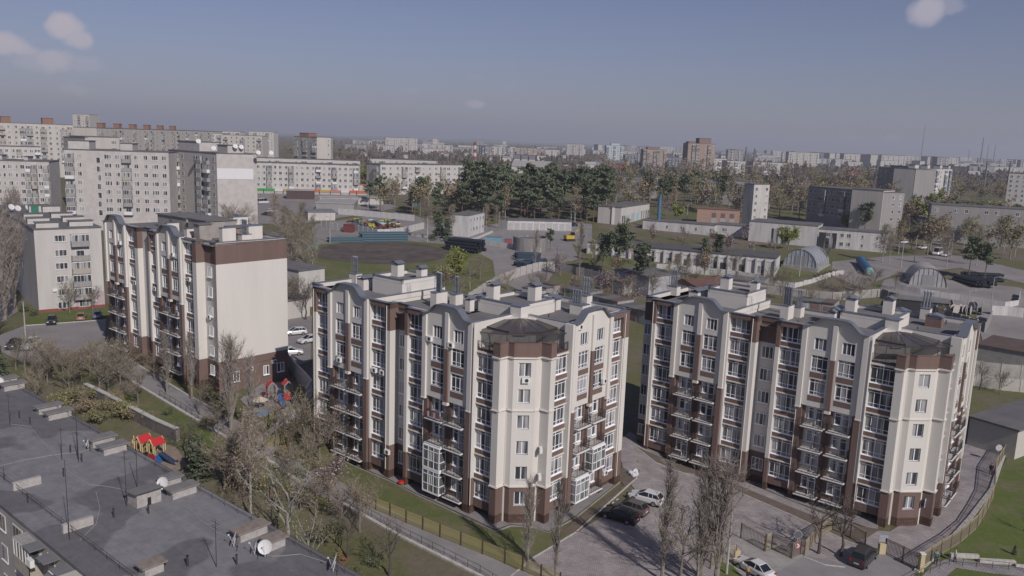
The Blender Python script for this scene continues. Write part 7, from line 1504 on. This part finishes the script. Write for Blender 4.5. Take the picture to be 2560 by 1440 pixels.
# ---------------------------------------------------------------- people
def skin(name, pts, edges, rad, m, parent, lv=1):
    me = bpy.data.meshes.new(name); me.from_pydata(pts, edges, []); me.materials.append(m); o = put(me, name, parent)
    md = o.modifiers.new('skin', 'SKIN'); sv = me.skin_vertices[0].data
    for i, r_ in enumerate(rad): sv[i].radius = (r_ if isinstance(r_, tuple) else (r_, r_))
    sv[0].use_root = True; s2 = o.modifiers.new('smooth', 'SUBSURF'); s2.levels = lv; s2.render_levels = lv; return o
skinm = mat('skin_tone', (.40, .26, .20), .6, 0)
def person(label, px, py, rz, jacket, trousers, hairc, coat=False, stride=.16, world=None, vest=None, lean=0):
    g = world or G(px, py); r = thing('person', label, 'person', g+Vector((0, 0, .05)), rz); s = stride
    J = [(0, 0, .95), (0, 0, 1.15), (0, 0, 1.36), (0, 0, 1.47), (.01, 0, 1.56), (.02, 0, 1.66), (0, .1, .9), (s*.5, .1, .5), (s*.6, .1, .08), (s*.6+.16, .1, .04), (0, -.1, .9), (-s*.3, -.1, .5), (-s, -.1, .1), (-s+.15, -.1, .04), (0, .19, 1.38), (-.03, .23, 1.1), (.08, .24, .86), (.12, .24, .76), (0, -.19, 1.38), (.03, -.23, 1.1), (.1, -.24, .86), (.13, -.24, .76)]
    E_ = [(0, 1), (1, 2), (2, 3), (3, 4), (4, 5), (0, 6), (6, 7), (7, 8), (8, 9), (0, 10), (10, 11), (11, 12), (12, 13), (2, 14), (14, 15), (15, 16), (16, 17), (2, 18), (18, 19), (19, 20), (20, 21)]
    R_ = [(.11, .14), (.1, .13), (.11, .15), .055, .09, .085, .08, .06, .045, .035, .08, .06, .045, .035, .055, .045, .035, .03, .055, .045, .035, .03]
    skin('body', J, E_, R_, skinm, r, 2)
    idx = [0, 1, 2, 14, 15, 16, 18, 19, 20]; mp = {a: i for i, a in enumerate(idx)}; pj = [J[i] for i in idx]; ej = [(mp[a], mp[b]) for a, b in E_ if a in mp and b in mp]; rj = [(.14, .17), (.13, .16), (.14, .18), .075, .065, .05, .075, .065, .05]
    if coat: pj.append((0, 0, .72)); ej.append((0, len(pj)-1)); rj.append((.17, .19))
    skin('jacket', pj, ej, rj, jacket, r, 2)
    idx = [0, 6, 7, 8, 10, 11, 12]; mp = {a: i for i, a in enumerate(idx)}; skin('trousers', [J[i] for i in idx], [(mp[a], mp[b]) for a, b in E_ if a in mp and b in mp], [(.13, .16), .1, .075, .06, .1, .075, .06], trousers, r, 2)
    skin('hair', [(-.03, 0, 1.6), (-.02, 0, 1.68), (0, 0, 1.72)], [(0, 1), (1, 2)], [.085, .1, .07], hairc, r, 1)
    for k in (8, 12): a = J[k]; m = MB(); m.box(a[0]-.08, a[0]+.2, a[1]-.05, a[1]+.05, -.01, .09); m.build('shoe', trim, r)
    if vest: skin('vest', [J[0], J[1], J[2]], [(0, 1), (1, 2)], [(.16, .19), (.15, .18), (.16, .2)], vest, r, 2)
cl = lambda n, c: mat('cloth_'+n, c, .9, 0)
hb_ = cl('dark_hair', (.03, .022, .018))
person('person in a teal jacket and dark trousers standing at the end of the tan fence', 2338, 1413, -1.9, cl('teal', (.05, .13, .15)), cl('navy', (.03, .035, .05)), hb_)
person('person in a long pale coat walking on the ramp', 2386, 1407, 2.6, cl('pale_coat', (.42, .42, .46)), cl('navy', (.03, .035, .05)), hb_, coat=True)
person('person in black walking along the curved fence', 2476, 1187, 1.3, cl('black', (.015, .015, .018)), cl('black', (.015, .015, .018)), hb_, coat=True)
person('person in an orange vest bending at the door of the white car', 1868, 1452, 1.0, cl('grey', (.2, .2, .2)), cl('navy', (.03, .035, .05)), hb_, vest=cl('orange_vest', (.55, .26, .02)))
# ---------------------------------------------------------------- playgrounds and small things
pred = mat('play_red', (.45, .03, .035), .5, 0); pyel = mat('play_cream_yellow', (.55, .46, .22), .5, 0); pblu = mat('play_blue', (.03, .10, .30), .4, 0); pdk = mat('play_dark_blue', (.04, .055, .10), .4, 0)
def tower_play(root, x, y, low=(pred, pblu), hgt=2.9, frame=pyel, roofc=pred):
    m = MB()
    for a in (-.5, .5):
        for b in (-.5, .5): m = MB(); m.tube((a, b, 0), (a, b, hgt-.6), .055, .055, 6); m.build('post', frame, root, (x, y, 0))
    m = MB(); m.box(-.6, .6, -.6, .6, 1.15, 1.22); m.build('platform', mat('play_board', (.25, .2, .15), .8, .1, 2), root, (x, y, 0))
    for sx in (-1, 1): m = MB(); m.quad((0, -.75, hgt), (0, .75, hgt), (sx*.66, .75, hgt-.6), (sx*.66, -.75, hgt-.6)); m.quad((0, -.75, hgt-.05), (0, .75, hgt-.05), (sx*.64, .75, hgt-.65), (sx*.64, -.75, hgt-.65)); m.build('roof', roofc, root, (x, y, 0))
    for yy in (-.72, .72): m = MB(); m.path([(-.52, yy, hgt-1.5), (-.52, yy, hgt-.6), (0, yy, hgt-.05), (.52, yy, hgt-.6), (.52, yy, hgt-1.5)], .07, 5); m.build('gable_frame', frame, root, (x, y, 0))
    if low: m = MB(); m.box(-.6, .6, -.62, -.56, .1, 1.15); m.build('panel', low[0], root, (x, y, 0)); m = MB(); m.box(.56, .62, -.56, .56, .1, 1.15); m.build('panel', low[1], root, (x, y, 0))
def slide(root, x, y, rz, m_, L=2.4):
    o = MB()
    for i in range(6):
        a0, a1 = i/6, (i+1)/6; z = lambda t: 1.2*(1-t)**1.2+.12; x0, x1 = L*a0, L*a1
        o.quad((x0, -.28, z(a0)), (x1, -.28, z(a1)), (x1, .28, z(a1)), (x0, .28, z(a0)))
        for s in (-.28, .28): o.quad((x0, s, z(a0)), (x1, s, z(a1)), (x1, s, z(a1)+.2), (x0, s, z(a0)+.2))
    o.build('slide', m_, root, (x, y, 0), rz)
g = G(392, 1158); pg_ = thing('play_tower', 'playground set with two red-roofed towers and a dark blue slide behind the old roof', 'playground', g, -.55); pg_.scale = (1.15, 1.15, 1.15)
tower_play(pg_, 0, 0); tower_play(pg_, -1.75, -.3, None); slide(pg_, .6, 0, .3, pdk, 2.4)
m = MB(); m.path([(-1.3, .6, 1.3), (-.6, .3, 1.3)], .04, 4); m.path([(-1.3, .9, 1.6), (-.6, .5, 1.6)], .03, 4); m.build('bridge', pyel, pg_)
m = MB()
for i in range(5): m.tube((-2.9, .1, .2+i*.25), (-2.2, -.2, .2+i*.25), .035, .035, 4)
m.tube((-2.9, .1, 0), (-2.9, .1, 1.7), .05, .05, 5); m.tube((-2.2, -.2, 0), (-2.2, -.2, 1.7), .05, .05, 5); m.build('ladder', pyel, pg_)
for x, y in ((-3.4, .4), (-3.2, -.6), (-4.2, .2)): m = MB(); m.tube((0, 0, 0), (0, 0, 2.1), .06, .06, 6); m.build('post', pyel, pg_, (x, y, 0))
m = MB(); m.path([(-3.4, .4, 1.2), (-4.2, .2, 1.2)], .05, 5); m.box(-4.0, -3.3, .2, .3, .7, 1.1); m.build('panel', pred, pg_)
sheet('play_sand', [(300, 1130), (345, 1090), (440, 1120), (470, 1165), (400, 1200), (330, 1180)], mat('sandy_soil', (.25, .20, .165), 1, .12, 1), .08)
g = G(693, 1008); p2 = thing('play_tower', 'playground set with two red roofs and a blue slide beside the left block', 'playground', g, .5); p2.scale = (1.1, 1.1, 1.1)
gr = mat('play_grey_post', (.30, .30, .30), .6, 0); tower_play(p2, -.6, .6, None, 3.0, gr); tower_play(p2, 1.6, 1.0, (pred, pred), 2.8, gr); slide(p2, .2, -.2, -1.5, pblu, 2.4)
m = MB(); m.path([(-1.6+.35*cos(t*.8), .6+.35*sin(t*.8), .2+t*.16) for t in range(14)], .05, 5); m.build('spiral_climber', pred, p2)
g = G(650, 1024); u = thing('sunshade_table', 'cream and blue mushroom sunshade in the play yard', 'sunshade', g); m = MB(); m.tube((0, 0, 0), (0, 0, 1.5), .05, .05, 6); m.build('post', gr, u)
for i in range(8):
    a0, a1 = 2*pi*i/8, 2*pi*(i+1)/8; m = MB(); m.tri((0, 0, 2.0), (1.2*cos(a0), 1.2*sin(a0), 1.45), (1.2*cos(a1), 1.2*sin(a1), 1.45)); m.build('canopy_segment', pblu if i in (1, 2) else mat('shade_cream', (.5, .45, .34), .8, 0), u)
tag(sheet('play_mat', [(633, 1040), (665, 1028), (682, 1036), (650, 1048)], mat('faded_blue_mat', (.16, .24, .33), .9, .15, 2), .12, kind='x'), 'faded blue mat painted on the play yard', 'play mat'); [o for o in C.objects if o.name.startswith('play_mat')][0].pop('kind')
random.seed(3)
for i, (px, py) in enumerate([(1577, 1186), (1588, 1182), (1590, 1190), (1583, 1192)]):
    g = G(px, py); m = MB(); n = 10
    bm_ = bmesh.new(); bmesh.ops.create_icosphere(bm_, subdivisions=2, radius=.38)
    for q in bm_.verts: q.co *= 1+random.uniform(-.28, .2); q.co.z = max(q.co.z*.75, -.2)
    me = bpy.data.meshes.new('bag'); bm_.to_mesh(me); bm_.free(); me.materials.append(mat('white_plastic', (.55, .55, .58), .5, 0)); tag(put(me, 'plastic_bag', None, g+Vector((0, 0, .25))), ['leftmost white plastic bag', 'highest white plastic bag', 'rightmost white plastic bag', 'nearest white plastic bag'][i]+' in the heap on the courtyard paving', 'plastic bag', 'white bags on the courtyard paving')
for lb, px, py in (('rusty manhole cover nearer the flower bed', 1594, 1177), ('rusty manhole cover farther up the courtyard', 1591, 1154)):
    g = G(px, py); m = MB(); m.tube((0, 0, .02), (0, 0, .07), .34, .34, 20); tag(m.build('manhole_cover', mat('rusty_cover', (.17, .12, .09), .8, .15, 4), None, g), lb, 'manhole cover')
g = G(1003, 1213); r = thing('flower_tub', 'small tub with bright red flowers at the foot of the centre block', 'flower tub', g+Vector((0, 0, .05))); m = MB(); m.tube((0, 0, 0), (0, 0, .3), .25, .32, 10); m.build('tub', mat('tub_green', (.05, .2, .05), .7, 0), r); m = MB(); m.tube((0, 0, .3), (0, 0, .55), .45, .3, 9); m.build('flowers', mat('flower_red', (.55, .02, .02), .7, .2, 8), r)
tag(sheet('plastic_sheet', [(897, 1236), (975, 1214), (992, 1228), (940, 1258), (915, 1250)], mat('black_sheeting', (.025, .026, .03), .6, .3, 2, col2=(.07, .075, .06), bump=.8), .06, kind='x'), 'dark plastic sheeting spread on the lawn by the picket fence', 'plastic sheet'); [o for o in C.objects if o.name.startswith('plastic_sheet')][0].pop('kind')
for lb, px, py, c in (('broken wooden chair on bare soil near the dark tree', 850, 1392, (.24, .17, .08)), ('heap of orange boards near the broken chair', 858, 1410, (.26, .10, .05))):
    g = G(px, py); r = thing('discarded_furniture', lb, 'furniture', g)
    for k in range(5): m = MB(); m.box(-.4, .4, -.05, .05, 0, .06); o = m.build('board', mat('board_'+str(int(c[0]*100)), c, .9, .1, 3), r, (random.uniform(-.3, .3), random.uniform(-.3, .3), .15+.12*k)); o.rotation_euler = (random.uniform(-.5, .5), random.uniform(-.6, .6), random.uniform(0, 3))
g = G(1989, 1392); r = thing('signpost', 'post with a white round sign and a round traffic mirror by the gate', 'sign', g); m = MB(); m.tube((0, 0, 0), (0, 0, 2.9), .05, .05, 6); m.build('post', gr, r)
m = MB(); m.tube((0, -.1, 1.35), (0, -.07, 1.35), .36, .36, 20); m.tube((0, -.112, 1.35), (0, -.10, 1.35), .27, .27, 20, 1); m.box(-.05, .05, -.13, -.112, 1.22, 1.48, 0); m.build('round_sign', [pred, whl], r); m = MB(); m.tube((0, -.08, 2.65), (0, -.02, 2.65), .48, .48, 24); m.tube((0, -.1, 2.65), (0, -.08, 2.65), .42, .42, 24, 1); m.build('traffic_mirror', [mat('mirror_rim', (.35, .35, .36)), mat('mirror_glass', (.3, .32, .34), .1, 0, metal=.8)], r)
g = G(2491, 1158); r = thing('signpost', 'grey round traffic mirror on a post above the curved fence', 'mirror', g); m = MB(); m.tube((0, 0, 0), (0, 0, 2.4), .05, .05, 6); m.build('post', gr, r); m = MB(); m.tube((0, -.08, 2.4), (0, -.02, 2.4), .48, .48, 24); m.build('traffic_mirror', mat('mirror_back', (.42, .42, .42), .6, 0), r)
g = G(1841, 1400); r = thing('meter_box', 'cream meter box standing at the end of the tan fence', 'box', g); m = MB(); m.box(-.3, .3, -.25, .25, 0, 1.2); m.build('cabinet', mat('box_cream', (.5, .42, .26), .7, .05, 2), r); m = MB(); m.box(-.25, .25, -.28, -.25, .1, 1.1); m.build('door', mat('box_cream', (.5, .42, .26)), r)
g = G(2203, 1385); r = thing('meter_box', 'small white and cream box at the left end of the brown gate', 'box', g); m = MB(); m.box(-.35, .35, -.25, .25, 0, 1.3); m.build('cabinet', mat('box_cream', (.5, .42, .26)), r); m = MB(); m.box(-.5, .5, -.1, -.05, 1.5, 2.3); m.build('notice_board', mat('notice_grey', (.35, .36, .42), .6, .2, 6), r)
g = G(2301, 1430); r = thing('gate_pillar', 'cream gate pillar at the start of the curved fence', 'pillar', g); m = MB(); m.box(-.22, .22, -.22, .22, 0, 2.1); m.build('shaft', mat('box_cream', (.5, .42, .26)), r); m = MB(); m.box(-.27, .27, -.27, .27, 2.1, 2.2); m.build('cap', creamB, r)
# laundry on one balcony of the centre block
for i in range(7):
    m = MB(); m.quad((0, 0, 0), (.3, 0, 0), (.3, 0, .6), (0, 0, .6)); m.quad((0, .02, 0), (.3, .02, 0), (.3, .02, .6), (0, .02, .6)); c = [(.35, .05, .06), (.5, .5, .5), (.06, .06, .09), (.35, .08, .1), (.45, .42, .4), (.1, .1, .16), (.3, .05, .08)][i]
    o = put(m.mesh('laundry', mat('laundry_%d' % i, c, .9, 0)), 'laundry', None); o.matrix_world = Matrix.Translation((1.97, 84.28, 0)) @ Matrix.Rotation(-R(39.6), 4, 'Z') @ Matrix.Translation((-14.2+i*.33, -1.12, 10.45))
    tag(o, ['red', 'white', 'black', 'dark red', 'off-white', 'navy', 'crimson'][i]+' garment hung on the fourth-floor balcony rail of the centre block', 'laundry', 'laundry on the balcony rail')
# ---------------------------------------------------------------- haze
hb = MB(); hb.box(-15500, 15500, -700, 16800, -12, 235)
hm = bpy.data.materials.new('haze_air'); hm.use_nodes = True; t = hm.node_tree; t.nodes.clear()
pv = N(t, 'ShaderNodeVolumePrincipled'); pv.inputs['Color'].default_value = (.82, .87, 1, 1); pv.inputs['Density'].default_value = HAZE; pv.inputs['Anisotropy'].default_value = .1
ho = N(t, 'ShaderNodeOutputMaterial'); t.links.new(pv.outputs[0], ho.inputs['Volume'])
stuff(hb.build('haze', hm))
